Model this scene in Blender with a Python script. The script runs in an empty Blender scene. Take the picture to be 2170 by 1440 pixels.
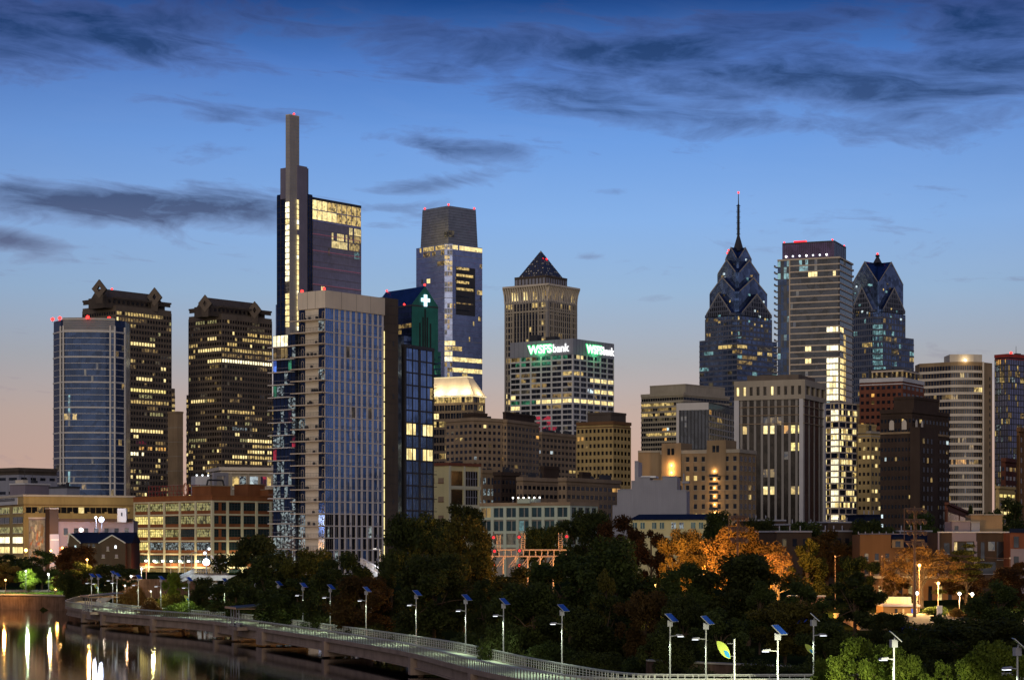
import bpy, math, random
import numpy as np
from math import radians, sin, cos, pi, sqrt, atan2
C = bpy.context.scene.collection
R = random.Random(7)
# ------------------------------------------------------------------ camera
F = 4490.0; CX = 1085.0; HY = 1150.0; CZ = 15.0        # focal length in photo pixels, horizon row, eye height
cam = bpy.data.objects.new('camera', bpy.data.cameras.new('camera')); C.objects.link(cam)
cam.location = (0, 0, CZ); cam.rotation_euler = (radians(90), 0, 0)
cam.data.lens = 36.0 * F / 2170; cam.data.sensor_width = 36
cam.data.shift_y = (HY - 720) / 2170; cam.data.clip_start = 1; cam.data.clip_end = 60000
sc = bpy.context.scene; sc.camera = cam
sc.render.engine = 'CYCLES'; sc.cycles.use_denoising = True
sc.cycles.max_bounces = 5; sc.cycles.diffuse_bounces = 2; sc.cycles.glossy_bounces = 3
sc.cycles.sample_clamp_indirect = 3.0; sc.cycles.caustics_reflective = False
sc.view_settings.view_transform = 'Standard'; sc.view_settings.look = 'None'
sc.view_settings.exposure = 0.0; sc.view_settings.gamma = 1.0; sc.view_settings.use_curve_mapping = False

# ------------------------------------------------------------------ node helpers
class NT:
    def __init__(s, tree): s.t = tree; tree.nodes.clear()
    def n(s, kind, **kw):
        nd = s.t.nodes.new(kind)
        for k, v in kw.items(): setattr(nd, k, v)
        return nd
    def put(s, sock, v):
        if isinstance(v, bpy.types.NodeSocket): s.t.links.new(v, sock)
        elif v is not None: sock.default_value = v
    def m(s, op, a, b=None, c=None):
        nd = s.n('ShaderNodeMath', operation=op)
        for i, v in enumerate((a, b, c)):
            if v is not None: s.put(nd.inputs[i], v)
        return nd.outputs[0]
    def ramp(s, fac, stops):
        nd = s.n('ShaderNodeValToRGB'); cr = nd.color_ramp
        while len(cr.elements) < len(stops): cr.elements.new(0.5)
        for e, (p, c) in zip(cr.elements, stops): e.position = p; e.color = (*c, 1) if len(c) == 3 else c
        s.put(nd.inputs[0], fac); return nd.outputs[0]
    def mix(s, fac, a, b, blend='MIX'):
        nd = s.n('ShaderNodeMix', data_type='RGBA', blend_type=blend)
        s.put(nd.inputs[0], fac); s.put(nd.inputs[6], a if not isinstance(a, tuple) else (*a, 1)); s.put(nd.inputs[7], b if not isinstance(b, tuple) else (*b, 1))
        return nd.outputs[2]
    def noise(s, vec, scale, detail=4, rough=0.55, dist=0.0):
        nd = s.n('ShaderNodeTexNoise'); s.put(nd.inputs['Vector'], vec)
        nd.inputs['Scale'].default_value = scale; nd.inputs['Detail'].default_value = detail
        nd.inputs['Roughness'].default_value = rough; nd.inputs['Distortion'].default_value = dist
        return nd.outputs['Fac']
    def mapping(s, vec, scale, loc=(0, 0, 0)):
        nd = s.n('ShaderNodeMapping'); s.put(nd.inputs[0], vec); nd.inputs['Scale'].default_value = scale; nd.inputs['Location'].default_value = loc
        return nd.outputs[0]
    def comb(s, x, y, z):
        nd = s.n('ShaderNodeCombineXYZ'); s.put(nd.inputs[0], x); s.put(nd.inputs[1], y); s.put(nd.inputs[2], z); return nd.outputs[0]

def srgb(r, g, b):
    f = lambda c: (c / 255 / 12.92) if c / 255 <= 0.04045 else ((c / 255 + 0.055) / 1.055) ** 2.4
    return (f(r), f(g), f(b))

# ------------------------------------------------------------------ sky: clear dawn gradient with high streaks of cloud
W = bpy.data.worlds.new('World'); sc.world = W; W.use_nodes = True
w = NT(W.node_tree)
geo = w.n('ShaderNodeTexCoord').outputs['Generated']
sep = w.n('ShaderNodeSeparateXYZ'); w.put(sep.inputs[0], geo)
X_, Y_, Z_ = sep.outputs
az = w.m('ARCTAN2', X_, Y_)
el = w.m('ARCTAN2', Z_, w.m('SQRT', w.m('ADD', w.m('MULTIPLY', X_, X_), w.m('MULTIPLY', Y_, Y_))))
def elf(py): return math.atan((HY - py) / F)
def azf(px): return math.atan((px - CX) / F)
t = w.m('MULTIPLY', el, 1 / 0.52)                      # 0 at the horizon, 1 at 30 degrees
st = lambda py: elf(py) / 0.52
base = w.ramp(t, [(0.0, srgb(206, 166, 148)), (st(1000), srgb(204, 168, 150)), (st(880), srgb(196, 172, 160)), (st(760), srgb(172, 174, 180)),
                  (st(620), srgb(152, 182, 214)), (st(470), srgb(136, 178, 232)), (st(300), srgb(110, 158, 226)), (st(140), srgb(76, 124, 200)),
                  (st(0), srgb(26, 70, 136)), (0.72, srgb(40, 76, 140)), (1.0, srgb(44, 74, 130))])
# the dawn glow sits behind the towers and falls off to both sides and behind the viewer
glow = w.m('EXPONENT', w.m('MULTIPLY', w.m('POWER', w.m('ABSOLUTE', w.m('SUBTRACT', az, azf(1250))), 2.0), -2.6))
base = w.mix(w.m('SUBTRACT', 1.0, glow), base, w.mix(w.m('MULTIPLY', w.m('SMOOTH_MAX', t, 0.0, 0.1), 1.2), srgb(118, 116, 128), srgb(22, 56, 116)))
# clouds
vec = w.comb(w.m('MULTIPLY', az, 6.0), w.m('MULTIPLY', w.m('ADD', el, w.m('MULTIPLY', az, 0.06)), 34.0), 0.0)
warp = w.m('SUBTRACT', w.noise(vec, 0.9, 3), 0.5)
vec2 = w.comb(w.m('ADD', w.m('MULTIPLY', az, 17.0), warp), w.m('ADD', w.m('MULTIPLY', w.m('ADD', el, w.m('MULTIPLY', az, 0.08)), 74.0), w.m('MULTIPLY', warp, 2.6)), 3.1)
fb = w.noise(vec2, 0.85, 9, 0.63, 0.45)
vec3 = w.comb(w.m('ADD', w.m('MULTIPLY', az, 52.0), w.m('MULTIPLY', warp, 3.0)), w.m('MULTIPLY', el, 120.0), 7.7)
fb = w.m('ADD', w.m('MULTIPLY', fb, 0.78), w.m('MULTIPLY', w.noise(vec3, 1.0, 7, 0.6, 0.6), 0.22))
def blob(px, py, sx, sy, amp, tilt=0.0):
    dx = w.m('SUBTRACT', az, azf(px)); dy = w.m('SUBTRACT', w.m('SUBTRACT', el, elf(py)), w.m('MULTIPLY', dx, tilt))
    q = w.m('ADD', w.m('POWER', w.m('MULTIPLY', w.m('ABSOLUTE', dx), F / sx), 2.0), w.m('POWER', w.m('MULTIPLY', w.m('ABSOLUTE', dy), F / sy), 2.0))
    return w.m('MULTIPLY', w.m('EXPONENT', w.m('MULTIPLY', q, -1.0)), amp)
mask = None
for a in [(1900, 175, 640, 95, 0.80, -0.05), (1300, 110, 620, 75, 0.66, 0.0), (1620, 250, 420, 50, .45, -.12), (950, 150, 380, 40, .42, -.05), (2150, 60, 420, 90, 0.55, 0), (130, 95, 560, 65, 0.80, 0.02), (1000, 70, 560, 45, 0.42, 0),
          (2000, 255, 420, 45, 0.45, -0.05), (300, 452, 400, 46, 1.0, 0.0), (20, 420, 220, 26, 0.65, 0.0), (10, 522, 110, 26, 0.95, -0.1), (950, 310, 250, 28, 0.45, -0.06), (900, 392, 170, 20, 0.52, 0.12),
          (1305, 406, 70, 13, 0.5, 0), (830, 440, 110, 14, 0.5, 0.06), (800, 478, 60, 9, 0.4, 0), (500, 262, 160, 20, 0.32, 0), (1250, 545, 40, 6, 0.3, 0.1), (1240, 215, 330, 45, 0.5, -0.1)]:
    b_ = blob(*a); mask = b_ if mask is None else w.m('MAXIMUM', mask, b_)
dens = w.m('MULTIPLY', w.m('SUBTRACT', w.m('ADD', mask, w.m('MULTIPLY', w.m('SUBTRACT', fb, .5), 2.5)), .20), 1.45)
nd = w.n('ShaderNodeClamp'); w.put(nd.inputs[0], dens); dens = nd.outputs[0]
wisp = w.m('MULTIPLY', w.m('SUBTRACT', w.noise(vec2, 0.55, 7, 0.6, 0.5), 0.46), 1.5)
nd = w.n('ShaderNodeClamp'); w.put(nd.inputs[0], wisp); wisp = nd.outputs[0]
ccol = w.ramp(t, [(0.0, srgb(120, 108, 128)), (st(560), srgb(92, 98, 130)), (st(430), srgb(58, 68, 102)), (st(250), srgb(50, 72, 116)), (st(60), srgb(24, 52, 96)), (0.8, srgb(22, 38, 72))])
pink = w.m('MULTIPLY', w.m('MULTIPLY', dens, w.m('SUBTRACT', 1.0, dens)), 1.6)
sky = w.mix(w.m('MULTIPLY', wisp, 0.12), base, w.mix(0.55, base, (0.62, 0.66, 0.84)))
sky = w.mix(w.m('MULTIPLY', pink, 0.13), sky, srgb(190, 150, 175))
sky = w.mix(w.m('MULTIPLY', dens, 0.86), sky, ccol)
below = w.m('LESS_THAN', el, -0.004)
sky = w.mix(below, sky, (0.02, 0.018, 0.016))
bg = w.n('ShaderNodeBackground'); w.put(bg.inputs[0], sky); bg.inputs[1].default_value = 1.0
w.t.links.new(bg.outputs[0], w.n('ShaderNodeOutputWorld').inputs[0])

# the town's own warm glow and twilight from behind the viewer: one very soft, weak fill lamp added, the sun being down
sun = bpy.data.objects.new('sun', bpy.data.lights.new('sun', 'SUN')); C.objects.link(sun)
sun.data.energy = 1.3; sun.data.angle = radians(70); sun.data.color = (1.0, 0.85, 0.66)
sun.rotation_euler = (radians(78), 0, radians(-8))

# ------------------------------------------------------------------ materials
MATS = {}
def wallmat(name, col, rough=0.85, var=0.18, scale=0.12, metallic=0.0, streak=True):
    m = bpy.data.materials.new(name); m.use_nodes = True; k = NT(m.node_tree)
    p = k.n('ShaderNodeNewGeometry').outputs['Position']
    n1 = k.noise(p, scale, 5); n2 = k.noise(k.mapping(p, (1, 1, 0.08)), scale * 6, 4)
    f = k.m('ADD', k.m('MULTIPLY', n1, 0.6), k.m('MULTIPLY', n2, 0.4 if streak else 0.0))
    lo = tuple(c * (1 - var * 1.6) for c in col); hi = tuple(min(1, c * (1 + var * 1.3)) for c in col)
    c = k.ramp(f, [(0.3, lo), (0.72, hi)])
    b = k.n('ShaderNodeBsdfPrincipled'); k.put(b.inputs['Base Color'], c); b.inputs['Roughness'].default_value = rough; b.inputs['Metallic'].default_value = metallic
    b.inputs['Specular IOR Level'].default_value = 0.3 if metallic or rough < .6 else 0.08
    k.t.links.new(b.outputs[0], k.n('ShaderNodeOutputMaterial').inputs[0]); MATS[name] = m; return m
def glassmat(name, col, rough=0.12, metal=0.75, var=0.35, cell=(0.35, 0.35, 0.28)):
    m = bpy.data.materials.new(name); m.use_nodes = True; k = NT(m.node_tree)
    p = k.n('ShaderNodeNewGeometry').outputs['Position']
    v = k.n('ShaderNodeTexVoronoi'); v.feature = 'F1'; k.put(v.inputs['Vector'], k.mapping(p, cell)); v.inputs['Scale'].default_value = 1.0
    s2 = k.n('ShaderNodeSeparateColor'); k.put(s2.inputs[0], v.outputs['Color'])
    f = k.m('ADD', k.m('MULTIPLY', s2.outputs[0], 0.45), k.m('MULTIPLY', k.noise(p, 0.03, 3), 0.55))
    c = k.ramp(f, [(0.2, tuple(x * (1 - var) for x in col)), (0.8, tuple(min(1, x * (1 + var)) for x in col))])
    b = k.n('ShaderNodeBsdfPrincipled'); k.put(b.inputs['Base Color'], c); b.inputs['Roughness'].default_value = rough; b.inputs['Metallic'].default_value = metal
    bp = k.n('ShaderNodeBump'); bp.inputs['Strength'].default_value = 0.10; bp.inputs['Distance'].default_value = 1.0
    k.put(bp.inputs['Height'], k.noise(p, 0.16, 2)); k.put(b.inputs['Normal'], bp.outputs[0])
    k.t.links.new(b.outputs[0], k.n('ShaderNodeOutputMaterial').inputs[0]); MATS[name] = m; return m
def litmat(name, col, s, dark=0.25, cell=(0.55, 0.55, 0.5), lo=0.15):
    """a lit room seen through glass: bright ceiling light, furniture and blinds break it up"""
    m = bpy.data.materials.new(name); m.use_nodes = True; k = NT(m.node_tree)
    p = k.n('ShaderNodeNewGeometry').outputs['Position']
    v = k.n('ShaderNodeTexVoronoi'); k.put(v.inputs['Vector'], k.mapping(p, cell)); v.inputs['Scale'].default_value = 1.0
    s2 = k.n('ShaderNodeSeparateColor'); k.put(s2.inputs[0], v.outputs['Color'])
    f = k.m('ADD', k.m('MULTIPLY', s2.outputs[0], 0.6), k.m('MULTIPLY', k.noise(p, 0.9, 3), 0.5))
    st_ = k.ramp(f, [(0.18 + dark * 0.4, (lo, lo, lo)), (0.45 + dark * 0.4, (0.8, 0.8, 0.8)), (1.0, (1.5, 1.5, 1.5))])
    cc = k.mix(s2.outputs[1], tuple(col), tuple(min(1, c * g) for c, g in zip(col, (1.0, 1.12, 1.35))))
    e = k.n('ShaderNodeEmission'); k.put(e.inputs[0], k.mix(1.0, cc, st_, 'MULTIPLY')); e.inputs[1].default_value = s
    g = k.n('ShaderNodeBsdfGlossy'); g.inputs[0].default_value = (0.06, 0.07, 0.1, 1); g.inputs[1].default_value = 0.15
    a = k.n('ShaderNodeAddShader'); k.t.links.new(e.outputs[0], a.inputs[0]); k.t.links.new(g.outputs[0], a.inputs[1])
    k.t.links.new(a.outputs[0], k.n('ShaderNodeOutputMaterial').inputs[0]); m.cycles.emission_sampling = 'NONE'
    MATS[name] = m; return m
def emat(name, col, s):
    m = bpy.data.materials.new(name); m.use_nodes = True; k = NT(m.node_tree)
    e = k.n('ShaderNodeEmission'); e.inputs[0].default_value = (*col, 1); e.inputs[1].default_value = s
    k.t.links.new(e.outputs[0], k.n('ShaderNodeOutputMaterial').inputs[0]); m.cycles.emission_sampling = 'NONE'; MATS[name] = m; return m

wallmat('granite_brown', (0.165, 0.130, 0.100)); wallmat('granite_dark', (0.10, 0.08, 0.065))
wallmat('precast_tan', (0.70, 0.61, 0.48), var=0.10); wallmat('precast_grey', (0.34, 0.31, 0.27), var=0.10)
wallmat('precast_white', (0.62, 0.60, 0.58), var=0.08); wallmat('limestone', (0.42, 0.36, 0.27), var=0.12)
wallmat('brick_orange', (0.19, 0.10, 0.045)); wallmat('brick_brown', (0.34, 0.245, 0.155)); wallmat('brick_dark', (0.070, 0.048, 0.036)); wallmat('brick_red', (0.20, 0.075, 0.045))
wallmat('brick_tan', (0.33, 0.23, 0.13)); wallmat('stone_gold', (0.50, 0.36, 0.15)); wallmat('paint_yellow', (0.66, 0.58, 0.30), var=0.07); wallmat('paint_cream', (0.62, 0.60, 0.42), var=0.07)
wallmat('paint_green', (0.50, 0.56, 0.44), var=0.07); wallmat('terracotta', (0.27, 0.105, 0.045)); wallmat('metal_grey', (0.30, 0.30, 0.34), 0.5, 0.1)
wallmat('metal_dark', (0.05, 0.05, 0.055), 0.5); wallmat('roof_dark', (0.03, 0.03, 0.034)); wallmat('slate_blue', (0.010, 0.016, 0.040), 0.85); wallmat('louvre', (0.24, 0.25, 0.26), 0.35, 0.1)
wallmat('violet_metal', (0.20, 0.18, 0.23), 0.4, 0.1); wallmat('plaster_mauve', (0.26, 0.22, 0.25), var=0.1); wallmat('plaster_peach', (0.55, 0.26, 0.15), var=0.1)
wallmat('concrete', (0.34, 0.32, 0.28), 0.9, 0.22, 0.6); wallmat('concrete_deck', (0.50, 0.56, 0.42), 0.8, 0.12, 0.5, streak=False); wallmat('girder_brown', (0.31, 0.23, 0.18), 0.8, 0.22, 0.5)
wallmat('steel_rail', (0.46, 0.47, 0.44), 0.4, 0.1, 1.0, 0.4); wallmat('lamp_steel', (0.42, 0.43, 0.42), 0.4, 0.08, 1.0, 0.2); wallmat('solar_blue', (0.02, 0.07, 0.36), 0.2, 0.05, 1.0)
wallmat('white_paint', (0.78, 0.78, 0.76), 0.6, 0.05); wallmat('blue_fabric', (0.02, 0.06, 0.50), 0.6, 0.1); wallmat('leaf_green_sign', (0.42, 0.52, 0.10), 0.6, 0.04); wallmat('leaf_blue_sign', (0.03, 0.25, 0.52), 0.6, 0.04)
wallmat('sign_red', (0.34, 0.05, 0.04), 0.6); wallmat('gantry_steel', (0.48, 0.33, 0.24), 0.6, 0.1, 0.8); wallmat('bark', (0.11, 0.075, 0.05), 0.9, 0.3, 2.0); wallmat('stone_wall', (0.12, 0.08, 0.06), 0.9, 0.4, 0.5)
wallmat('spire_concrete', (0.36, 0.33, 0.30), var=0.1); wallmat('rail_brown', (0.17, 0.155, 0.13), .6); wallmat('mural', (0.36, 0.36, 0.30), 0.8, 0.45, 0.8); wallmat('salmon_beam', (0.60, 0.38, 0.24), 0.7, 0.08); wallmat('pole_brown', (0.16, 0.10, 0.07), 0.8)
wallmat('slab_white', (0.66, 0.62, 0.56), 0.6, 0.05); wallmat('slab_warm', (0.60, 0.50, 0.38), 0.6, 0.05); wallmat('green_lit_face', (0.025, 0.15, 0.12), 0.35, 0.2)  # the green light on the gable side is put into this last colour
wallmat('panel_grey', (0.62, 0.60, 0.60), var=0.08); wallmat('tower_metal', (0.13, 0.14, 0.18), .7, .1); glassmat('glass_sky', (0.24, 0.40, 0.74), .12, .8); glassmat('glass_blue', (0.14, 0.195, 0.32), var=.55); glassmat('glass_deep', (0.020, 0.036, 0.085), 0.15); glassmat('glass_dark', (0.028, 0.032, 0.045), 0.15, 0.6, 0.5)
glassmat('glass_violet', (0.34, 0.35, 0.54), .3, .6, var=0.2); glassmat('glass_bright', (0.16, 0.30, 0.60), 0.15, 0.75); glassmat('glass_teal', (0.04, 0.08, 0.09), 0.15, 0.6)
glassmat('glass_bronze', (0.026, 0.021, 0.018), 0.2, 0.6, 0.5); glassmat('glass_roof', (0.02, 0.035, 0.10), 0.2, 0.7); glassmat('glass_crown', (0.30, 0.31, 0.32), .3, .6, var=.15); glassmat('glass_comcast', (0.34, 0.41, 0.64), .25, .65, var=0.18); glassmat('glass_purple', (0.05, 0.03, 0.085), 0.3, 0.5)
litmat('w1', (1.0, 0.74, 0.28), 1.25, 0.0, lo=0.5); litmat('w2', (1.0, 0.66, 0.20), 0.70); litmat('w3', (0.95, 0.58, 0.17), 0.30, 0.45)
litmat('ww', (1.0, 0.84, 0.48), 1.8, 0.0, lo=0.6); litmat('wo', (1.0, 0.48, 0.10), 0.85); litmat('wc', (0.80, 0.92, 1.0), 0.9); litmat('wt', (0.45, 0.85, 0.85), 0.4, 0.4)
litmat('wg', (0.10, 0.55, 0.24), 0.30, 0.5); litmat('wr', (1.0, 0.05, 0.08), 0.45, 0.9, (0.2, 0.2, 0.3), lo=0.02); litmat('wb', (0.12, 0.25, 1.0), 1.0, 0.6)
litmat('w4', (0.75, 0.55, 0.25), 0.12, 0.6); litmat('wy', (1.0, 0.76, 0.22), 1.1, 0.05, (1.6, 1.6, 1.2), lo=0.2); litmat('wyd', (0.85, 0.72, 0.26), 0.42, 0.35, (1.6, 1.6, 1.2), lo=0.15)
litmat('wmix', (0.75, 0.85, 0.80), 0.35, 0.7, (1.7, 1.7, 1.9), lo=0.03)
emat('red_beacon', (1.0, 0.035, 0.03), 4.0); emat('lamp_white', (1.0, 0.97, 0.88), 7.0); emat('lamp_soft', (0.9, 0.95, 1.0), 2.5); emat('lamp_orange', (1.0, 0.52, 0.14), 9.0); emat('lamp_red', (1.0, 0.16, 0.03), 9.0)
emat('lamp_blue', (0.62, 0.72, 1.0), 11.0); emat('sign_green', (0.06, 1.0, 0.30), 1.3); emat('sign_halo', (0.03, 0.50, 0.12), 0.8); emat('sign_white', (1, 1, 1), 1.6); emat('cross_glow', (0.55, 0.85, 1.0), 2.4); emat('led_yellow', (1.0, 0.84, 0.36), 1.3)
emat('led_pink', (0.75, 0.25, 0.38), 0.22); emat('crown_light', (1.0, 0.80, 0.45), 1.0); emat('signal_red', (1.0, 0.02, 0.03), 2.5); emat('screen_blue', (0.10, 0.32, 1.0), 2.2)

# ------------------------------------------------------------------ mesh helpers
class MB:
    def __init__(s): s.v = []; s.f = []; s.mi = []; s.mats = []
    def mat(s, m):
        if m not in s.mats: s.mats.append(m)
        return s.mats.index(m)
    def face(s, pts, m):
        b = len(s.v); s.v += [tuple(p) for p in pts]; s.f.append(tuple(range(b, b + len(pts)))); s.mi.append(s.mat(m))
    def hexa(s, q, m):        # q: 4 bottom points, 4 top points, counter-clockwise from above
        b = len(s.v); s.v += [tuple(p) for p in q]; k = s.mat(m)
        for f in ((3, 2, 1, 0), (4, 5, 6, 7), (0, 1, 5, 4), (1, 2, 6, 5), (2, 3, 7, 6), (3, 0, 4, 7)):
            s.f.append(tuple(b + i for i in f)); s.mi.append(k)
    def box(s, x0, x1, y0, y1, z0, z1, m):
        s.hexa([(x0, y0, z0), (x1, y0, z0), (x1, y1, z0), (x0, y1, z0), (x0, y0, z1), (x1, y0, z1), (x1, y1, z1), (x0, y1, z1)], m)
    def prism(s, pts, z0, z1, m, mtop=None):
        n = len(pts); b = len(s.v); s.v += [(x, y, z0) for x, y in pts] + [(x, y, z1) for x, y in pts]; k = s.mat(m)
        for i in range(n):
            j = (i + 1) % n; s.f.append((b + i, b + j, b + n + j, b + n + i)); s.mi.append(k)
        s.f.append(tuple(b + n + i for i in range(n))); s.mi.append(s.mat(mtop or m)); s.f.append(tuple(b + i for i in reversed(range(n)))); s.mi.append(k)
    def tube(s, p0, p1, r0, r1, m, n=6):
        p0 = np.array(p0, float); p1 = np.array(p1, float); d = p1 - p0; L = np.linalg.norm(d)
        if L < 1e-6: return
        d /= L; a = np.array((0, 0, 1.0)) if abs(d[2]) < 0.9 else np.array((1.0, 0, 0)); u = np.cross(d, a); u /= np.linalg.norm(u); v = np.cross(d, u)
        b = len(s.v); k = s.mat(m)
        for (p, r) in ((p0, r0), (p1, r1)):
            for i in range(n): s.v.append(tuple(p + u * r * cos(2 * pi * i / n) + v * r * sin(2 * pi * i / n)))
        for i in range(n):
            j = (i + 1) % n; s.f.append((b + i, b + n + i, b + n + j, b + j)); s.mi.append(k)
        s.f.append(tuple(b + i for i in range(n))); s.mi.append(k); s.f.append(tuple(b + n + i for i in reversed(range(n)))); s.mi.append(k)
    def ball(s, c, r, m, n=8):
        b = len(s.v); k = s.mat(m); h = n // 2
        for i in range(h + 1):
            for j in range(n): s.v.append((c[0] + r * sin(pi * i / h) * cos(2 * pi * j / n), c[1] + r * sin(pi * i / h) * sin(2 * pi * j / n), c[2] + r * cos(pi * i / h)))
        for i in range(h):
            for j in range(n): s.f.append((b + i * n + j, b + (i + 1) * n + j, b + (i + 1) * n + (j + 1) % n, b + i * n + (j + 1) % n)); s.mi.append(k)
    def strip(s, pts, o0, o1, z0, z1, m):      # a ledge following an open polyline, between offsets o0 and o1
        a = offs(pts, o0); c = offs(pts, o1)
        for i in range(len(pts) - 1):
            s.hexa([(*c[i], z0), (*c[i + 1], z0), (*a[i + 1], z0), (*a[i], z0), (*c[i], z1), (*c[i + 1], z1), (*a[i + 1], z1), (*a[i], z1)], m)
    def piers(s, pts, cells, wd, o, z0, z1, m, which=None):
        for g in range(len(pts) - 1):
            (ax, ay), (bx, by) = pts[g], pts[g + 1]; L = math.hypot(bx - ax, by - ay); tx, ty = (bx - ax) / L, (by - ay) / L; nx, ny = ty, -tx
            n = cells[g]
            if not n: continue
            for i in range(n + 1):
                if which and i not in which.get(g, range(n + 1)): continue
                u = L * i / n; u0 = max(0, u - wd / 2) if i else -o * (g > 0) ; u1 = min(L, u + wd / 2)
                if i == 0 and g == 0: u0 = 0
                s.hexa([(ax + tx * u0 + nx * o, ay + ty * u0 + ny * o, z0), (ax + tx * u1 + nx * o, ay + ty * u1 + ny * o, z0), (ax + tx * u1, ay + ty * u1, z0), (ax + tx * u0, ay + ty * u0, z0),
                        (ax + tx * u0 + nx * o, ay + ty * u0 + ny * o, z1), (ax + tx * u1 + nx * o, ay + ty * u1 + ny * o, z1), (ax + tx * u1, ay + ty * u1, z1), (ax + tx * u0, ay + ty * u0, z1)], m)
    def build(s, name, parent=None, smooth=False, kind=None):
        if not s.f: return None
        me = bpy.data.meshes.new(name); me.from_pydata(s.v, [], s.f)
        for m in s.mats: me.materials.append(MATS[m] if isinstance(m, str) else m)
        me.polygons.foreach_set('material_index', s.mi)
        if smooth: me.polygons.foreach_set('use_smooth', [True] * len(s.f))
        o = bpy.data.objects.new(name, me); C.objects.link(o)
        if parent: o.parent = parent
        if kind: o['kind'] = kind
        return o
def offs(pts, o):
    if o == 0: return [tuple(p) for p in pts]
    r = []
    n = len(pts)
    nr = []
    for i in range(n - 1):
        dx, dy = pts[i + 1][0] - pts[i][0], pts[i + 1][1] - pts[i][1]; L = math.hypot(dx, dy); nr.append((dy / L, -dx / L))
    for i in range(n):
        if i == 0: k = nr[0]; r.append((pts[0][0] + k[0] * o, pts[0][1] + k[1] * o)); continue
        if i == n - 1: k = nr[-1]; r.append((pts[-1][0] + k[0] * o, pts[-1][1] + k[1] * o)); continue
        a, b = nr[i - 1], nr[i]; q = 1 + a[0] * b[0] + a[1] * b[1]; q = max(q, 0.3)
        r.append((pts[i][0] + (a[0] + b[0]) / q * o, pts[i][1] + (a[1] + b[1]) / q * o))
    return r
def tag(o, label, cat, group=None):
    o['label'] = label; o['category'] = cat
    if group: o['group'] = group
    return o
def thing(name, label, cat, loc=(0, 0, 0), rz=0.0, group=None):
    o = bpy.data.objects.new(name, None); C.objects.link(o); o.location = loc; o.rotation_euler = (0, 0, rz); return tag(o, label, cat, group)
def zat(py, d): return CZ + (HY - py) / F * d
def P(px, py, d): return ((px - CX) / F * d, d, zat(py, d))
def one(name, mb, parent, **k): return mb.build(name, parent, **k)

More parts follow.
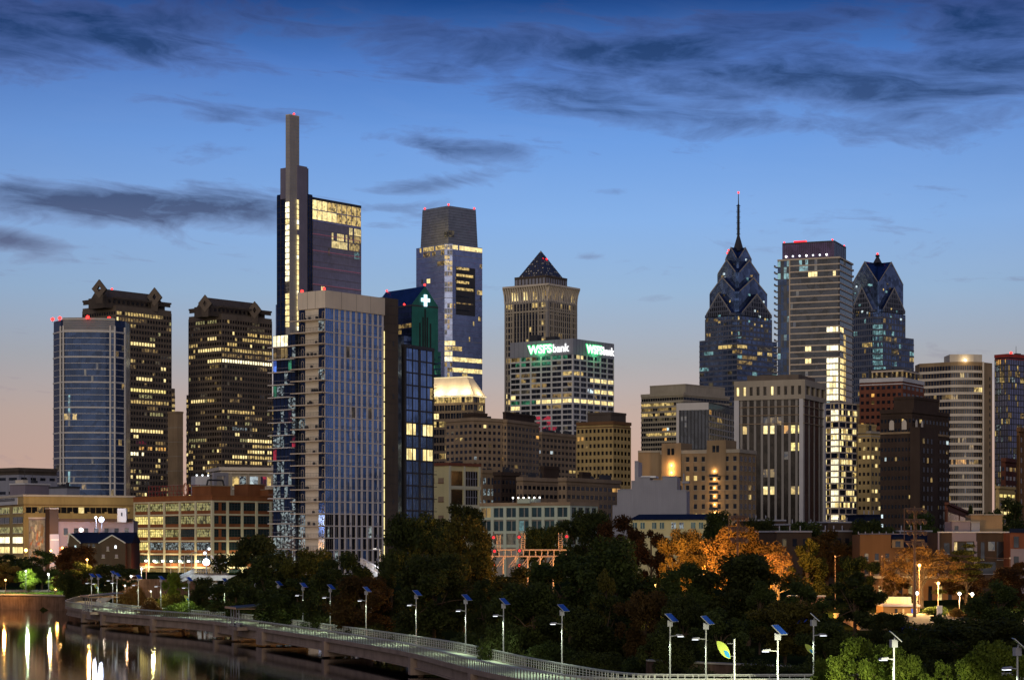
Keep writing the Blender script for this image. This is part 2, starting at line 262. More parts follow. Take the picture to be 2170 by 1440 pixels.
class Bld:
    """a tower on the street grid seen at its corner: left edge, corner and right edge columns at distance d"""
    def __init__(s, name, label, xl, xc, xr, ytop, d, theta=39, zb=6.0, cat='building', group=None, wl=None, wr=None):
        s.d = d; th = radians(theta); s.Cx = (xc - CX) / F * d; kl = (xl - CX) / F; kr = (xr - CX) / F
        s.wl = wl or (s.Cx - kl * d) / (cos(th) + kl * sin(th)); s.wr = wr or (kr * d - s.Cx) / (sin(th) - kr * cos(th))
        s.H = zat(ytop, d) - zb; s.zb = zb; s.theta = theta; s.cat = cat
        s.root = thing(name, label, cat, (s.Cx, d, zb), radians(90 - theta), group)
        s.pts = [(0, s.wl), (0, 0), (s.wr, 0)]
        s.budget = 100; s.rest = {}; s.wc = {}
    def z(s, py, dd=0): return zat(py, s.d + dd) - s.zb
    def box(s, name, m, x0=0, x1=None, y0=0, y1=None, z0=0, z1=None, top='roof_dark'):
        x1 = s.wr if x1 is None else x1; y1 = s.wl if y1 is None else y1; z1 = s.H if z1 is None else z1
        b = MB(); b.prism([(x0, y0), (x1, y0), (x1, y1), (x0, y1)], z0, z1, m, top); return b.build(name, s.root)
    def frame(s, m, z0, z1, nf, cells, pw=0.8, sh=1.0, out=0.35, pts=None, cap=0, ledge_m=None, which=None, head=0.0):
        pts = pts or s.pts; b = MB(); fh = (z1 - z0) / nf
        if sh:
            for j in range(nf): b.strip(pts, 0, out, z0 + j * fh, z0 + j * fh + sh, ledge_m or m)
        if cap: b.strip(pts, 0, out + 0.04, z1, z1 + cap, m)
        if pw: b.piers(pts, cells, pw, out + 0.08, z0, z1 - 0.03, m, which)
        b.build('facade_frame', s.root)
    def glaze(s, z0, z1, nf, cells, lit, glass='glass_dark', g=0.4, sill=1.0, head=0.0, mode='band', pts=None, out=0.06, name=None, skip=None):
        pts = pts or s.pts; fh = (z1 - z0) / nf; cand = []
        for f in range(nf):
            j = nf - 1 - f; za = z0 + j * fh + sill; zc = z0 + (j + 1) * fh - head; b = MB() if mode == 'band' else None
            for q in range(len(pts) - 1):
                n = cells[q]
                if not n: continue
                (ax, ay), (bx, by) = pts[q], pts[q + 1]; L = math.hypot(bx - ax, by - ay); tx, ty = (bx - ax) / L, (by - ay) / L; nx, ny = ty, -tx
                for i in range(n):
                    if skip and skip(f, q, i, n): continue
                    u0 = L * i / n + g / 2; u1 = L * (i + 1) / n - g / 2; m = lit(f, q, i, n) or glass
                    if mode == 'band':
                        p = lambda u, z: (ax + tx * u + nx * out, ay + ty * u + ny * out, z)
                        b.face([p(u0, za), p(u1, za), p(u1, zc), p(u0, zc)], m)
                    else: cand.append((0 if m != glass else 1, R.random(), (ax + tx * u0 + nx * out, ay + ty * u0 + ny * out, za), (tx, ty), (nx, ny), u1 - u0, zc - za, m))
            if b: b.build(name or 'window_band', s.root)
        if mode == 'each': s.rest.setdefault(name or 'window', []).extend(cand)
    def done(s):
        for name, cand in s.rest.items():
            cand.sort(key=lambda c: (c[0], c[1])); lim = 100 if len(cand) <= 100 else 99; cache = {}
            b = MB()
            for k, (_, _, o, t_, n_, w_, h_, m) in enumerate(cand):
                if k < lim:
                    key = (round(t_[0], 3), round(t_[1], 3), round(w_, 2), round(h_, 2), m)
                    if key not in cache:
                        q = MB(); q.hexa([(n_[0]*.03, n_[1]*.03, 0), (t_[0] * w_ + n_[0]*.03, t_[1] * w_ + n_[1]*.03, 0), (t_[0] * w_, t_[1] * w_, 0), (0, 0, 0),
                                          (n_[0]*.03, n_[1]*.03, h_), (t_[0] * w_ + n_[0]*.03, t_[1] * w_ + n_[1]*.03, h_), (t_[0] * w_, t_[1] * w_, h_), (0, 0, h_)], m)
                        me = bpy.data.meshes.new(name); me.from_pydata(q.v, [], q.f); me.materials.append(MATS[m]); cache[key] = me
                    ob = bpy.data.objects.new(name, cache[key]); ob.location = o; ob.parent = s.root; C.objects.link(ob)
                else:
                    b.face([o, (o[0] + t_[0] * w_, o[1] + t_[1] * w_, o[2]), (o[0] + t_[0] * w_, o[1] + t_[1] * w_, o[2] + h_), (o[0], o[1], o[2] + h_)], m)
            b.build(name, s.root, kind='stuff')
    def units(s, n, h=3.0, seed=1, z=None, m='metal_dark'):
        r = random.Random(seed); z = s.H if z is None else z
        for i in range(n):
            a = r.uniform(0.1, 0.75) * s.wr; c = r.uniform(0.1, 0.75) * s.wl; q = MB(); q.box(a, a + r.uniform(.08, .2) * s.wr, c, c + r.uniform(.08, .2) * s.wl, z, z + r.uniform(.4, 1) * h, m)
            q.strip([(a, c + 1), (a, c), (a + 1, c)], 0, .2, z + h * .2, z + h * .3, m); q.build('rooftop_unit', s.root)
            if i % 2 == 0: q = MB(); q.tube((a + .5, c + .5, z), (a + .5, c + .5, z + h * r.uniform(1.2, 2.6)), .12, .06, 'metal_dark', 4); q.tube((a + .5, c + .5, z), (a + 3, c + .5, z + .6), .15, .15, m, 4); q.build('antenna', s.root)
    def beacon(s, x, y, z, r=1.1, m='red_beacon'):
        q = MB(); q.ball((x, y, z + r), r, m, 6); q.tube((x, y, z - .5), (x, y, z + r * .6), .2, .2, 'metal_dark', 4); q.build('warning_light', s.root)

def mk(seed, p=0.05, rows=(), pal=('w2', 'w3', 'w3', 'w1'), run=0.45):
    rg = random.Random(seed); last = [None]
    def fn(f, q, i, n):
        for r in rows:
            if r[0] == f and (r[1] is None or r[1] == q) and r[2] <= (i + .5) / n <= r[3] and rg.random() < r[5]:
                last[0] = r[4]; return r[4] if isinstance(r[4], (str, type(None))) else rg.choice(r[4])
        if last[0] and rg.random() < run: return last[0]
        pp = p(f, q, i, n) if callable(p) else p
        last[0] = rg.choice(pal) if rg.random() < pp else None
        return last[0]
    return fn

# ================================================================== TERRAIN AND WATER
shore = [(-420, 640), (-190, 500), (-112, 482), (-96, 470), (-84, 448), (-73, 415), (-60, 388), (-45, 366), (-29, 338), (-17, 305), (-5, 272), (6, 240), (13, 214), (17, 198), (16, 183), (10, 160), (0, 120)]
def sdist(x, y):
    best = 1e9; sg = 1
    for (ax, ay), (bx, by) in zip(shore[:-1], shore[1:]):
        dx, dy = bx - ax, by - ay; t_ = max(0, min(1, ((x - ax) * dx + (y - ay) * dy) / (dx * dx + dy * dy)))
        ex, ey = x - ax - dx * t_, y - ay - dy * t_; q = ex * ex + ey * ey
        if q < best: best = q; sg = 1 if dx * (y - ay) - dy * (x - ax) > 0 else -1
    return sg * sqrt(best)
def gz(x, y):
    s_ = sdist(x, y)
    if s_ < 0: return -2.0 + max(-1, s_ * .1)
    k = [(0, -1.0), (2.5, 1.2), (10, 2.4), (40, 3.8), (110, 6.0), (1e9, 6.0)]
    if x < -80: k = [(0, 3.0), (40, 3.3), (90, 6.0), (1e9, 6.0)]
    for (a, za), (b, zb) in zip(k[:-1], k[1:]):
        if s_ <= b: return za + (zb - za) * (s_ - a) / (b - a)
    return 6.0
def ground_mat():
    m = bpy.data.materials.new('earth_and_grass'); m.use_nodes = True; k = NT(m.node_tree)
    p = k.n('ShaderNodeNewGeometry').outputs['Position']
    c = k.ramp(k.noise(p, 0.08, 8, .65), [(0.35, (0.012, 0.011, 0.008)), (0.5, (0.014, 0.022, 0.007)), (0.7, (0.022, 0.034, 0.010))])
    b = k.n('ShaderNodeBsdfPrincipled'); k.put(b.inputs['Base Color'], c); b.inputs['Roughness'].default_value = 1.0; b.inputs['Specular IOR Level'].default_value = 0.0
    k.t.links.new(b.outputs[0], k.n('ShaderNodeOutputMaterial').inputs[0]); MATS['ground'] = m
ground_mat()
def ground():
    NR, NC = 150, 130; v = []; f = []
    ys = [110 + 8 * i if i < 70 else 110 + 560 * (1.052 ** (i - 69)) for i in range(NR)]
    for y in ys:
        hw = 120 + y * 0.42
        for j in range(NC + 1):
            x = (j / NC * 2 - 1) * hw; v.append((x, y, gz(x, y) if y < 800 else 6.0))
    for i in range(NR - 1):
        for j in range(NC):
            a = i * (NC + 1) + j; f.append((a, a + 1, a + NC + 2, a + NC + 1))
    y1 = ys[-1]; hw = 120 + y1 * .42; b = len(v); v.extend([(-hw * 1.0, y1, 6), (hw, y1, 6), (30000, 40000, 6), (-30000, 40000, 6)]); f.append((b, b + 1, b + 2, b + 3))
    me = bpy.data.meshes.new('ground'); me.from_pydata(v, [], f); me.materials.append(MATS['ground']); me.polygons.foreach_set('use_smooth', [True] * len(f))
    o = bpy.data.objects.new('ground', me); C.objects.link(o); o['kind'] = 'structure'
ground()
def water():
    m = bpy.data.materials.new('river_water'); m.use_nodes = True; k = NT(m.node_tree)
    p = k.n('ShaderNodeNewGeometry').outputs['Position']
    b = k.n('ShaderNodeBsdfPrincipled'); b.inputs['Base Color'].default_value = (0.006, 0.006, 0.006, 1); b.inputs['Roughness'].default_value = 0.045; b.inputs['IOR'].default_value = 1.33
    bp = k.n('ShaderNodeBump'); bp.inputs['Strength'].default_value = 0.25; bp.inputs['Distance'].default_value = 0.02
    k.put(bp.inputs['Height'], k.noise(k.mapping(p, (0.35, 1.0, 1)), 1.2, 3)); k.put(b.inputs['Normal'], bp.outputs[0])
    k.t.links.new(b.outputs[0], k.n('ShaderNodeOutputMaterial').inputs[0]); MATS['water'] = m
    q = MB(); q.face([(-900, -300, 0), (300, -300, 0), (300, 900, 0), (-900, 900, 0)], 'water'); o = q.build('river_water'); o['kind'] = 'structure'
water()

# ================================================================== DOWNTOWN
def slabpiece(b, name, m, pts3, th_vec): pass

# --- curved glass apartment tower, far left
def murano():
    d = 1200; B = Bld('curved_glass_tower', 'blue curved glass tower ringed by white floor bands, leftmost of the towers', 100, 101, 258, 675, d, theta=0.5, wl=24, wr=42)
    X = lambda px: (px - 100) / F * d
    def X(px): return (px - CX) / F * d - (100 - CX) / F * d
    # local x to the right, y away from the viewer
    arc = [(X(103), 12.0), (X(126), 2.0)]
    for i in range(11):
        t_ = i / 10; arc.append((X(134 + (232 - 134) * t_), 1.0 - 4.5 * sin(pi * min(1, t_ * .62 + .1)) + 4.0 * t_))
    pts = [arc[0], arc[1]] + arc[2:] + [(X(241), 2.2), (X(257), 10.0)]
    B.root.rotation_euler = (0, 0, 0)
    z0, z1 = 0, B.z(703); nf = 36
    core = MB(); core.prism(pts + [(X(257), 26), (X(103), 26)], 0, B.z(677), 'glass_deep', 'roof_dark'); core.build('tower_body', B.root)
    n = len(pts) - 1; cells = [3, 1] + [2] * 10 + [1, 3]; cells = cells[:n]
    rows = [(12, None, 0, 1, None, 0)]
    def lit(f, q, i, nn, rg=random.Random(4)):
        if f == 13 and 2 <= q <= 4: return 'w2' if rg.random() < .8 else None
        if f == 24 and q in (6,): return 'w3'
        if f == 30 and 1 <= q <= 6: return 'w2' if rg.random() < .6 else None
        if f == 34 and q >= 10: return 'w1'
        if q == 3 and i == 0 and (f > 21 or f in (10, 11, 12)): return 'wt'
        if q >= n - 2 and rg.random() < .05: return 'w3'
        return 'w4' if rg.random() < .012 else None
    B.glaze(z0, z1, nf, cells, lit, 'glass_deep', g=0.12, sill=.3, pts=pts, out=.12)
    b = MB(); fh = z1 / nf
    for j in range(nf + 1):
        thick = (nf - j) % 4 == 0
        b.strip(pts, 0, .55 if thick else .35, j * fh - (.3 if thick else 0), j * fh + (.55 if thick else .28), 'slab_white')
    b.build('floor_slabs', B.root)
    for px in (126, 134, 229, 240, 257):
        q = MB(); best = min(range(len(pts)), key=lambda i: abs(pts[i][0] - X(px))); x, y = pts[best]; q.box(x - .45, x + .45, y - .9, y + .5, 0, B.z(690), 'slab_white'); q.build('pier', B.root)
    b = MB(); crown = [(X(130), 3.0)] + pts[2:-1]; b.strip(crown, -.4, .7, B.z(703), B.z(699), 'slab_white')
    for k in range(6): b.strip(crown, -.2, .3, B.z(698 - k * 4.4), B.z(698 - k * 4.4) + .8, 'precast_grey')
    b.strip(crown, -.3, .5, B.z(677), B.z(675), 'slab_white'); b.build('crown_screen', B.root)
    for px, yy in ((104, 8), (124, 2), (187, -3), (228, 3)): B.beacon(X(px), yy, B.z(677))
    B.done()
murano()

# --- twin granite office towers with diamond ends on their crowns
def commerce(name, label, xl, xc, xr, yt, xl2, xr2, y2, dia, seed, rows, d, beac):
    B = Bld(name, label, xl, xc, xr, yt, d, theta=40); zlo = B.z(y2)
    B.box('tower_body', 'granite_brown')
    nf = 26; nr = 14; H = B.H
    nfl = int(round((H - 3) / 3.95)); cells = [14, 20]
    cen = lambda f, q, i, n: (0.10 + 0.15 * (f > 17)) if not (f in (9, 10)) else .04
    lit = mk(seed, lambda f, q, i, n: .09 if f < 18 else .17, rows, pal=('w2', 'w3', 'w3', 'w4', 'wyd', 'w1'), run=.5)
    B.glaze(4, H - 4, nfl, cells, lit, 'glass_bronze', g=.55, sill=1.7)
    B.frame('granite_brown', 4, H - 4, nfl, cells, pw=.5, sh=1.7, out=.3, cap=2.2)
    # lower wing, wider by a bay on both sides
    w_ = 10 / F * d * .9
    for (x0, x1, y0, y1) in ((B.wr, B.wr + (xr2 - xr) / F * d / .64, 3, B.wl * .8), (2, B.wr * .7, B.wl, B.wl + max(0, (xl - xl2)) / F * d / .76)):
        if x1 - x0 < 1 or y1 - y0 < 1: continue
        b = MB(); b.prism([(x0, y0), (x1, y0), (x1, y1), (x0, y1)], 0, zlo, 'granite_brown', 'roof_dark'); b.build('side_wing', B.root)
        pts = [(x0, y1), (x0, y0), (x1, y0)]; cl = [0, 2] if x0 > 5 else [3, 0]; n2 = int(zlo / 3.95)
        B.glaze(4, zlo - 3, n2, cl, mk(seed + 5, .45, pal=('w2', 'w3', 'w1')), 'glass_bronze', g=.5, sill=1.7, pts=pts, name='wing_window_band')
        B.frame('granite_brown', 4, zlo - 3, n2, cl, pw=0, sh=1.7, out=.25, pts=pts)
    # square notches along the parapet
    b = MB()
    for k in range(9):
        for (x, y, dx, dy) in ((0, B.wl * (.72 + k * .03), .8, .7), (B.wr * (.76 + k * .026), 0, .7, .8)): b.box(x - .1, x + dx, y - .1, y + dy, H + 2.3, H + 4.2, 'granite_dark')
    b.strip(B.pts, -.6, .2, H + 4.2, H + 5.4, 'granite_dark'); b.build('parapet', B.root)
    # crown block with a pitched front and two diamond plates
    (px1, py1), (px2, py2), rad = dia
    x1 = B.wr * .06; x2 = B.wr * .80; r_ = rad / F * d * 1.25; zc = B.z(py1 + 6, 10)
    yA = B.wl * .32
    def at(px, yy):       # local x where this column is seen on the plane local y = yy
        k = (px - CX) / F; th = radians(B.theta); # world = C + x*(sin,cos)+ y*(-cos,sin)
        return (k * (d + yy * sin(th)) - B.Cx + yy * cos(th)) / (sin(th) - k * cos(th))
    xa, xb = at(px1, yA), at(px2, yA)
    b = MB(); b.prism([(xa - 2, yA - 8), (xb + 2, yA - 8), (xb + 2, yA + 9), (xa - 2, yA + 9)], H - 2, H + 5, 'granite_dark', 'roof_dark')
    for s_, z_ in ((-1, 0),):
        b.hexa([(xa, yA - 8, H + 5.02), (xb, yA - 8, H + 5.02), (xb, yA + 9, H + 5.02), (xa, yA + 9, H + 5.02), (xa, yA - 2, H + 11), (xb, yA - 2, H + 11), (xb, yA + 3, H + 11), (xa, yA + 3, H + 11)], 'granite_dark')
    for k in range(12): b.box(xa + (xb - xa) * (k + .2) / 12, xa + (xb - xa) * (k + .65) / 12, yA - 8.3, yA - 7.9, H + 1.5, H + 3.6, 'glass_bronze')
    b.build('crown_block', B.root)
    for px, py in ((px1, py1), (px2, py2)):
        yD = yA - 11; x = at(px, yD); dd = d + x * cos(radians(B.theta)) + yD * sin(radians(B.theta)); zc = zat(py + rad * 1.25, dd) - B.zb; h_ = rad * 1.45 / F * dd; wv = rad * 1.12 / F * dd
        # a diamond plate with a square hole, facing the viewer's side street
        nx, ny = (sin(radians(B.theta)), -cos(radians(B.theta)))
        q = MB(); outer = [(-wv, 0), (0, -h_), (wv, 0), (0, h_)]; inner = [(-wv * .26, 0), (0, -h_ * .34), (wv * .26, 0), (0, h_ * .34)]
        ux, uy = sin(radians(B.theta)), -cos(radians(B.theta))      # world X expressed in local axes
        vx, vy = cos(radians(B.theta)), sin(radians(B.theta))
        g = lambda a, t_: (x + ux * a[0] + vx * t_, yD + uy * a[0] + vy * t_, zc + a[1])
        for i in range(4):
            j = (i + 1) % 4
            q.face([g(outer[i], -2), g(outer[j], -2), g(inner[j], -2), g(inner[i], -2)], 'granite_brown'); q.face([g(outer[j], 2), g(outer[i], 2), g(inner[i], 2), g(inner[j], 2)], 'granite_brown')
            q.face([g(outer[i], -2), g(outer[i], 2), g(outer[j], 2), g(outer[j], -2)], 'granite_dark'); q.face([g(inner[j], -2), g(inner[j], 2), g(inner[i], 2), g(inner[i], -2)], 'granite_dark')
        q.face([g((-wv * .55, -h_ * .45), -1.7), g((wv * .55, -h_ * .45), -1.7), g((wv * .45, -h_ * 1.5), -1.7), g((-wv * .45, -h_ * 1.5), -1.7)], 'granite_dark')
        q.build('diamond_plate', B.root)
    for k in range(beac): B.beacon(xa + (xb - xa) * (.22 if k == 0 else .98), yA, H + 11, .8)
    B.units(3, 4, seed); B.done()
commerce('granite_office_tower', 'brown granite office tower with diamond crown rising behind the curved glass tower', 175, 246, 363, 646, 174, 375, 813, ((211, 595), (328, 612), 14), 11,
         [(0, 1, .0, .85, 'w2', .9), (1, 1, .05, .5, 'w3', .7), (2, 1, .1, .3, 'w2', .8), (4, 1, 0, .25, 'w1', 1), (4, 0, .8, 1, 'w1', 1), (5, 1, .1, .72, 'w1', 1), (8, 1, .2, .5, 'w2', .6), (13, 1, .0, .9, 'wy', .85), (15, 1, .2, .8, 'w2', .8), (20, 1, .2, .85, 'w1', .85),
          (22, 1, .35, .55, 'wr', .9), (23, 1, .4, .9, 'wo', .6), (24, 1, .1, .5, 'ww', .8), (28, 1, .2, .6, 'w1', .7), (33, 1, .3, 1, 'ww', .95), (32, 1, 0, .4, 'w2', .7)], 1390, 2)
commerce('granite_office_tower', 'brown granite office tower with diamond crown standing left of the concrete spire', 400, 470, 576, 664, 389, 589, 831, ((435, 627), (540, 641), 13), 23,
         [(2, 1, .5, .95, 'w2', .7), (3, 1, .4, 1, 'w2', .7), (5, 1, 0, 1, 'w2', .85), (5, 0, .3, 1, 'w1', .85), (7, 0, .55, 1, 'w1', 1), (7, 1, 0, 1, 'ww', 1), (6, 1, 0, 1, 'w3', .7), (12, 1, 0, .9, None, 1), (16, 1, 0, .6, 'w2', .9), (21, 1, .5, 1, 'w1', .7), (19, 1, .2, .6, 'wmix', .8),
          (22, 1, .6, 1, 'w2', .9), (23, 1, .6, 1, 'w1', .9), (24, 1, .5, 1, 'w2', .9), (25, 1, 0, .7, 'w2', .8), (27, 1, 0, .5, 'w2', .9), (29, 1, 0, .8, 'w1', .9), (29, 0, 0, 1, 'w2', .8), (31, 0, 0, 1, 'w1', .7), (33, 0, 0, 1, 'wc', .7)], 1440, 0)

def chimney():
    B = Bld('stone_shaft', 'plain beige stone shaft between the two granite office towers', 374, 376, 388, 875, 1330, wl=9)
    B.box('shaft', 'brick_tan'); b = MB(); b.strip(B.pts, 0, .4, B.H, B.H + 1.2, 'brick_tan')
    for k in range(9): b.strip(B.pts, 0, .15, B.H * (.1 + k * .1), B.H * (.1 + k * .1) + .3, 'limestone')
    b.build('coping', B.root); B.done()
chimney()

# --- tallest tower: stepped concrete spire beside a glass slab
def spire_tower():
    B = Bld('spire_skyscraper', 'tallest glass skyscraper with stepped concrete spire and lit lift shaft', 587, 630, 662, 407, 1662, theta=39)
    def local(px, dd):    # local coords of the point seen in column px at distance dd
        wx = (px - CX) / F * dd - B.Cx; wy = dd - B.d; th = radians(B.theta)
        return (wx * sin(th) + wy * cos(th), -wx * cos(th) + wy * sin(th))
    B.box('lower_tower', 'glass_deep')
    b = MB(); b.piers(B.pts, [5, 6], .35, .25, 0, B.H - 1, 'granite_dark')
    for j in range(60): b.strip(B.pts, 0, .18, j * B.H / 60, j * B.H / 60 + .35, 'metal_dark')
    b.build('facade_frame', B.root)
    q = MB(); q.box(-.35, 10.6, -.5, B.wl * .55, 0, B.z(350), 'violet_metal'); q.build('middle_tower_face', B.root)
    z2 = B.z(352)
    q = MB(); q.prism([(-.8, 1), (B.wr * .80, 1), (B.wr * .80, B.wl * .80), (-.8, B.wl * .80)], B.H - 4, z2, 'violet_metal', 'roof_dark'); q.build('middle_tower', B.root)
    # the shaft stands slightly proud of the west face
    ax, ay = local(614, 1656); wl_ = 4.8 / .75; wl_ = (614 - 604.5) / F * 1656 / .777; wr_ = (632 - 614) / F * 1656 / .63
    q = MB(); q.prism([(ax, ay), (ax + wr_, ay), (ax + wr_, ay + wl_), (ax, ay + wl_)], 0, B.z(245), 'precast_grey', 'roof_dark'); q.mats = ['spire_concrete', 'roof_dark']; q.build('spire', B.root)
    q = MB(); P_ = [(ax, ay + wl_), (ax, ay), (ax + wr_, ay)]
    for j in range(60): q.strip(P_, 0, .06, B.z(700) + j * 2.8, B.z(700) + j * 2.8 + .25, 'metal_grey')
    q.strip(P_, 0, .1, B.z(247), B.z(245), 'precast_tan'); q.build('spire_joint', B.root)
    q = MB(); q.box(-.75, -.35, -.2, ay + .2 + 2.0, B.z(700), B.z(420), 'precast_grey'); q.build('shaft_cheek', B.root)
    # lift lobby windows stacked up the shaft, one per floor
    zt, zb_ = B.z(428), B.z(597); n = 14; pitch = (zt - zb_) / n
    LW = [(ax, ay + wl_ + 1.5), (ax, ay - 1.2)]
    k = 0
    for j in range(-8, n):
        z_ = zb_ + j * pitch
        m = 'ww' if j >= 0 and j != 10 else ('w1' if j < -3 else ('w4' if j in (-1, -2) else 'w1'))
        q = MB(); q.hexa([(ax - .5, ay + .5, z_), (ax - .02, ay + .5, z_), (ax - .02, ay + wl_ - .2, z_), (ax - .5, ay + wl_ - .2, z_), (ax - .5, ay + .5, z_ + pitch * .8), (ax - .02, ay + .5, z_ + pitch * .8), (ax - .02, ay + wl_ - .2, z_ + pitch * .8), (ax - .5, ay + wl_ - .2, z_ + pitch * .8)], m)
        q.build('lift_lobby_window', B.root)
    # second bright slot on the corner
    for j in range(26):
        z_ = B.z(700) + j * (B.z(422) - B.z(700)) / 26
        if j in (19,): continue
        q = MB(); q.box(-1.0, .9, -.85, -.5, z_, z_ + (B.z(422) - B.z(700)) / 26 * .86, 'w1' if j % 7 else 'ww'); q.build('corner_window', B.root)
    # glass slab behind
    sx0 = B.wr; L = (765 - 661.5) / F * 1700 / .63 * .99; th = radians(39); kr = (765 - CX) / F
    wx = lambda x, y: B.Cx + x * sin(th) - y * cos(th)
    y0 = 0.5; # solve the right end so that it is seen at column 765
    x1 = (kr * (B.d + y0 * sin(th)) - B.Cx + y0 * cos(th)) / (sin(th) - kr * cos(th))
    zt = B.z(424, 26)
    q = MB(); q.prism([(sx0, y0), (x1, y0), (x1, y0 + 38), (sx0, y0 + 38)], 0, zt, 'glass_violet', 'roof_dark'); q.build('slab_body', B.root)
    pts = [(sx0 + .02, y0), (x1, y0)]
    za = zt - 17.5; lit = lambda f, qq, i, n: 'wmixw' 
    B.glaze(za, zt - 1.6, 2, [10], mk(3, 0, [(0, 0, 0, .3, 'w1', 1), (0, 0, .3, 1, 'w2', 1), (1, 0, 0, .45, 'w1', 1), (1, 0, .45, 1, 'w2', 1)]), 'glass_deep', g=.7, sill=.8, pts=pts, name='sky_lobby_window', mode='each')
    nf = 42; ztop = za - 1.5
    rws = [(0, 0, 0, .75, None, 1), (1, 0, .4, .7, 'w1', .85), (0, 0, .76, 1, 'w1', .9), (1, 0, .76, 1, 'w2', .8), (2, 0, .4, .7, 'w1', .8), (2, 0, .76, 1, 'w2', .8), (3, 0, .85, .95, 'wt', 1), (8, 0, .17, .24, 'w1', 1), (10, 0, .88, .93, 'w1', 1), (0, 0, 0, 1, None, 1)]
    B.glaze(0, ztop, nf, [28], mk(8, 0.006, rws, pal=('w3', 'w4'), run=.1), 'glass_violet', g=.35, sill=.7, pts=pts)
    b = MB()
    for j in range(nf + 1): b.strip(pts, 0, .2, j * ztop / nf, j * ztop / nf + .55, 'violet_metal')
    b.piers(pts, [56], .22, .3, 0, ztop, 'violet_metal'); b.strip(pts, 0, .4, zt - 1.5, zt + .5, 'metal_dark'); b.build('slab_frame', B.root)
    for py in (493, 528, 563, 600):
        z_ = B.z(py, 8); q = MB(); q.strip(pts, .3, .5, z_, z_ + .45, 'led_pink'); q.build('light_strip', B.root)
    # lower podium wing to the left
    q = MB(); q.prism([(2, B.wl), (B.wr, B.wl), (B.wr, B.wl + 3.5), (2, B.wl + 3.5)], 0, B.z(640), 'glass_blue', 'roof_dark'); q.build('side_wing', B.root)
    B.beacon(ax + wr_ * .5, ay + .6, B.z(245), .9); B.units(2, 3, 5, B.H, 'glass_deep'); B.done()
spire_tower()

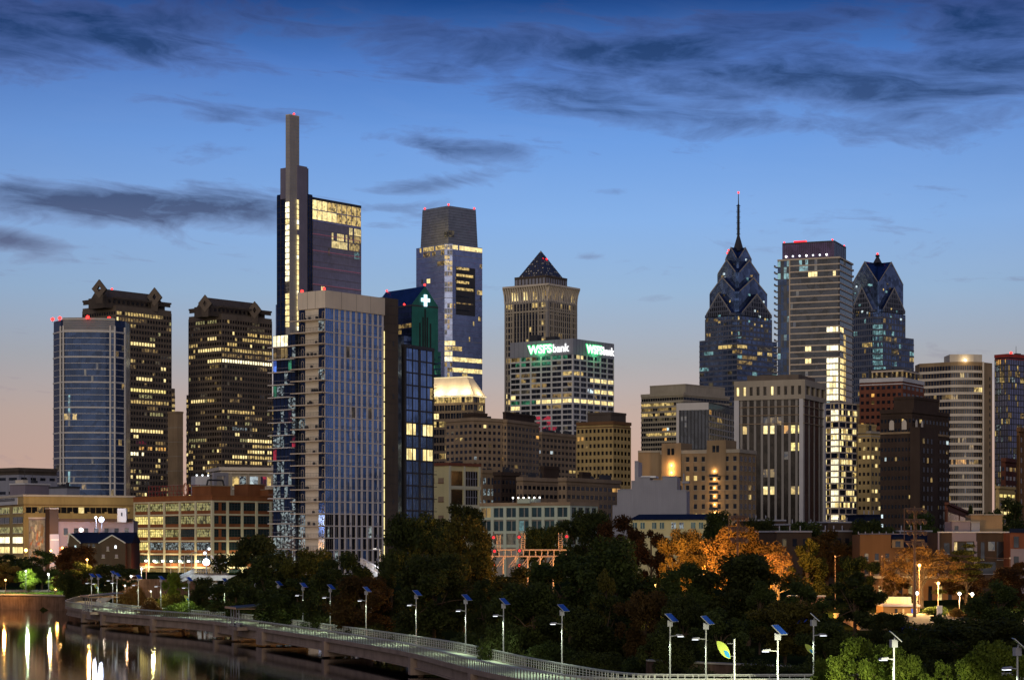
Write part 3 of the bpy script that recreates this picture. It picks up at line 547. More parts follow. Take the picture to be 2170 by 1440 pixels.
# --- residential tower nearest the river
def riverside():
    d = 600; B = Bld('balcony_apartment_tower', 'tan apartment tower with blue glass, cream balcony slabs and yellow light line, nearest the river', 633, 689, 813, 615, d, theta=38)
    z1 = B.z(652); nf = 22; fh = z1 / nf
    B.box('tower_body', 'precast_tan')
    # left face: tan panel between two balcony bays
    L = B.wl; LP = [(0, L), (0, 0)]
    RP = [(0, 0), (B.wr, 0)]
    rg = random.Random(9)
    for f in range(nf):
        z_ = z1 - (f + 1) * fh
        def pane(name, y0, y1, m, za, zb_):
            q = MB(); q.hexa([(-.12, y0, za), (-.03, y0, za), (-.03, y1, za), (-.12, y1, za), (-.12, y0, zb_), (-.03, y0, zb_), (-.03, y1, zb_), (-.12, y1, zb_)], m); return q.build(name, B.root)
        low = f > 16
        dm = lambda: ('wmix' if rg.random() < (.3 if low else .08) else 'glass_deep')
        pane('balcony_door', .15, L * .235, dm(), z_ + .35, z_ + fh - .1)
        pane('balcony_door', L * .75, L * .985, dm(), z_ + .35, z_ + fh - .1)
        q = MB()
        for yy in (L * .09, L * .88): q.box(-.22, -.13, yy, yy + .08, z_ + .4, z_ + 2.4, 'slab_warm'); q.box(-.22, -.13, yy - .75, yy, z_ + 2.4, z_ + 2.5, 'slab_warm'); q.box(-.22, -.13, yy - .83, yy - .75, z_ + .4, z_ + 2.4, 'slab_warm')
        q.build('door_frame', B.root)
        b = MB(); b.hexa([(-1.7, -.35, z_ + .02), (0, -.35, z_ + .02), (0, L + 1.8, z_ + .02), (-1.7, L + 1.8, z_ + .02), (-1.7, -.35, z_ + .3), (0, -.35, z_ + .3), (0, L + 1.8, z_ + .3), (-1.7, L + 1.8, z_ + .3)], 'slab_warm')
        for k in range(20): b.box(-1.62, -1.58, k * (L + 1.5) / 20, k * (L + 1.5) / 20 + .04, z_ + .3, z_ + 1.35, 'metal_dark')
        b.box(-1.64, -1.56, 0, L + 1.6, z_ + 1.35, z_ + 1.42, 'metal_dark')
        if rg.random() < .6:
            for k in range(rg.randint(1, 3)): yy = rg.uniform(.2, .7) * L; b.box(-1.2, -.7, yy, yy + .55, z_ + .3, z_ + rg.uniform(.9, 1.3), 'metal_dark')
        b.build('balcony', B.root)
    # right face: corner glass bay and alternating tall windows
    bays = [(0.0, .135, 4)] + [(.162 + .095 * k, .162 + .095 * k + .058, 1) for k in range(8)] + [(.915, .965, 1)]
    for f in range(nf):
        z_ = z1 - (f + 1) * fh; b = MB()
        for k, (a, c, n) in enumerate(bays):
            for i in range(n):
                u0 = B.wr * (a + (c - a) * i / n) + .04; u1 = B.wr * (a + (c - a) * (i + 1) / n) - .04
                m = 'glass_bright'
                if f in (1, 2, 3, 8) and rg.random() < .04: m = 'w4'
                if f >= 17: m = 'glass_dark' if rg.random() < .8 else ('wmix' if rg.random() < .15 else 'glass_bright')
                b.face([(u0, -.03, z_ + .3), (u1, -.03, z_ + .3), (u1, -.03, z_ + fh - .05), (u0, -.03, z_ + fh - .05)], m)
        b.build('window_band', B.root)
    b = MB()
    for f in range(nf):
        z_ = z1 - (f + 1) * fh; b.box(0, B.wr, -.16, 0, z_, z_ + .2, 'panel_grey')
        for k, (a, c, n) in enumerate(bays[1:]):
            if k % 2 == (f // 3) % 2: b.box(B.wr * a + .5, B.wr * a + .56, -.1, 0, z_ + .28, z_ + fh, 'metal_grey')
            b.box(B.wr * a, B.wr * c, -.11, -.02, z_ + 1.1, z_ + 1.17, 'metal_dark')
        if f > 1:
            for kk in (.40, .865): b.box(B.wr * kk + .1, B.wr * kk + .75, -.2, -.04, z_ + .5, z_ + 1.15, 'metal_grey')
    for a in [.148] + [.238 + .095 * k for k in range(8)] + [.985]: b.box(B.wr * a - .3, B.wr * a + .3, -.10, 0, 0, z1 + .02, 'panel_grey')
    b.build('facade_frame', B.root)
    b = MB(); b.strip([(0, L), (0, 0), (B.wr, 0)], -.3, .5, z1, B.H + .02, 'precast_tan')
    for yy in (.32, .62): b.box(-.53, -.48, L * yy, L * yy + .08, z1, B.H, 'granite_dark')
    for xx in (.25, .5, .75): b.box(B.wr * xx, B.wr * xx + .06, -.53, -.48, z1, B.H, 'granite_dark')
    b.build('parapet', B.root)
    # glazed rear wing with long balconies, seen left of the tan face
    y0, y1 = L + .05, L + 9.0; zr = B.z(708, 6)
    q = MB(); q.prism([(-1.2, y0), (6, y0), (6, y1), (-1.2, y1)], 0, zr, 'glass_dark', 'roof_dark'); q.build('glazed_wing', B.root)
    n2 = 19; f2 = zr / n2
    for f in range(n2):
        z_ = zr - (f + 1) * f2; b = MB()
        for i in range(6):
            m = 'ww' if f == 0 and i > 1 else ('w3' if f == 1 and i > 1 else ('wmix' if rg.random() < .18 + .035 * f else ('wr' if rg.random() < .05 else ('wg' if rg.random() < .06 else 'glass_deep'))))
            if i == 5 and f in (2,): m = 'wb'
            a = y0 + (y1 - y0) * i / 6; b.face([(-1.27, a + 1.35, z_ + .35), (-1.27, a + .1, z_ + .35), (-1.27, a + .1, z_ + f2 - .1), (-1.27, a + 1.35, z_ + f2 - .1)], m)
        b.build('wing_window_band', B.root)
        b = MB(); b.box(-2.9, -1.2, y0 + .5, y1 + .6, z_, z_ + .22, 'slab_white')
        for k in range(12): b.box(-2.84, -2.8, y0 + 1 + k * .65, y0 + 1.04 + k * .65, z_ + .22, z_ + 1.2, 'metal_dark')
        b.box(-2.86, -2.8, y0 + 1, y1 + .4, z_ + 1.2, z_ + 1.26, 'metal_grey'); b.build('balcony', B.root)
    # grey service core with a yellow light line up its edge
    x0 = B.wr; x1 = B.wr + 7.6; zc = B.z(632, 24)
    q = MB(); q.prism([(x0 + .6, 1.0), (x1, 1.0), (x1, 20), (x0 + .6, 20)], 0, zc, 'granite_dark', 'roof_dark')
    for k in range(30): q.box(x0 + .7, x1 - .1, .93, 1.0, 3 + k * zc / 31, 3.08 + k * zc / 31, 'metal_dark')
    q.build('service_core', B.root)
    q = MB()
    q.prism([(x0 - 1, 12.0), (x1, 12.0), (x1, 20), (x0 - 1, 20)], zc, zc + .8, 'granite_dark'); q.build('core_coping', B.root)
    for k in range(4): q = MB(); q.box(x0 + 5.0, x0 + 5.7, .85, .99, zc - 14 - k * 15.5, zc - 12.6 - k * 15.5, 'metal_dark'); q.build('vent', B.root)
    za, zb_ = B.z(1182, 19), B.z(697, 19); n = 16
    for k in range(n):
        z_ = za + (zb_ - za) * k / n; q = MB(); q.box(x0 + .1, x0 + .58, .1, .6, z_, z_ + (zb_ - za) / n - .5, 'led_yellow'); q.build('light_strip', B.root)
    for (x, y) in ((.6, L * .93), (.4, .8)): B.beacon(x, y, B.H, .5)
    B.beacon(B.wr * .85, 2, B.H, .22); B.done()
    # dark-framed glass annex to the right, its own block
    A = Bld('glass_annex_tower', 'blue glass block with dark frame joined to the right of the grey core', 852, 858, 918, 729, 632, theta=30)
    A.box('tower_body', 'granite_dark'); nf = 15; fh = 3.35; z1 = A.H - 1.0; z0 = z1 - nf * 3.75
    b = MB(); b.strip(A.pts, -.2, .5, z1, A.H, 'metal_dark'); b.piers(A.pts, [2, 2], 1.0, .3, 0, z1, 'metal_dark')
    for j in range(19): b.strip(A.pts, 0, .2, z1 - (j + 1) * 3.75, z1 - (j + 1) * 3.75 + .4, 'metal_dark')
    b.build('facade_frame', A.root)
    def litA(f, q, i, n):
        if q == 1 and f in (6, 8) : return 'w1' if i not in (3, 4) else None
        if q == 1 and f == 3 and i == 7: return 'w2'
        return None
    A.glaze(z1 - 18 * 3.75, z1, 18, [2, 8], litA, 'glass_sky', g=.18, sill=.45, mode='band')
    b = MB()
    for j in range(2): b.box(A.wr * (.25 + .5 * j), A.wr * (.27 + .5 * j), -.2, 0, 0, z1, 'metal_dark')
    b.build('mullion', A.root)
    for j in range(14):
        b = MB(); b.box(A.wr - .2, A.wr + 1.1, -.7, 2.6, z1 - (j + 1) * 3.75, z1 - (j + 1) * 3.75 + .2, 'metal_dark'); b.box(A.wr - .1, A.wr + 1.05, -.68, -.64, z1 - (j + 1) * 3.75 + 1.1, z1 - (j + 1) * 3.75 + 1.16, 'metal_dark'); b.build('balcony', A.root)
    A.done()
riverside()

# --- gabled tower with glowing cross
def cross_tower():
    d = 1450; B = Bld('gabled_tower', 'dark blue gabled tower with a glowing white cross and green lit gable', 790, 872, 928, 645, d, theta=50)
    B.box('tower_body', 'glass_deep'); H = B.H; W_ = B.wr; L = B.wl; ap = B.z(607, 10)
    b = MB(); ins = .2
    b.v += [(-ins, -.3, H), (W_ + ins, -.3, H), (W_ + ins, L, H), (-ins, L, H), (W_ / 2, -.3, ap), (W_ / 2, L, ap)]
    for f, m in (((0, 1, 4), 'green_lit_face'), ((2, 3, 5), 'green_lit_face'), ((3, 0, 4, 5), 'glass_roof'), ((1, 2, 5, 4), 'glass_roof')): b.f.append(f); b.mi.append(b.mat(m))
    b.build('gable_roof', B.root)
    nf = 44; lit = mk(31, .03, [(3, 0, .3, 1, 'w3', .8), (9, 0, 0, 1, 'w4', .3)])
    B.glaze(0, H - 1, nf, [12, 8], lambda f, q, i, n: (('green_lit_face') if q == 1 and not (R.random() < .06) else ('wg' if q == 1 else lit(f, q, i, n))), 'glass_deep', g=.3, sill=1.0)
    b = MB()
    for j in range(nf): b.strip(B.pts, 0, .25, j * (H - 1) / nf, j * (H - 1) / nf + 1.0, 'green_lit_face' if 0 else 'glass_roof')
    b.build('facade_frame', B.root)
    q = MB(); q.box(.1, W_ - .1, -.33, -.26, H - 36, H, 'green_lit_face'); q.build('gable_front', B.root)
    for k, (x, a, c) in enumerate(((.30, 30, 4), (.42, 34, 0), (.5, 34, -6), (.58, 34, 0), (.70, 30, 4))): q = MB(); q.box(W_ * x - .5, W_ * x + .5, -.6, -.33, H - a, H - c - 8, 'roof_dark'); q.build('window_slot', B.root)
    cx, cz = W_ * .5, B.z(637, 8); q = MB(); s_ = 1.5
    q.box(cx - 1.2, cx + 1.2, -1.2, -.6, cz - 4.0, cz + 4.0, 'cross_glow'); q.box(cx - 3.6, cx - 1.21, -1.2, -.6, cz - .9, cz + 1.5, 'cross_glow'); q.box(cx + 1.21, cx + 3.6, -1.2, -.6, cz - .9, cz + 1.5, 'cross_glow'); q.build('cross_sign', B.root)
    # lower shoulders
    for x0, x1, zz, m in ((W_, W_ + 4, B.z(740), 'green_lit_face'), (-5, 0, B.z(712), 'glass_blue')):
        q = MB(); q.prism([(x0, 2), (x1, 2), (x1, L), (x0, L)], 0, zz, m, 'roof_dark')
        for j in range(34): q.box(x0 - .1, x1 + .1, 1.8, 2.0, j * zz / 34, j * zz / 34 + .9, 'glass_roof')
        q.build('shoulder', B.root)
    q = MB(); q.strip([(0, L), (0, 0), (W_, 0)], .1, .5, H - 1, H, 'metal_dark'); q.build('eaves', B.root)
    B.beacon(W_ / 2, 0, ap, .9); B.beacon(W_ / 2, L - 1, ap, .8); B.beacon(-.2, 8, H, .8); B.done()
cross_tower()

# --- tall glass tower with grey louvred crown
def comcast():
    d = 1700; B = Bld('notched_glass_tower', 'slender blue glass tower with grey louvred crown and lit roof notch', 882, 950, 1022, 516, d, theta=46)
    W_, L, H = B.wr, B.wl, B.H; c = 4.5
    pts = [(0, L), (0, c), (c, 0), (W_, 0)]
    b = MB(); n = 8
    # body widens slightly towards the ground
    def ring(s_, z_): return [(-s_, L + s_, z_), (-s_, c - s_ * .4, z_), (c - s_ * .4, -s_, z_), (W_ + s_, -s_, z_), (W_ + s_, L + s_, z_)]
    b.prism([(x, y) for x, y, _ in ring(0, 0)], 0, H, 'glass_comcast', 'roof_dark'); b.build('tower_body', B.root)
    rows = [(0, 0, .1, 1, 'w2', .8), (0, 1, 0, 1, 'w2', .7), (0, 2, 0, 1, 'w1', .9), (1, 0, .2, 1, 'w3', .6), (3, 1, 0, 1, 'w2', .9), (3, 0, .7, 1, 'w3', .7), (8, 2, .8, 1, 'w2', .9),
            (6, 0, .4, .5, 'w1', 1), (18, 1, 0, 1, 'w1', 1), (20, 1, 0, 1, 'w1', 1), (21, 1, 0, 1, 'ww', 1), (19, 2, .1, .3, 'w2', .9), (21, 2, 0, 1, 'w1', 1), (23, 2, 0, 1, 'w1', 1), (24, 2, .3, .5, 'w2', 1), (29, 2, .1, .4, 'w2', .7), (32, 2, .1, .5, 'w2', .8)]
    lit = mk(41, lambda f, q, i, n: .45 if q == 1 else .022, rows, pal=('w2', 'w3', 'w3', 'w4'), run=.25)
    nf = 58
    ni = lambda f, q, i, n: (q == 2 and 4 <= f <= 12 and .22 < (i + .5) / n < .78)
    B.glaze(0, H - .5, nf, [16, 3, 22], lit, 'glass_comcast', g=.25, sill=.8, pts=pts, skip=ni)
    b = MB()
    for j in range(nf): b.strip(pts, 0, .15, j * (H - .5) / nf, j * (H - .5) / nf + .45, 'metal_grey' if j % 8 == 0 else 'glass_violet')
    b.build('facade_frame', B.root)
    fh = (H - .5) / nf; zt = H - .5 - 4 * fh; za = H - .5 - 13 * fh
    q = MB(); q.box(W_ * .22, W_ * .78, -.3, -.2, za, zt, 'metal_dark'); q.build('roof_notch', B.root)
    for j in range(7):
        z_ = zt - 2.2 - j * (zt - za) / 7; m = 'w1' if j < 4 else ('w3' if j == 5 else 'glass_dark')
        q = MB(); q.box(W_ * .23, W_ * (.72 if j % 2 else .60), -.45, -.3, z_, z_ + (2.0 if j < 4 else 1.0), 'w2' if j < 4 else m); q.build('notch_window', B.root)
    # crown, inset and tapering
    hc = B.z(434) ; i0, i1 = 3.2, 4.6
    q = MB(); A = lambda s_, z_: [(s_ * .6, s_ * .6, z_), (W_ - s_, s_ * .6, z_), (W_ - s_, L - s_, z_), (s_ * .6, L - s_, z_)]
    q.hexa(A(i0, H - .02) + A(i1, hc), 'glass_crown'); q.build('crown', B.root)
    q = MB()
    for k in range(14):
        t_ = k / 14; s_ = i0 + (i1 - i0) * t_; z_ = H + (hc - H) * t_; pp = [(s_ * .6, L - s_), (s_ * .6, s_ * .6), (W_ - s_, s_ * .6)]; q.strip(pp, -.1, .10, z_, z_ + .16, 'metal_dark')
    q.build('crown_louvre', B.root)
    q = MB(); q.box(2.6, 7.5, 1.2, 1.9, H + 6, H + 11, 'w4'); q.box(.9, 1.8, 2.6, 6.0, H + 6, H + 10, 'w4'); q.build('crown_window', B.root)
    for x, y in ((3, 3), (W_ - 6, 3.2), (3.2, L - 7)): B.beacon(x, y, hc, .9)
    B.done()
comcast()

def mansard():
    B = Bld('lit_mansard_tower', 'dark banded tower under a brightly floodlit sloping roof', 860, 1003, 1027, 836, 1320, theta=28)
    B.box('tower_body', 'granite_brown'); H = B.H; zt = B.z(797); W_, L = B.wr, B.wl
    q = MB(); a = 6.5; q.hexa([(-.5, -.5, H), (W_ + .5, -.5, H), (W_ + .5, L, H), (-.5, L, H), (W_ * .25, a, zt), (W_ * .75, a, zt), (W_ * .75, L - a, zt), (W_ * .25, L - a, zt)], 'precast_tan'); q.build('mansard_roof', B.root)
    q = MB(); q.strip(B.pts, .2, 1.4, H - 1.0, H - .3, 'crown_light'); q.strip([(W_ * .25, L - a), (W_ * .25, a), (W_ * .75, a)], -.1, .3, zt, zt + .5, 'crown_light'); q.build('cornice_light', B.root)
    for (x, y) in ((-3.5, L * .1), (-3.5, L * .3), (-3.5, L * .5), (-3.5, L * .72), (W_ * .5, -3.5)):
        l_ = bpy.data.objects.new('roof_floodlight', bpy.data.lights.new('roof_floodlight', 'POINT')); l_.data.energy = 4000; l_.data.color = (1, .78, .42); l_.data.shadow_soft_size = 1.5; l_.location = (x, y, H + 2.5); l_.parent = B.root; C.objects.link(l_)
    nf = 20; B.glaze(0, H - 1, nf, [24, 6], mk(5, .12, [(0, None, 0, 1, 'w2', .75), (3, 0, .3, .6, 'w2', .5)]), 'glass_dark', g=.3, sill=1.6)
    B.frame('granite_brown', 0, H - 1, nf, [12, 3], pw=.4, sh=1.6, out=.3); B.done()
mansard()

# --- tower with glass pyramid
def pyramid_tower():
    d = 1620; B = Bld('pyramid_roof_tower', 'grey stone tower with flared lit cornice and glass pyramid roof', 1070, 1160, 1222, 634, d, theta=36, wl=None)
    W_, L, H = B.wr, B.wl, B.H; c = 5.0; B.box('tower_body', 'precast_grey')
    nf = 42; cells = [14, 14]
    rows = [(0, None, 0, 1, 'w2', .35), (9, 1, 0, 1, 'wc', .45), (14, 1, 0, 1, 'w1', .9), (15, 1, .0, .6, 'w2', .5), (16, 0, 0, 1, 'w2', .75), (14, 0, .85, 1, 'w1', 1), (38, 0, 0, .2, 'w1', 1)]
    lt = mk(51, lambda f, q, i, n: .06 + .35 * (q == 0 and (i + .5) / n > .86), rows, pal=('w3', 'w4', 'w2'), run=.3)
    B.glaze(0, H - 2, nf, cells, lt, 'glass_dark', g=.9, sill=1.0)
    b = MB()
    b.piers(B.pts, cells, .85, .45, 0, H - 2, 'limestone'); b.piers(B.pts, [1, 1], 3.2, .65, 0, H - 1, 'precast_grey')
    for (q_, fr) in ((0, .2), (0, .8), (1, .2), (1, .8)):
        u = (L * (1 - fr) if q_ == 0 else W_ * fr)
        if q_ == 0: b.box(-.62, 0, u - .7, u + .7, 0, H - 2, 'limestone')
        else: b.box(u - .7, u + .7, -.62, 0, 0, H - 2, 'limestone')
    for j in range(nf):
        z_ = j * (H - 2) / nf; b.strip([(0, L), (0, L * .8)], 0, .3, z_, z_ + 1.2, 'limestone'); b.strip([(0, L * .2), (0, 0), (W_ * .2, 0)], 0, .3, z_, z_ + 1.2, 'limestone'); b.strip([(W_ * .8, 0), (W_, 0)], 0, .3, z_, z_ + 1.2, 'limestone')
        b.strip([(0, L * .8), (0, L * .2)], 0, .12, z_, z_ + .8, 'glass_dark')
    b.strip(B.pts, 0, .7, H - 9, H - 7.6, 'limestone'); b.build('facade_frame', B.root)
    # flared cornice on curved ribs
    q = MB(); top = H + 11; n = 18
    for g in range(2):
        for i in range(n + 1):
            for k in range(5):
                t0, t1 = k / 5, (k + 1) / 5; o0, o1 = .4 + 2.6 * t0 ** 2.2, .4 + 2.6 * t1 ** 2.2; z0, z1 = H - 1 + 11.5 * t0, H - 1 + 11.5 * t1; u = (L if g == 0 else W_) * i / n; h_ = .45
                if g == 0: q.hexa([(-o0, u - h_, z0), (0, u - h_, z0), (0, u + h_, z0), (-o0, u + h_, z0), (-o1, u - h_, z1), (0, u - h_, z1), (0, u + h_, z1), (-o1, u + h_, z1)], 'precast_tan')
                else: q.hexa([(u - h_, -o0, z0), (u + h_, -o0, z0), (u + h_, 0, z0), (u - h_, 0, z0), (u - h_, -o1, z1), (u + h_, -o1, z1), (u + h_, 0, z1), (u - h_, 0, z1)], 'precast_tan')
    q.build('cornice_rib', B.root)
    q = MB(); q.prism([(-.3, -.3), (W_, -.3), (W_, L), (-.3, L)], H - .5, top - .6, 'precast_grey', 'roof_dark'); q.strip(B.pts, -.5, 3.4, top - .5, top + .9, 'precast_tan'); q.build('cornice', B.root)
    B.glaze(H, H + 7, 1, [14, 14], mk(2, .65, pal=('w1', 'w2', 'w3')), 'glass_dark', g=1.4, sill=.5, out=.36, name='cornice_window')
    # drum
    i = 5.5; t2 = B.z(583, 8); q = MB(); q.prism([(i, i), (W_ - i, i), (W_ - i, L - i), (i, L - i)], top, t2, 'metal_grey', 'roof_dark'); dp = [(i, L - i), (i, i), (W_ - i, i)]
    q.strip(dp, 0, .5, t2 - 1.5, t2 + .3, 'granite_dark'); q.piers(dp, [9, 9], .9, .3, top, t2 - 1.6, 'granite_dark'); q.build('drum', B.root)
    j = 7.5; ap = B.z(527, 18); q = MB(); ctr = (W_ / 2, L / 2, ap); cs = [(j, j), (W_ - j, j), (W_ - j, L - j), (j, L - j)]
    for a in range(4): q.face([(*cs[a], t2 + .3), (*cs[(a + 1) % 4], t2 + .3), ctr], 'metal_dark')
    q.build('pyramid_roof', B.root)
    q = MB(); rg = random.Random(4)
    for (A_, B_) in ((cs[0], cs[1]), (cs[3], cs[0])):
        N_ = 11
        for r_ in range(N_):
            for s_ in range(N_ - r_):
                # small panes inside each lattice cell on the slope
                def pt(u, v):
                    e0 = np.array((*A_, t2 + .3)); e1 = np.array((*B_, t2 + .3)); c_ = np.array(ctr); nrm = np.cross(e1 - e0, c_ - e0); nrm /= np.linalg.norm(nrm)
                    if nrm[2] < 0: nrm = -nrm
                    return e0 + (e1 - e0) * u / N_ + (c_ - e0) * v / N_ + nrm * .08
                q.face([pt(s_ + .2, r_ + .15), pt(s_ + .75, r_ + .15), pt(s_ + .2, r_ + .65)] if rg.random() < .2 else [pt(s_ + .15, r_ + .12), pt(s_ + .6, r_ + .12), pt(s_ + .45, r_ + .5), pt(s_ + .05, r_ + .5)], 'slab_white' if rg.random() < .28 else 'glass_blue')
    q.build('pyramid_pane', B.root)
    q = MB(); q.ball((W_ / 2 - 2.6, L / 2 - 3.4, ap - 7.0), .9, 'signal_red'); q.ball((W_ / 2 + 1.4, L / 2 - 4.4, ap - 7.0), .9, 'signal_red'); q.build('warning_light', B.root)
    B.done()
pyramid_tower()

def bank_tower():
    d = 1450; B = Bld('bank_office_tower', 'white gridded office block carrying green and white WSFS bank signs', 1082, 1214, 1300, 717, d, theta=37)
    W_, L, H = B.wr, B.wl, B.H; B.box('tower_body', 'precast_grey'); zb_ = B.z(751)
    fh = 3.75; nf = 22; z1 = zb_; z0 = z1 - nf * fh; cells = [6, 6]
    rows = [(0, 0, 0, .4, 'w3', .8), (0, 1, 0, .4, 'w1', .6), (3, 0, .1, .35, 'w3', 1), (3, 0, .83, 1, 'w2', 1), (4, 0, .1, .45, 'w3', .7), (4, 1, .42, 1, 'w1', .95), (5, 0, .3, .6, 'w3', .8), (6, 0, .0, .3, 'w4', .9), (6, 1, .5, 1, 'w1', 1), (6, 1, .3, .5, 'wc', .6),
            (7, 0, .5, 1, 'w3', .7), (8, 0, 0, .45, 'wg', .9), (8, 0, .45, 1, 'w1', 1), (8, 1, 0, 1, 'w1', 1), (8, 1, .33, .5, 'ww', 1), (9, 0, 0, .2, 'w1', 1), (9, 0, .6, .75, 'w3', 1), (10, 1, .5, .8, 'w3', .9), (11, 0, .3, .7, 'wr', .6), (12, 0, .4, .7, 'wr', .7), (13, 0, .3, .75, 'wr', .9), (0, 0, .2, .9, 'wg', .9), (1, 0, .1, .7, 'wg', .7), (0, 1, .4, .7, 'wg', .6), (15, None, 0, 1, 'w2', .4)]
    B.glaze(z0, z1, nf, [12, 12], mk(61, .05, rows, pal=('w3', 'w4', 'wt'), run=.2), 'glass_dark', g=.25, sill=1.15, mode='each')
    B.frame('precast_white', z0, z1, nf, cells, pw=1.2, sh=1.15, out=.45)
    q = MB(); q.strip(B.pts, -.2, .55, zb_, H, 'metal_grey')
    for k in range(12): q.strip([(0, L), (0, 0)], .55, .62, zb_ + .4, zb_ + .5, 'metal_dark')
    for k in range(1, 14): q.box(W_ * k / 14 - .06, W_ * k / 14 + .06, -.6, -.55, zb_, H - .2, 'metal_dark'); q.box(-.6, -.55, L * k / 14 - .06, L * k / 14 + .06, zb_, H - .2, 'metal_dark')
    q.build('sign_band', B.root)
    def text(body, mat, x, y, z, rot, size, nm, ext=.3, bold=.0, outm=None):
        cu = bpy.data.curves.new(nm, 'FONT'); cu.body = body; cu.size = size; cu.extrude = ext; cu.offset = bold; cu.materials.append(MATS[mat]); cu.resolution_u = 3
        o = bpy.data.objects.new(nm, cu); o.parent = B.root; o.location = (x, y, z); o.rotation_euler = rot; C.objects.link(o); o.scale = (1, 1, 1); return o
    zt = B.z(746); s_ = 8.2
    # on the left (west) face, the text runs from far to near
    for face in (0, 1):
        rot = (radians(90), 0, radians(-90)) if face == 0 else (radians(90), 0, 0)
        Ln = L if face == 0 else W_
        def pos(u, o_): return (-o_, Ln - u) if face == 0 else (u, -o_)
        u0 = Ln * (.305 if face == 0 else .31); u1 = Ln * (.685 if face == 0 else .70)
        wid = (u1 - u0)
        ob = text('WSFS', 'sign_white', *pos(u0, 1.15), zt + .8, rot, s_, 'sign_lettering', .15, .22)
        ob.scale = (wid / 22.0 * 1.0, .92, 1)
        hb = text('WSFS', 'sign_green', *pos(u0, .85), zt + .8, rot, s_, 'sign_outline', .15, .75); hb.scale = ob.scale
        o2 = text('bank', 'sign_white', *pos(u1 + .4, 1.0), zt + .8, rot, s_, 'sign_lettering', .2, .10)
        o2.scale = ((Ln * .955 - u1) / 18.6, .92, 1) if face == 0 else ((Ln * .985 - u1) / 18.6, .92, 1)
        B.signs = getattr(B, 'signs', []) + [(ob, hb, wid), (o2, None, (Ln * (.95 if face == 0 else .985) - u1 - .6))]
    bpy.context.view_layer.update()
    for ob, hb, wid in B.signs:
        k = wid / max(.1, ob.dimensions.x / ob.scale[0]); ob.scale = (k, .95, 1)
        if hb: hb.scale = (k, .95, 1)
        for o_ in (ob, hb):
            if not o_: continue
            me = bpy.data.meshes.new_from_object(o_); m2 = bpy.data.objects.new(o_.name.split('.')[0], me); C.objects.link(m2); m2.parent = B.root; m2.location = o_.location; m2.rotation_euler = o_.rotation_euler; m2.scale = (k, .95, 1); bpy.data.objects.remove(o_)
    for u_, face in ((.5, 0), (.5, 1)):
        l_ = bpy.data.objects.new('sign_glow', bpy.data.lights.new('sign_glow', 'POINT')); l_.data.energy = 1600; l_.data.color = (.1, 1, .35); l_.data.shadow_soft_size = 2; C.objects.link(l_); l_.parent = B.root
        l_.location = (-3.5, L * .5, zt + 1) if face == 0 else (W_ * .5, -3.5, zt + 1)
    B.units(4, 5, 3); B.done()
bank_tower()

def plain(name, label, xl, xc, xr, yt, d, wall, cells, fh=3.3, theta=39, p=.05, glass='glass_dark', mode='each', sill=1.2, head=.5, g=1.6, rows=(), seed=1, pw=None, sh=None, out=.22, pal=('w2', 'w3', 'w3', 'wo', 'w4', 'w1', 'wc'), frame=None, cap=1.0, units=5, zlow=None, capm=None, beacons=0, cat='building', pen=None, run=.2, wl=None, wr=None, ybot=1200, group=None, ztopgap=1.5, zb=6):
    B = Bld(name, label, xl, xc, xr, yt, d, theta=theta, cat=cat, wl=wl, wr=wr, group=group, zb=zb); B.box('wall', wall, top='roof_dark'); H = B.H
    g = min(g, .46 * min([x for x in (B.wl / max(1, cells[0]), B.wr / max(1, cells[1])) if x > 1.2] or [9]))
    z1 = H - ztopgap; nf = max(1, int((z1 - max(0, B.z(ybot))) / fh)); z0 = z1 - nf * fh
    if z0 < 0: nf = int(z1 / fh); z0 = z1 - nf * fh
    B.glaze(z0, z1, nf, cells, mk(seed, p, rows, pal, run), glass, g=g, sill=sill, head=head, mode=mode)
    b = MB()
    shh = sill * .98 if sh is None else sh; pww = g * .8 if pw is None else pw
    for j in range(nf): 
        b.strip(B.pts, 0, out, z0 + j * fh, z0 + j * fh + shh, frame or wall)
        if head: b.strip(B.pts, 0, out - .02, z0 + (j + 1) * fh - head, z0 + (j + 1) * fh - .004, frame or wall)
    if pww: b.piers(B.pts, cells, pww, out + .05, z0, z1 - .02, frame or wall)
    b.build('facade_frame', B.root)
    b = MB(); b.strip(B.pts, -.4, out + .3, H - .3, H + cap, capm or wall); b.strip(B.pts, 0, out + .12, z1, z1 + .4, capm or wall); b.build('cornice', B.root)
    if pen:
        for k, (a, c_, e, f_, h_, m) in enumerate(pen):
            q = MB(); q.prism([(a * B.wr, e * B.wl), (c_ * B.wr, e * B.wl), (c_ * B.wr, f_ * B.wl), (a * B.wr, f_ * B.wl)], H, H + h_, m, 'roof_dark'); pp = [(a * B.wr, f_ * B.wl), (a * B.wr, e * B.wl), (c_ * B.wr, e * B.wl)]; q.strip(pp, 0, .25, H + h_ - .6, H + h_ + .3, m); q.build('penthouse', B.root)
    B.units(units, 3, seed)
    for k in range(beacons): B.beacon(B.wr * (.1 + .8 * k / max(1, beacons - 1)), 1, H + cap, .8)
    B.done(); return B

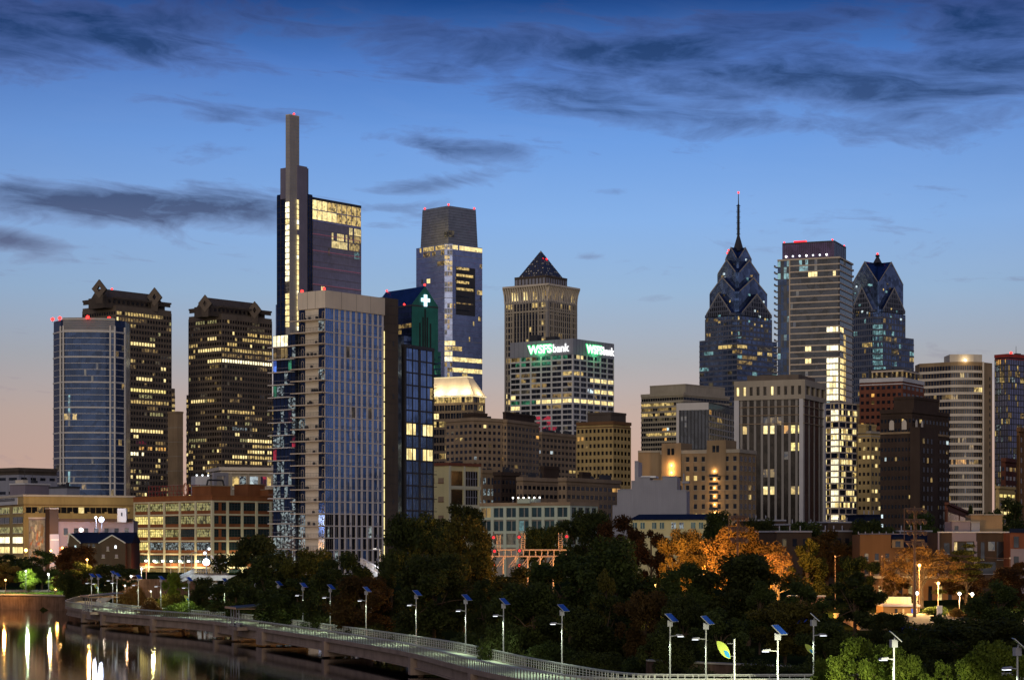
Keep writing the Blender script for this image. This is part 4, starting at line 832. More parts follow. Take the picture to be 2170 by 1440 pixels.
# --- middle distance
plain('brown_apartment_block', 'long brown brick apartment block below the pyramid tower, left wing', 945, 1002, 1072, 889, 905, 'brick_brown', [6, 7], 2.75, p=.04, g=2.3, sill=1.0, head=.4, seed=71, theta=50, pen=[(.2, .6, .2, .6, 3, 'brick_dark')])
plain('brown_apartment_block', 'taller brown brick block with closely spaced windows in front of the bank tower', 1062, 1074, 1142, 893, 915, 'brick_brown', [2, 9], 2.75, p=.04, g=1.1, sill=1.0, head=.4, seed=72, theta=25, pen=[(.0, .9, .2, .7, 4, 'brick_dark')])
plain('brown_apartment_block', 'lower brown brick block between the wide brown block and golden hotel', 1130, 1148, 1228, 919, 960, 'brick_brown', [2, 10], 2.75, p=.05, g=1.1, sill=1.0, head=.4, seed=73, theta=30)
plain('golden_brick_hotel', 'golden brown brick block with dark penthouse left of the skyline gap', 1222, 1299, 1336, 897, 850, 'stone_gold', [9, 5], 3.0, p=.05, g=1.7, sill=1.0, head=.5, seed=74, theta=34, pen=[(.1, .95, .1, .75, 4.5, 'granite_dark')], capm='brick_orange', pal=('w3', 'w2', 'wo'), glass='glass_bronze')
plain('dark_brick_flats', 'low dark brick flats below the brown apartments, leftmost of three', 1046, 1062, 1100, 1005, 760, 'brick_dark', [2, 5], 3.0, p=.03, seed=75, theta=40, g=1.8)
plain('dark_brick_flats', 'dark brick flats with a lit window, behind the pale concrete block', 1095, 1108, 1190, 1016, 745, 'brick_brown', [2, 9], 3.0, p=.06, seed=76, theta=35, pen=[(.55, .95, .1, .7, 5, 'brick_dark')], g=1.7)
plain('dark_brick_flats', 'wide dark brown brick flats left of the grey corrugated building', 1183, 1200, 1314, 1017, 735, 'brick_brown', [2, 12], 3.0, p=.05, seed=77, theta=30, g=1.5, pen=[(.3, .45, .1, .5, 3, 'brick_dark')])
plain('white_window_house', 'small cream house with arched white windows beside the yellow block', 1014, 1022, 1048, 1000, 800, 'brick_tan', [1, 3], 4.2, p=.5, pal=('wmix',), seed=78, g=1.4, run=.6)

def yellow_block():
    B = Bld('yellow_warehouse', 'pale yellow warehouse with tall dark window panels right of the blue annex', 905, 951, 1018, 982, 700, theta=40); W_, L, H = B.wr, B.wl, B.H
    B.box('wall', 'paint_yellow'); b = MB(); b.strip(B.pts, -.3, .4, H - .6, H + .4, 'brick_red'); b.build('cornice', B.root)
    for f in range(4):
        z_ = H - 7.2 - f * 6.2
        for k, (a, c_) in enumerate(((.04, .42), (.5, .9))):
            q = MB(); q.box(W_ * a, W_ * c_, -.1, -.02, z_, z_ + 4.9, 'glass_bronze' if not (k == 1) else 'glass_dark')
            q.build('window', B.root)
            if k == 1:
                q = MB(); 
                for i in range(5): q.box(W_ * (a + .08 * i) + .1, W_ * (a + .08 * i) + .3, -.18, -.1, z_, z_ + 4.9, 'metal_grey')
                q.box(W_ * a, W_ * c_, -.17, -.1, z_ + 2.4, z_ + 2.6, 'metal_grey'); q.build('window_frame', B.root)
        for yy in (.35, .78): q = MB(); q.box(-.12, -.02, L * yy - 1.2, L * yy + 1.2, z_ + 1.0, z_ + 2.6, 'brick_brown'); q.box(-.2, -.12, L * yy - 1.3, L * yy + 1.3, z_ + .8, z_ + 1.0, 'brick_red'); q.build('bricked_window', B.root)
        b = MB(); b.box(W_ * .01, W_, -.3, 0, z_ - 1.1, z_, 'paint_cream'); b.build('floor_band', B.root)
    b = MB()
    for a in (0, .45, .93): b.box(W_ * a, W_ * (a + .05) , -.35, 0, 0, H - .62, 'paint_cream')
    b.build('pier', B.root); B.units(2, 2, 4)
    for k in range(2): q = MB(); q.tube((W_ * .3 + k * 3, 2, H), (W_ * .3 + k * 3, 2, H + 3), .08, .05, 'metal_dark'); q.build('mast', B.root)
yellow_block()

def pale_block():
    B = Bld('pale_concrete_block', 'pale green two storey concrete block with big windows behind the signal gantry', 1018, 1207, 1264, 1063, 560, theta=30, zb=5); W_, L, H = B.wr, B.wl, B.H
    B.box('wall', 'precast_grey'); fh = 3.7; z1 = H - .9
    b = MB(); b.strip(B.pts, -.3, .5, z1, H, 'brick_brown'); nf = 3
    for f in range(nf): b.strip(B.pts, 0, .35, z1 - (f + 1) * fh, z1 - (f + 1) * fh + .7, 'paint_green'); 
    b.strip(B.pts, 0, .36, z1 - .5, z1 - .01, 'paint_green')
    b.piers(B.pts, [7, 4], .9, .4, 0, z1 - .02, 'paint_green'); b.build('facade_frame', B.root)
    B.glaze(z1 - nf * fh, z1 - .5, nf, [14, 8], mk(7, .02, [(0, 0, 0, .12, 'w3', .9), (1, 0, .3, .5, 'wt', .4), (2, 0, .1, .4, 'w4', .5)]), 'glass_teal', g=.35, sill=.9, mode='each')
    q = MB(); q.box(-1, 5, L * .42, L * .56, H - .2, H + 1.1, 'paint_green'); q.build('roof_house', B.root)
    for k in range(6): q = MB(); yy = L * (.35 + k * .06); q.tube((1, yy, H), (1, yy, H + 1.2), .12, .05, 'metal_grey'); q.ball((1, yy, H + 1.3), .22, 'lamp_white'); q.build('roof_lamp', B.root)
    B.done()
pale_block()

def corrugated():
    d = 620; B = Bld('corrugated_grey_building', 'windowless grey corrugated building with a stepped roofline', 1298, 1455, 1471, 1039, d, theta=10, zb=6); L = B.wl
    tot = 1455 - 1298; 
    steps = [(1298, 1308, 1071), (1308, 1338, 1037), (1338, 1345, 1019), (1345, 1353, 977), (1353, 1377, 1011), (1377, 1404, 1018), (1404, 1435, 1010), (1435, 1455, 1039)]
    for a, c_, py in steps:
        y0 = L * (1455 - c_) / tot; y1 = L * (1455 - a) / tot; q = MB(); q.prism([(0, y0), (10, y0), (10, y1 - .01), (0, y1 - .01)], 0, B.z(py), 'metal_grey', 'roof_dark')
        k = int((y1 - y0) / .55)
        for i in range(k): yy = y0 + (i + .25) * (y1 - y0) / max(1, k); q.box(-.12, 0, yy, yy + .22, 0, B.z(py) - .1, 'metal_grey')
        q.box(-.2, .3, y0, y1 - .02, B.z(py), B.z(py) + .25, 'metal_grey'); q.build('wall_bay', B.root)
    q = MB(); q.box(1, 9, L * .42, L * .62, B.z(1011), B.z(1007), 'white_paint'); q.build('roof_hatch', B.root)
    q = MB(); q.tube((2, 1, B.z(1037)), (2, 1, B.z(1002)), .25, .2, 'metal_grey'); q.box(1, 5, -.5, 1.5, B.z(1023), B.z(1019), 'metal_grey'); q.build('flue', B.root)
    B.done()
corrugated()

def yellow_long():
    d = 520; B = Bld('yellow_roofed_hall', 'long pale yellow hall with blue metal roof and gabled end', 1333, 1498, 1536, 1100, d, theta=22, zb=5); W_, L, H = B.wr, B.wl, B.H
    B.box('wall', 'paint_yellow'); ap = B.z(1088, 5)
    b = MB(); b.v += [(-.5, -.4, H), (W_ + .5, -.4, H), (W_ + .5, L, H), (-.5, L, H), (W_ / 2, -.4, ap), (W_ / 2, L, ap)]
    for f, m in (((0, 1, 4), 'paint_cream'), ((2, 3, 5), 'paint_cream'), ((3, 0, 4, 5), 'slate_blue'), ((1, 2, 5, 4), 'slate_blue')): b.f.append(f); b.mi.append(b.mat(m))
    b.build('gable_roof', B.root)
    q = MB(); 
    for k in range(7): q.box(-.4, W_ / 2, L * (k + .5) / 7, L * (k + .5) / 7 + .15, H + .1, H + .25, 'slate_blue')
    q.build('roof_seam', B.root)
    for k in range(4):
        for s_ in (.12, .52):
            yy = L * (k + s_) / 4 + .3; q = MB(); q.box(-.08, -.02, yy, yy + L * .055, H - 2.2, H - .7, 'glass_teal' if k != 1 else 'wmix'); q.build('window', B.root)
            q = MB(); q.box(-.14, -.02, yy - .15, yy + L * .055 + .15, H - 2.35, H - 2.2, 'paint_cream'); q.box(-.14, -.08, yy + L * .0275, yy + L * .0275 + .08, H - 2.2, H - .7, 'paint_cream'); q.build('window_frame', B.root)
    q = MB(); q.box(-.2, -.0, 0, L, H - 4.4, H - 4.0, 'paint_cream'); q.build('band', B.root)
yellow_long()

# --- right half
plain('tan_office_tower', 'tan office tower with lit ribbon windows standing right of the skyline gap', 1359, 1448, 1545, 836, 1500, 'limestone', [18, 16], 3.55, theta=40, p=.05, mode='band', sill=1.5, head=0, g=.3, pw=0, seed=81,
      rows=[(0, None, 0, 1, None, 1), (1, 0, 0, .8, 'w2', .95), (2, 0, 0, .85, 'w3', .8), (3, 0, 0, .85, 'w2', .85), (4, 0, 0, 1, 'w4', .3), (7, 0, .1, .95, 'w2', .8), (11, 0, 0, .7, 'wyd', .9)], pen=[(.12, .98, .08, .93, 8, 'limestone')], cap=1.8, units=2, out=.5)
def white_frame():
    B = Bld('white_framed_tower', 'white framed glass apartment tower in front of the tan office tower', 1434, 1502, 1556, 853, 1100, theta=20); W_, L, H = B.wr, B.wl, B.H
    B.box('wall', 'glass_dark'); nf = 20; fh = 3.2; z1 = H - 3.6
    q = MB(); q.strip(B.pts[:2], 0, .6, z1, H + .2, 'slab_white'); q.box(-.62, 0, L - 1.4, L, 0, z1, 'slab_white'); q.build('white_frame', B.root)
    B.glaze(z1 - nf * fh, z1, nf, [9, 10], mk(82, .06, [(0, 1, .0, .1, 'wo', 1)], pal=('w3', 'w4', 'w2')), 'glass_dark', g=.9, sill=.9, mode='each')
    b = MB()
    for j in range(nf): b.strip([(0, 0), (W_, 0)], 0, .25, z1 - (j + 1) * fh, z1 - (j + 1) * fh + .7, 'metal_grey')
    b.piers([(0, 0), (W_, 0)], [10], .55, .3, z1 - nf * fh, z1 - .1, 'precast_grey'); b.piers([(0, L), (0, 0)], [9], .5, .2, z1 - nf * fh, z1 - .1, 'metal_dark'); b.build('facade_frame', B.root)
    q = MB(); q.prism([(0, 1), (W_, 1), (W_, L * .8), (0, L * .8)], H, H + .6, 'roof_dark'); q.build('roof', B.root); B.units(3, 3, 8); B.done()
white_frame()

def one_liberty(name, label, xl, xc, xr, ytop, d, theta, layers, notch, wall, g2, roofm, lit, nf, ant=None, low=None, beac=None):
    B = Bld(name, label, xl, xc, xr, ytop, d, theta=theta); S = (B.wl + B.wr) / 2; cx, cy = B.wr / 2, B.wl / 2; H = B.H
    # plan: a square with notched corners
    n = notch; W_, L = B.wr, B.wl
    pts = [(0, L - n), (0, n), (n, n), (n, 0), (W_ - n, 0)]
    b = MB(); b.prism([(0, n), (n, n), (n, 0), (W_ - n, 0), (W_ - n, n), (W_, n), (W_, L - n), (W_ - n, L - n), (W_ - n, L), (n, L), (n, L - n), (0, L - n)], 0, H, wall, 'roof_dark'); b.build('tower_body', B.root)
    B.glaze(0, H, nf, [10, 3, 3, 8], lit, g2, g=.5, sill=1.5, pts=pts)
    b = MB(); fh = H / nf
    for j in range(nf): b.strip(pts, 0, .25, j * fh, j * fh + 1.3, wall)
    b.piers(pts, [10, 0, 0, 8], .5, .3, 0, H - .1, wall); b.build('facade_frame', B.root)
    for k, (hw, ze, zp) in enumerate(layers):
        hw2 = hw * W_; hl = hw * L; dz = 2 if k == 0 else 26
        for ax in (0, 1):
            nk = n * hw / .5 * (1 if k == 0 else (.55 if ant[0] > 3 else .15)); A_ = (hw2 if ax == 0 else hw2 - nk) + .12 * (ax == 0); Bb = (hl if ax == 1 else hl - nk) + .12 * (ax == 1); q = MB()
            # ridge along x (ax 0) or along y (ax 1)
            q.v += [(cx - A_, cy - Bb, ze - dz), (cx + A_, cy - Bb, ze - dz), (cx + A_, cy + Bb, ze - dz), (cx - A_, cy + Bb, ze - dz), (cx - A_, cy - Bb, ze), (cx + A_, cy - Bb, ze), (cx + A_, cy + Bb, ze), (cx - A_, cy + Bb, ze)]
            if ax == 0: q.v += [(cx - A_, cy, zp), (cx + A_, cy, zp)]; fs = [((0, 1, 5, 4), wall if k == 0 else g2), ((2, 3, 7, 6), wall), ((3, 0, 4, 8, 7), wall if k == 0 else g2), ((1, 2, 6, 9, 5), wall), ((4, 5, 9, 8), roofm), ((6, 7, 8, 9), roofm)]
            else: q.v += [(cx, cy - Bb, zp), (cx, cy + Bb, zp)]; fs = [((0, 1, 5, 8, 4), wall if k == 0 else g2), ((2, 3, 7, 9, 6), wall), ((3, 0, 4, 7), g2), ((1, 2, 6, 5), wall), ((5, 6, 9, 8), roofm), ((7, 4, 8, 9), roofm)]
            for f, m in fs: q.f.append(f); q.mi.append(q.mat(m))
            # pale metal edging along the two visible gables
            e = .55
            if ax == 0:
                X0 = cx - A_ - .15
                for s_ in (-1, 1): q.face([(X0, cy + s_ * Bb, ze - e), (X0, cy + s_ * Bb, ze + e), (X0, cy, zp + e), (X0, cy, zp - e * 1.6)][::s_ if s_ == 1 else 1], 'precast_grey')
            else:
                Y0 = cy - Bb - .15
                for s_ in (-1, 1): q.face([(cx + s_ * A_, Y0, ze - e), (cx + s_ * A_, Y0, ze + e), (cx, Y0, zp + e), (cx, Y0, zp - e * 1.6)], 'precast_grey')
            q.build('gabled_crown', B.root)
            if k == 0:
                q = MB(); hl_ = Bb if ax == 0 else A_
                for w_ in range(13):
                    u = (-1 + 2 * (w_ + .5) / 13) * hl_; zt_ = ze + (zp - ze) * (1 - abs(u) / hl_) - 2.2; z0_ = ze - dz + .3
                    for zz0 in np.arange(z0_, zt_ - 1.5, 3.9):
                        if ax == 0: X0 = cx - A_ - .1; q.box(X0 - .05, X0, cy + u - hl_ * .045, cy + u + hl_ * .045, zz0, min(zz0 + 2.9, zt_), 'glass_dark')
                        else: Y0 = cy - Bb - .1; q.box(cx + u - hl_ * .045, cx + u + hl_ * .045, Y0 - .05, Y0, zz0, min(zz0 + 2.9, zt_), 'glass_dark')
                q.build('gable_glazing', B.root)
            rg = random.Random(k * 3 + ax + int(xl))
            for w_ in range(12):
                q = MB(); u = rg.uniform(-.7, .7); zz = ze - 10 + rg.uniform(0, 1) * (zp - ze) * (1 - abs(u)); ww = rg.uniform(1.2, 2.6); m = rg.choice(['w3', 'w2', 'w4', 'wt', 'wc'] if k < 2 else ['wt', 'w3', 'wc'])
                if rg.random() < .45: continue
                if ax == 0: X0 = cx - A_ - .2; q.box(X0 - .05, X0, cy + u * Bb, cy + u * Bb + ww, zz, zz + 1.7, m)
                else: Y0 = cy - Bb - .2; q.box(cx + u * A_, cx + u * A_ + ww, Y0 - .05, Y0, zz, zz + 1.7, m)
                q.build('crown_window', B.root)
    if low:
        for (x0, x1, y0, y1, py) in low:
            q = MB(); q.prism([(x0 * W_, y0 * L), (x1 * W_, y0 * L), (x1 * W_, y1 * L), (x0 * W_, y1 * L)], 0, B.z(py), wall, 'roof_dark'); q.build('shoulder', B.root)
            pp = [(x0 * W_, y1 * L), (x0 * W_, y0 * L), (x1 * W_, y0 * L)]; n2 = int(B.z(py) / fh)
            B.glaze(0, B.z(py) - 1, n2, [8, 8], mk(n2, .14, pal=('w2', 'w3', 'w4', 'wt')), g2, g=.5, sill=1.5, pts=pp, name='shoulder_window_band')
            b = MB(); 
            for j in range(n2): b.strip(pp, 0, .25, j * (B.z(py) - 1) / n2, j * (B.z(py) - 1) / n2 + 1.3, wall)
            b.build('facade_frame', B.root)
    hw, ze, zp = layers[-1]
    q = MB(); s_ = ant[0]; zb_ = ant[1]; zc = ant[2]; q.hexa([(cx - s_, cy - s_, zb_), (cx + s_, cy - s_, zb_), (cx + s_, cy + s_, zb_), (cx - s_, cy + s_, zb_), (cx - .7, cy - .7, zc), (cx + .7, cy - .7, zc), (cx + .7, cy + .7, zc), (cx - .7, cy + .7, zc)], 'metal_dark'); q.build('spire_base', B.root)
    q = MB(); zt = ant[3]; N_ = 16
    q.tube((cx, cy, zc - 1), (cx, cy, zc + (zt - zc) * .75), 1.1, .7, 'metal_dark', 6); q.tube((cx, cy, zc + (zt - zc) * .7), (cx, cy, zt), .5, .3, 'metal_dark', 5)
    for k in range(N_): 
        z_ = zc + (zt - zc) * (.03 + .72 * k / N_); q.tube((cx, cy, z_), (cx, cy, z_ + .7), 1.5 if k % 3 else 2.0, 1.2, 'metal_dark', 6)
    q.build('spire', B.root); B.beacon(cx, cy, zt, .9)
    for x, y, z_ in (beac or []): B.beacon(x * W_, y * L, z_, .8)
    B.done(); return B
def zz(py, d): return zat(py, d) - 6
D1 = 1715
one_liberty('spired_glass_skyscraper', 'blue glass skyscraper with stacked gables tapering to a tall needle spire', 1484, 1562, 1645, 668, D1 - 26, 44,
    [(.5, zz(668, D1), zz(625, D1)), (.405, zz(622, D1), zz(590, D1)), (.295, zz(580, D1), zz(552, D1)), (.185, zz(548, D1), zz(524, D1))], 6.0, 'tower_metal', 'glass_blue', 'glass_roof',
    mk(91, lambda f, q, i, n: .10 + .005 * f, [(12, None, .1, .8, 'w2', .5), (17, None, .2, .9, 'w3', .6), (19, None, .0, .5, 'w2', .6), (22, None, .2, .7, 'w1', .7), (7, None, .3, 1, 'wc', .3)], pal=('w2', 'w3', 'w4', 'wt', 'w4'), run=.3), 46,
    ant=(3.2, zz(530, D1), zz(497, D1), zz(408, D1)), low=[(-.03, .99, -.03, .99, 716)], beac=[(.42, .72, zz(535, D1)), (.40, .66, zz(530, D1))])
D2 = 1760
one_liberty('gabled_glass_skyscraper', 'dark blue glass skyscraper with a diamond faceted roof, second right of the spire', 1792, 1862, 1927, 660, D2 - 24, 45,
    [(.5, zz(660, D2), zz(612, D2)), (.41, zz(602, D2), zz(557, D2))], 6.0, 'tower_metal', 'glass_blue', 'glass_roof',
    mk(95, .03, [(5, 0, .45, 1, 'w2', .9), (5, 0, .8, 1, 'w1', 1), (13, 0, .3, .5, 'w3', .8)] + [(f, q_, 0, 1, 'wt', .7) for f in range(2, 12) for q_ in (1, 2)], pal=('w3', 'w4', 'wt'), run=.3), 40,
    ant=(2.6, zz(556, D2), zz(543, D2), zz(539, D2)), low=[(.5, 1.06, -.08, .6, 710)])

def laurel():
    d = 1180; B = Bld('banded_glass_apartment_tower', 'tall glass apartment tower with white floor bands and brightly lit corner rooms', 1648, 1778, 1806, 547, d, theta=22); W_, L, H = B.wr, B.wl, B.H
    B.box('tower_body', 'glass_dark'); fh = 3.46; nf = int(H / fh); rg = random.Random(5)
    def lit(f, q, i, n):
        u = (i + .5) / n
        if q == 0 and u < .2: return 'wt' if (f in (0, 1, 2) and rg.random() < .7) or rg.random() < .06 else ('glass_deep' if rg.random() < .5 else None)
        if f == 2 and (.45 < u < .7 or .82 < u < .95) and q == 0: return 'w1' if rg.random() < .7 else None
        if q == 0 and f in (0, 1) and .25 < u < .5: return 'wt' if rg.random() < .25 else None
        br = (f in (11, 14, 16) or 17 <= f <= 22)
        if q == 0 and u > .80 and br: return 'ww' if rg.random() < .85 else 'w1'
        if q == 1 and br and u < .35: return 'w1'
        if q == 1 and f > 11 and .35 < u < .55: return 'w2'
        if q == 0 and f in (14, 16) and .45 < u < .56: return 'w1'
        if f == 23: return 'wt' if rg.random() < .5 else None
        if f >= 24: return ('ww' if rg.random() < .5 else 'w1') if (q == 0 and .78 < u < .99 and f not in (24, 27)) else ('w2' if rg.random() < .35 and f != 24 else None)
        return 'w4' if rg.random() < .02 else None
    B.glaze(H - nf * fh, H, nf, [20, 6], lit, 'glass_dark', g=.18, sill=.3)
    b = MB()
    for j in range(nf):
        z_ = H - (j + 1) * fh; b.strip([(0, L * .79), (0, 0), (W_, 0)], 0, .5, z_, z_ + .75, 'slab_warm')
    b.strip([(0, L), (0, 0), (W_, 0)], -.2, .8, H, H + .9, 'slab_warm'); b.box(-.55, 0, L * .79, L * .81, 0, H, 'slab_warm'); b.box(-.35, .9, -.35, .4, 0, H, 'metal_dark'); b.build('floor_slabs', B.root)
    for j in range(nf):
        z_ = H - (j + 1) * fh
        q = MB(); q.box(-1.2, 4, L, L + 1.9, z_, z_ + .3, 'slab_white'); q.box(-1.2, 4, L + 1.8, L + 1.86, z_ + .3, z_ + 1.3, 'glass_deep'); q.build('balcony', B.root)
        q = MB(); q.box(W_, W_ + 1.6, -.6, 5, z_, z_ + .3, 'slab_white'); q.box(W_ + 1.5, W_ + 1.56, -.6, 5, z_ + .3, z_ + 1.3, 'glass_deep'); q.build('balcony', B.root)
    # crown screen
    hc = B.z(509); q = MB(); q.prism([(1, 3), (W_ * .9, 3), (W_ * .9, L * .93), (1, L * .93)], H, hc, 'glass_purple', 'roof_dark'); pp = [(1, L * .93), (1, 3), (W_ * .9, 3)]; q.piers(pp, [24, 6], .15, .2, H, hc, 'metal_dark'); q.strip(pp, -.2, .25, hc - .5, hc + .2, 'metal_dark'); q.build('crown_screen', B.root)
    for k in range(7): q = MB(); q.ball((-.1, L * (.2 + .11 * k), H + 2.4), .55, 'lamp_soft' if k % 3 else 'lamp_white'); q.tube((-.1, L * (.2 + .11 * k), H + .9), (-.1, L * (.2 + .11 * k), H + 2.4), .1, .1, 'metal_dark'); q.build('terrace_lamp', B.root)
    q = MB(); q.box(2, 4, L * .55, L * .75, hc, hc + 1.2, 'signal_red'); q.build('red_roof_light', B.root)
    for x, y in ((1, 4), (W_ * .85, 3.5), (1.2, L * .9), (1.2, L * .55)): B.beacon(x, y, hc + .2, .5)
    # wider lower block
    A = Bld('lit_balcony_tower', 'brightly lit lower block with stacked white balconies beside the dark ribbed tower', 1744, 1778, 1819, 855, 1150, theta=40); W_, L, H = A.wr, A.wl, A.H; A.box('tower_body', 'glass_dark'); fh = 3.35; nf = int(H / fh)
    def lit2(f, q, i, n):
        u = (i + .5) / n
        if f in (0, 3, 8, 13, 17): return 'glass_deep' if rg.random() < .7 else 'w2'
        if q == 0 and u > .55: return 'ww' if rg.random() < .9 else 'w1'
        if q == 0 and u < .3: return 'w1' if rg.random() < .85 else None
        if q == 0: return None if rg.random() < .75 else 'w3'
        return ('w1' if rg.random() < .5 else 'w2') if rg.random() < .5 else None
    A.glaze(H - nf * fh, H, nf, [8, 9], lit2, 'glass_dark', g=.3, sill=.35)
    b = MB()
    for j in range(nf): b.strip(A.pts, 0, .5, H - (j + 1) * fh, H - (j + 1) * fh + .8, 'slab_warm')
    b.strip(A.pts, 0, .6, H, H + .8, 'slab_warm'); b.piers(A.pts, [2, 3], .5, .3, 0, H, 'slab_warm'); b.build('floor_slabs', A.root)
    for j in range(nf): q = MB(); q.box(A.wr, A.wr + 1.6, -.6, 4, H - (j + 1) * fh, H - (j + 1) * fh + .3, 'slab_white'); q.box(A.wr + 1.5, A.wr + 1.56, -.6, 4, H - (j + 1) * fh + .3, H - (j + 1) * fh + 1.2, 'glass_deep'); q.build('balcony', A.root)
    A.done(); B.done()
laurel()

def ribbed():
    d = 850; B = Bld('ribbed_dark_tower', 'dark office tower with pale vertical ribs and a square window crown', 1557, 1703, 1746, 805, d, theta=24); W_, L, H = B.wr, B.wl, B.H
    B.box('tower_body', 'glass_bronze'); n0, n1 = 10, 4; zt = H - 7.5; nf = int(zt / 3.5); 
    rows = [(3, 0, .1, .2, 'w2', 1), (3, 0, .45, .55, 'w1', 1), (3, 0, .65, .8, 'wo', .7), (3, 0, .85, .95, 'wy', 1), (5, 0, .85, .95, 'wy', 1), (2, 0, .3, .7, 'w3', .4), (8, 0, .42, .55, 'w3', .8), (10, 0, .42, .55, 'w1', 1), (11, 0, .08, .3, 'w1', .8), (10, 0, .85, .95, 'w2', 1), (19, 0, .5, .65, 'wo', .9), (15, 1, .2, .7, 'w2', .7), (21, 0, .25, .35, 'wb', .6), (23, 0, .3, .4, 'w3', 1)]
    B.glaze(zt - nf * 3.5, zt, nf, [n0, n1], mk(101, .02, rows, pal=('w3', 'w4'), run=.1), 'glass_bronze', g=1.2, sill=.3, mode='each')
    b = MB(); b.piers(B.pts, [n0, n1], .95, .28, 0, zt, 'precast_grey'); b.strip(B.pts, 0, .85, zt, zt + 1.8, 'limestone'); b.strip(B.pts, 0, .85, H - 2.2, H + .3, 'limestone'); b.piers(B.pts, [n0, n1], 1.6, .82, zt + 1.8, H - 2.2, 'limestone')
    for k in range(3): b.strip(B.pts, .3, .6, zt - 3.0 - k * 3.4, zt - 2.7 - k * 3.4, 'brick_brown')
    b.box(-.9, -.0, L * .93, L, 0, zt, 'precast_white'); b.box(-.9, 0, 0, 1.6, 0, zt, 'precast_white'); b.box(W_ - 2.2, W_, -.9, 0, 0, zt, 'precast_white'); b.build('rib', B.root)
    B.glaze(zt + 1.8, H - 2.2, 1, [n0, n1], mk(4, 0, [(0, 0, 0, .2, 'w1', .7), (0, 0, .5, .6, 'w1', 1)], run=0), 'glass_bronze', g=1.9, sill=0, name='crown_window', mode='each')
    q = MB(); q.prism([(3, 3), (W_ - 3, 3), (W_ - 3, L * .85), (3, L * .85)], H, B.z(791), 'granite_brown', 'roof_dark'); q.build('penthouse', B.root); B.units(2, 2, 6, B.z(791)); B.done()
ribbed()

def brick_apts():
    d = 700; B = Bld('brown_balcony_apartments', 'brown brick apartment house with a column of lit balconies and two roof towers', 1400, 1566, 1602, 956, d, theta=28); W_, L, H = B.wr, B.wl, B.H
    B.box('wall', 'brick_tan'); nf = 12; fh = 3.15; z1 = H - 1
    B.glaze(z1 - nf * fh, z1, nf, [10, 4], mk(111, .07, [(1, 0, .25, .35, 'w2', .8), (2, 0, .3, .45, 'w2', .7), (6, 0, .3, .5, 'w2', .6), (3, 1, .3, .7, 'w3', .6)], pal=('w2', 'wo', 'w3'), run=.05), 'glass_dark', g=1.7, sill=.9, head=.5, mode='each')
    b = MB()
    for j in range(nf): b.strip(B.pts, 0, .10, z1 - (j + 1) * fh + .9, z1 - (j + 1) * fh + 1.05, 'limestone')
    b.piers(B.pts, [10, 4], 1.3, .10, z1 - nf * fh, z1, 'brick_tan'); b.strip(B.pts, -.3, .3, H - .4, H + .8, 'limestone'); b.build('facade_frame', B.root)
    for a, c_, py in ((.02, .27, 935), (.60, .84, 931)):     # fractions from the left end
        y0, y1 = L * (1 - c_), L * (1 - a); q = MB(); q.prism([(-.5, y0), (9, y0), (9, y1), (-.5, y1)], H - 8, B.z(py), 'brick_tan', 'roof_dark'); q.build('roof_tower', B.root)
        for k in (.38, .58):
            q = MB(); yy = y1 - (y1 - y0) * k; q.box(-.62, -.52, yy - .5, yy + .5, B.z(py) - 4, B.z(py) - 1.8, 'glass_dark'); q.build('tower_window', B.root)
    for j in range(10):      # lit balconies
        z_ = B.z(1000) - j * 2.75; yy = L * (1 - .70)
        if z_ < 3 or j > 7: continue
        q = MB(); q.box(-1.3, 0, yy - 1.6, yy + 1.6, z_ - 1.6, z_ - 1.4, 'limestone'); q.box(-1.3, -1.2, yy - 1.6, yy + 1.6, z_ - 1.4, z_ - .5, 'metal_dark'); q.build('balcony', B.root)
        q = MB(); q.ball((-.45, yy, z_ + .45), .3, 'lamp_orange'); q.build('balcony_lamp', B.root)
        l_ = bpy.data.objects.new('balcony_light', bpy.data.lights.new('balcony_light', 'POINT')); l_.data.energy = 260; l_.data.color = (1, .62, .25); l_.data.shadow_soft_size = .3; l_.location = (-.9, yy, z_ + .5); l_.parent = B.root; C.objects.link(l_)
    for j in range(2):
        z_ = B.z(983) - j * 2.4; yy = L * (1 - .15); q = MB(); q.ball((-.6, yy, z_), .4, 'lamp_orange'); q.build('balcony_lamp', B.root)
        l_ = bpy.data.objects.new('balcony_light', bpy.data.lights.new('balcony_light', 'POINT')); l_.data.energy = 700; l_.data.color = (1, .55, .2); l_.data.shadow_soft_size = .3; l_.location = (-1.4, yy, z_); l_.parent = B.root; C.objects.link(l_)
    B.units(4, 2, 4); B.done()
    A = Bld('blank_tan_block', 'windowless tan block left of the balcony apartments', 1352, 1403, 1420, 958, 715, theta=12); A.box('wall', 'brick_tan'); b = MB(); b.strip(A.pts, -.3, .3, A.H, A.H + .7, 'limestone'); b.strip(A.pts, 0, .1, A.H * .5, A.H * .5 + .3, 'brick_brown'); b.build('coping', A.root)
brick_apts()

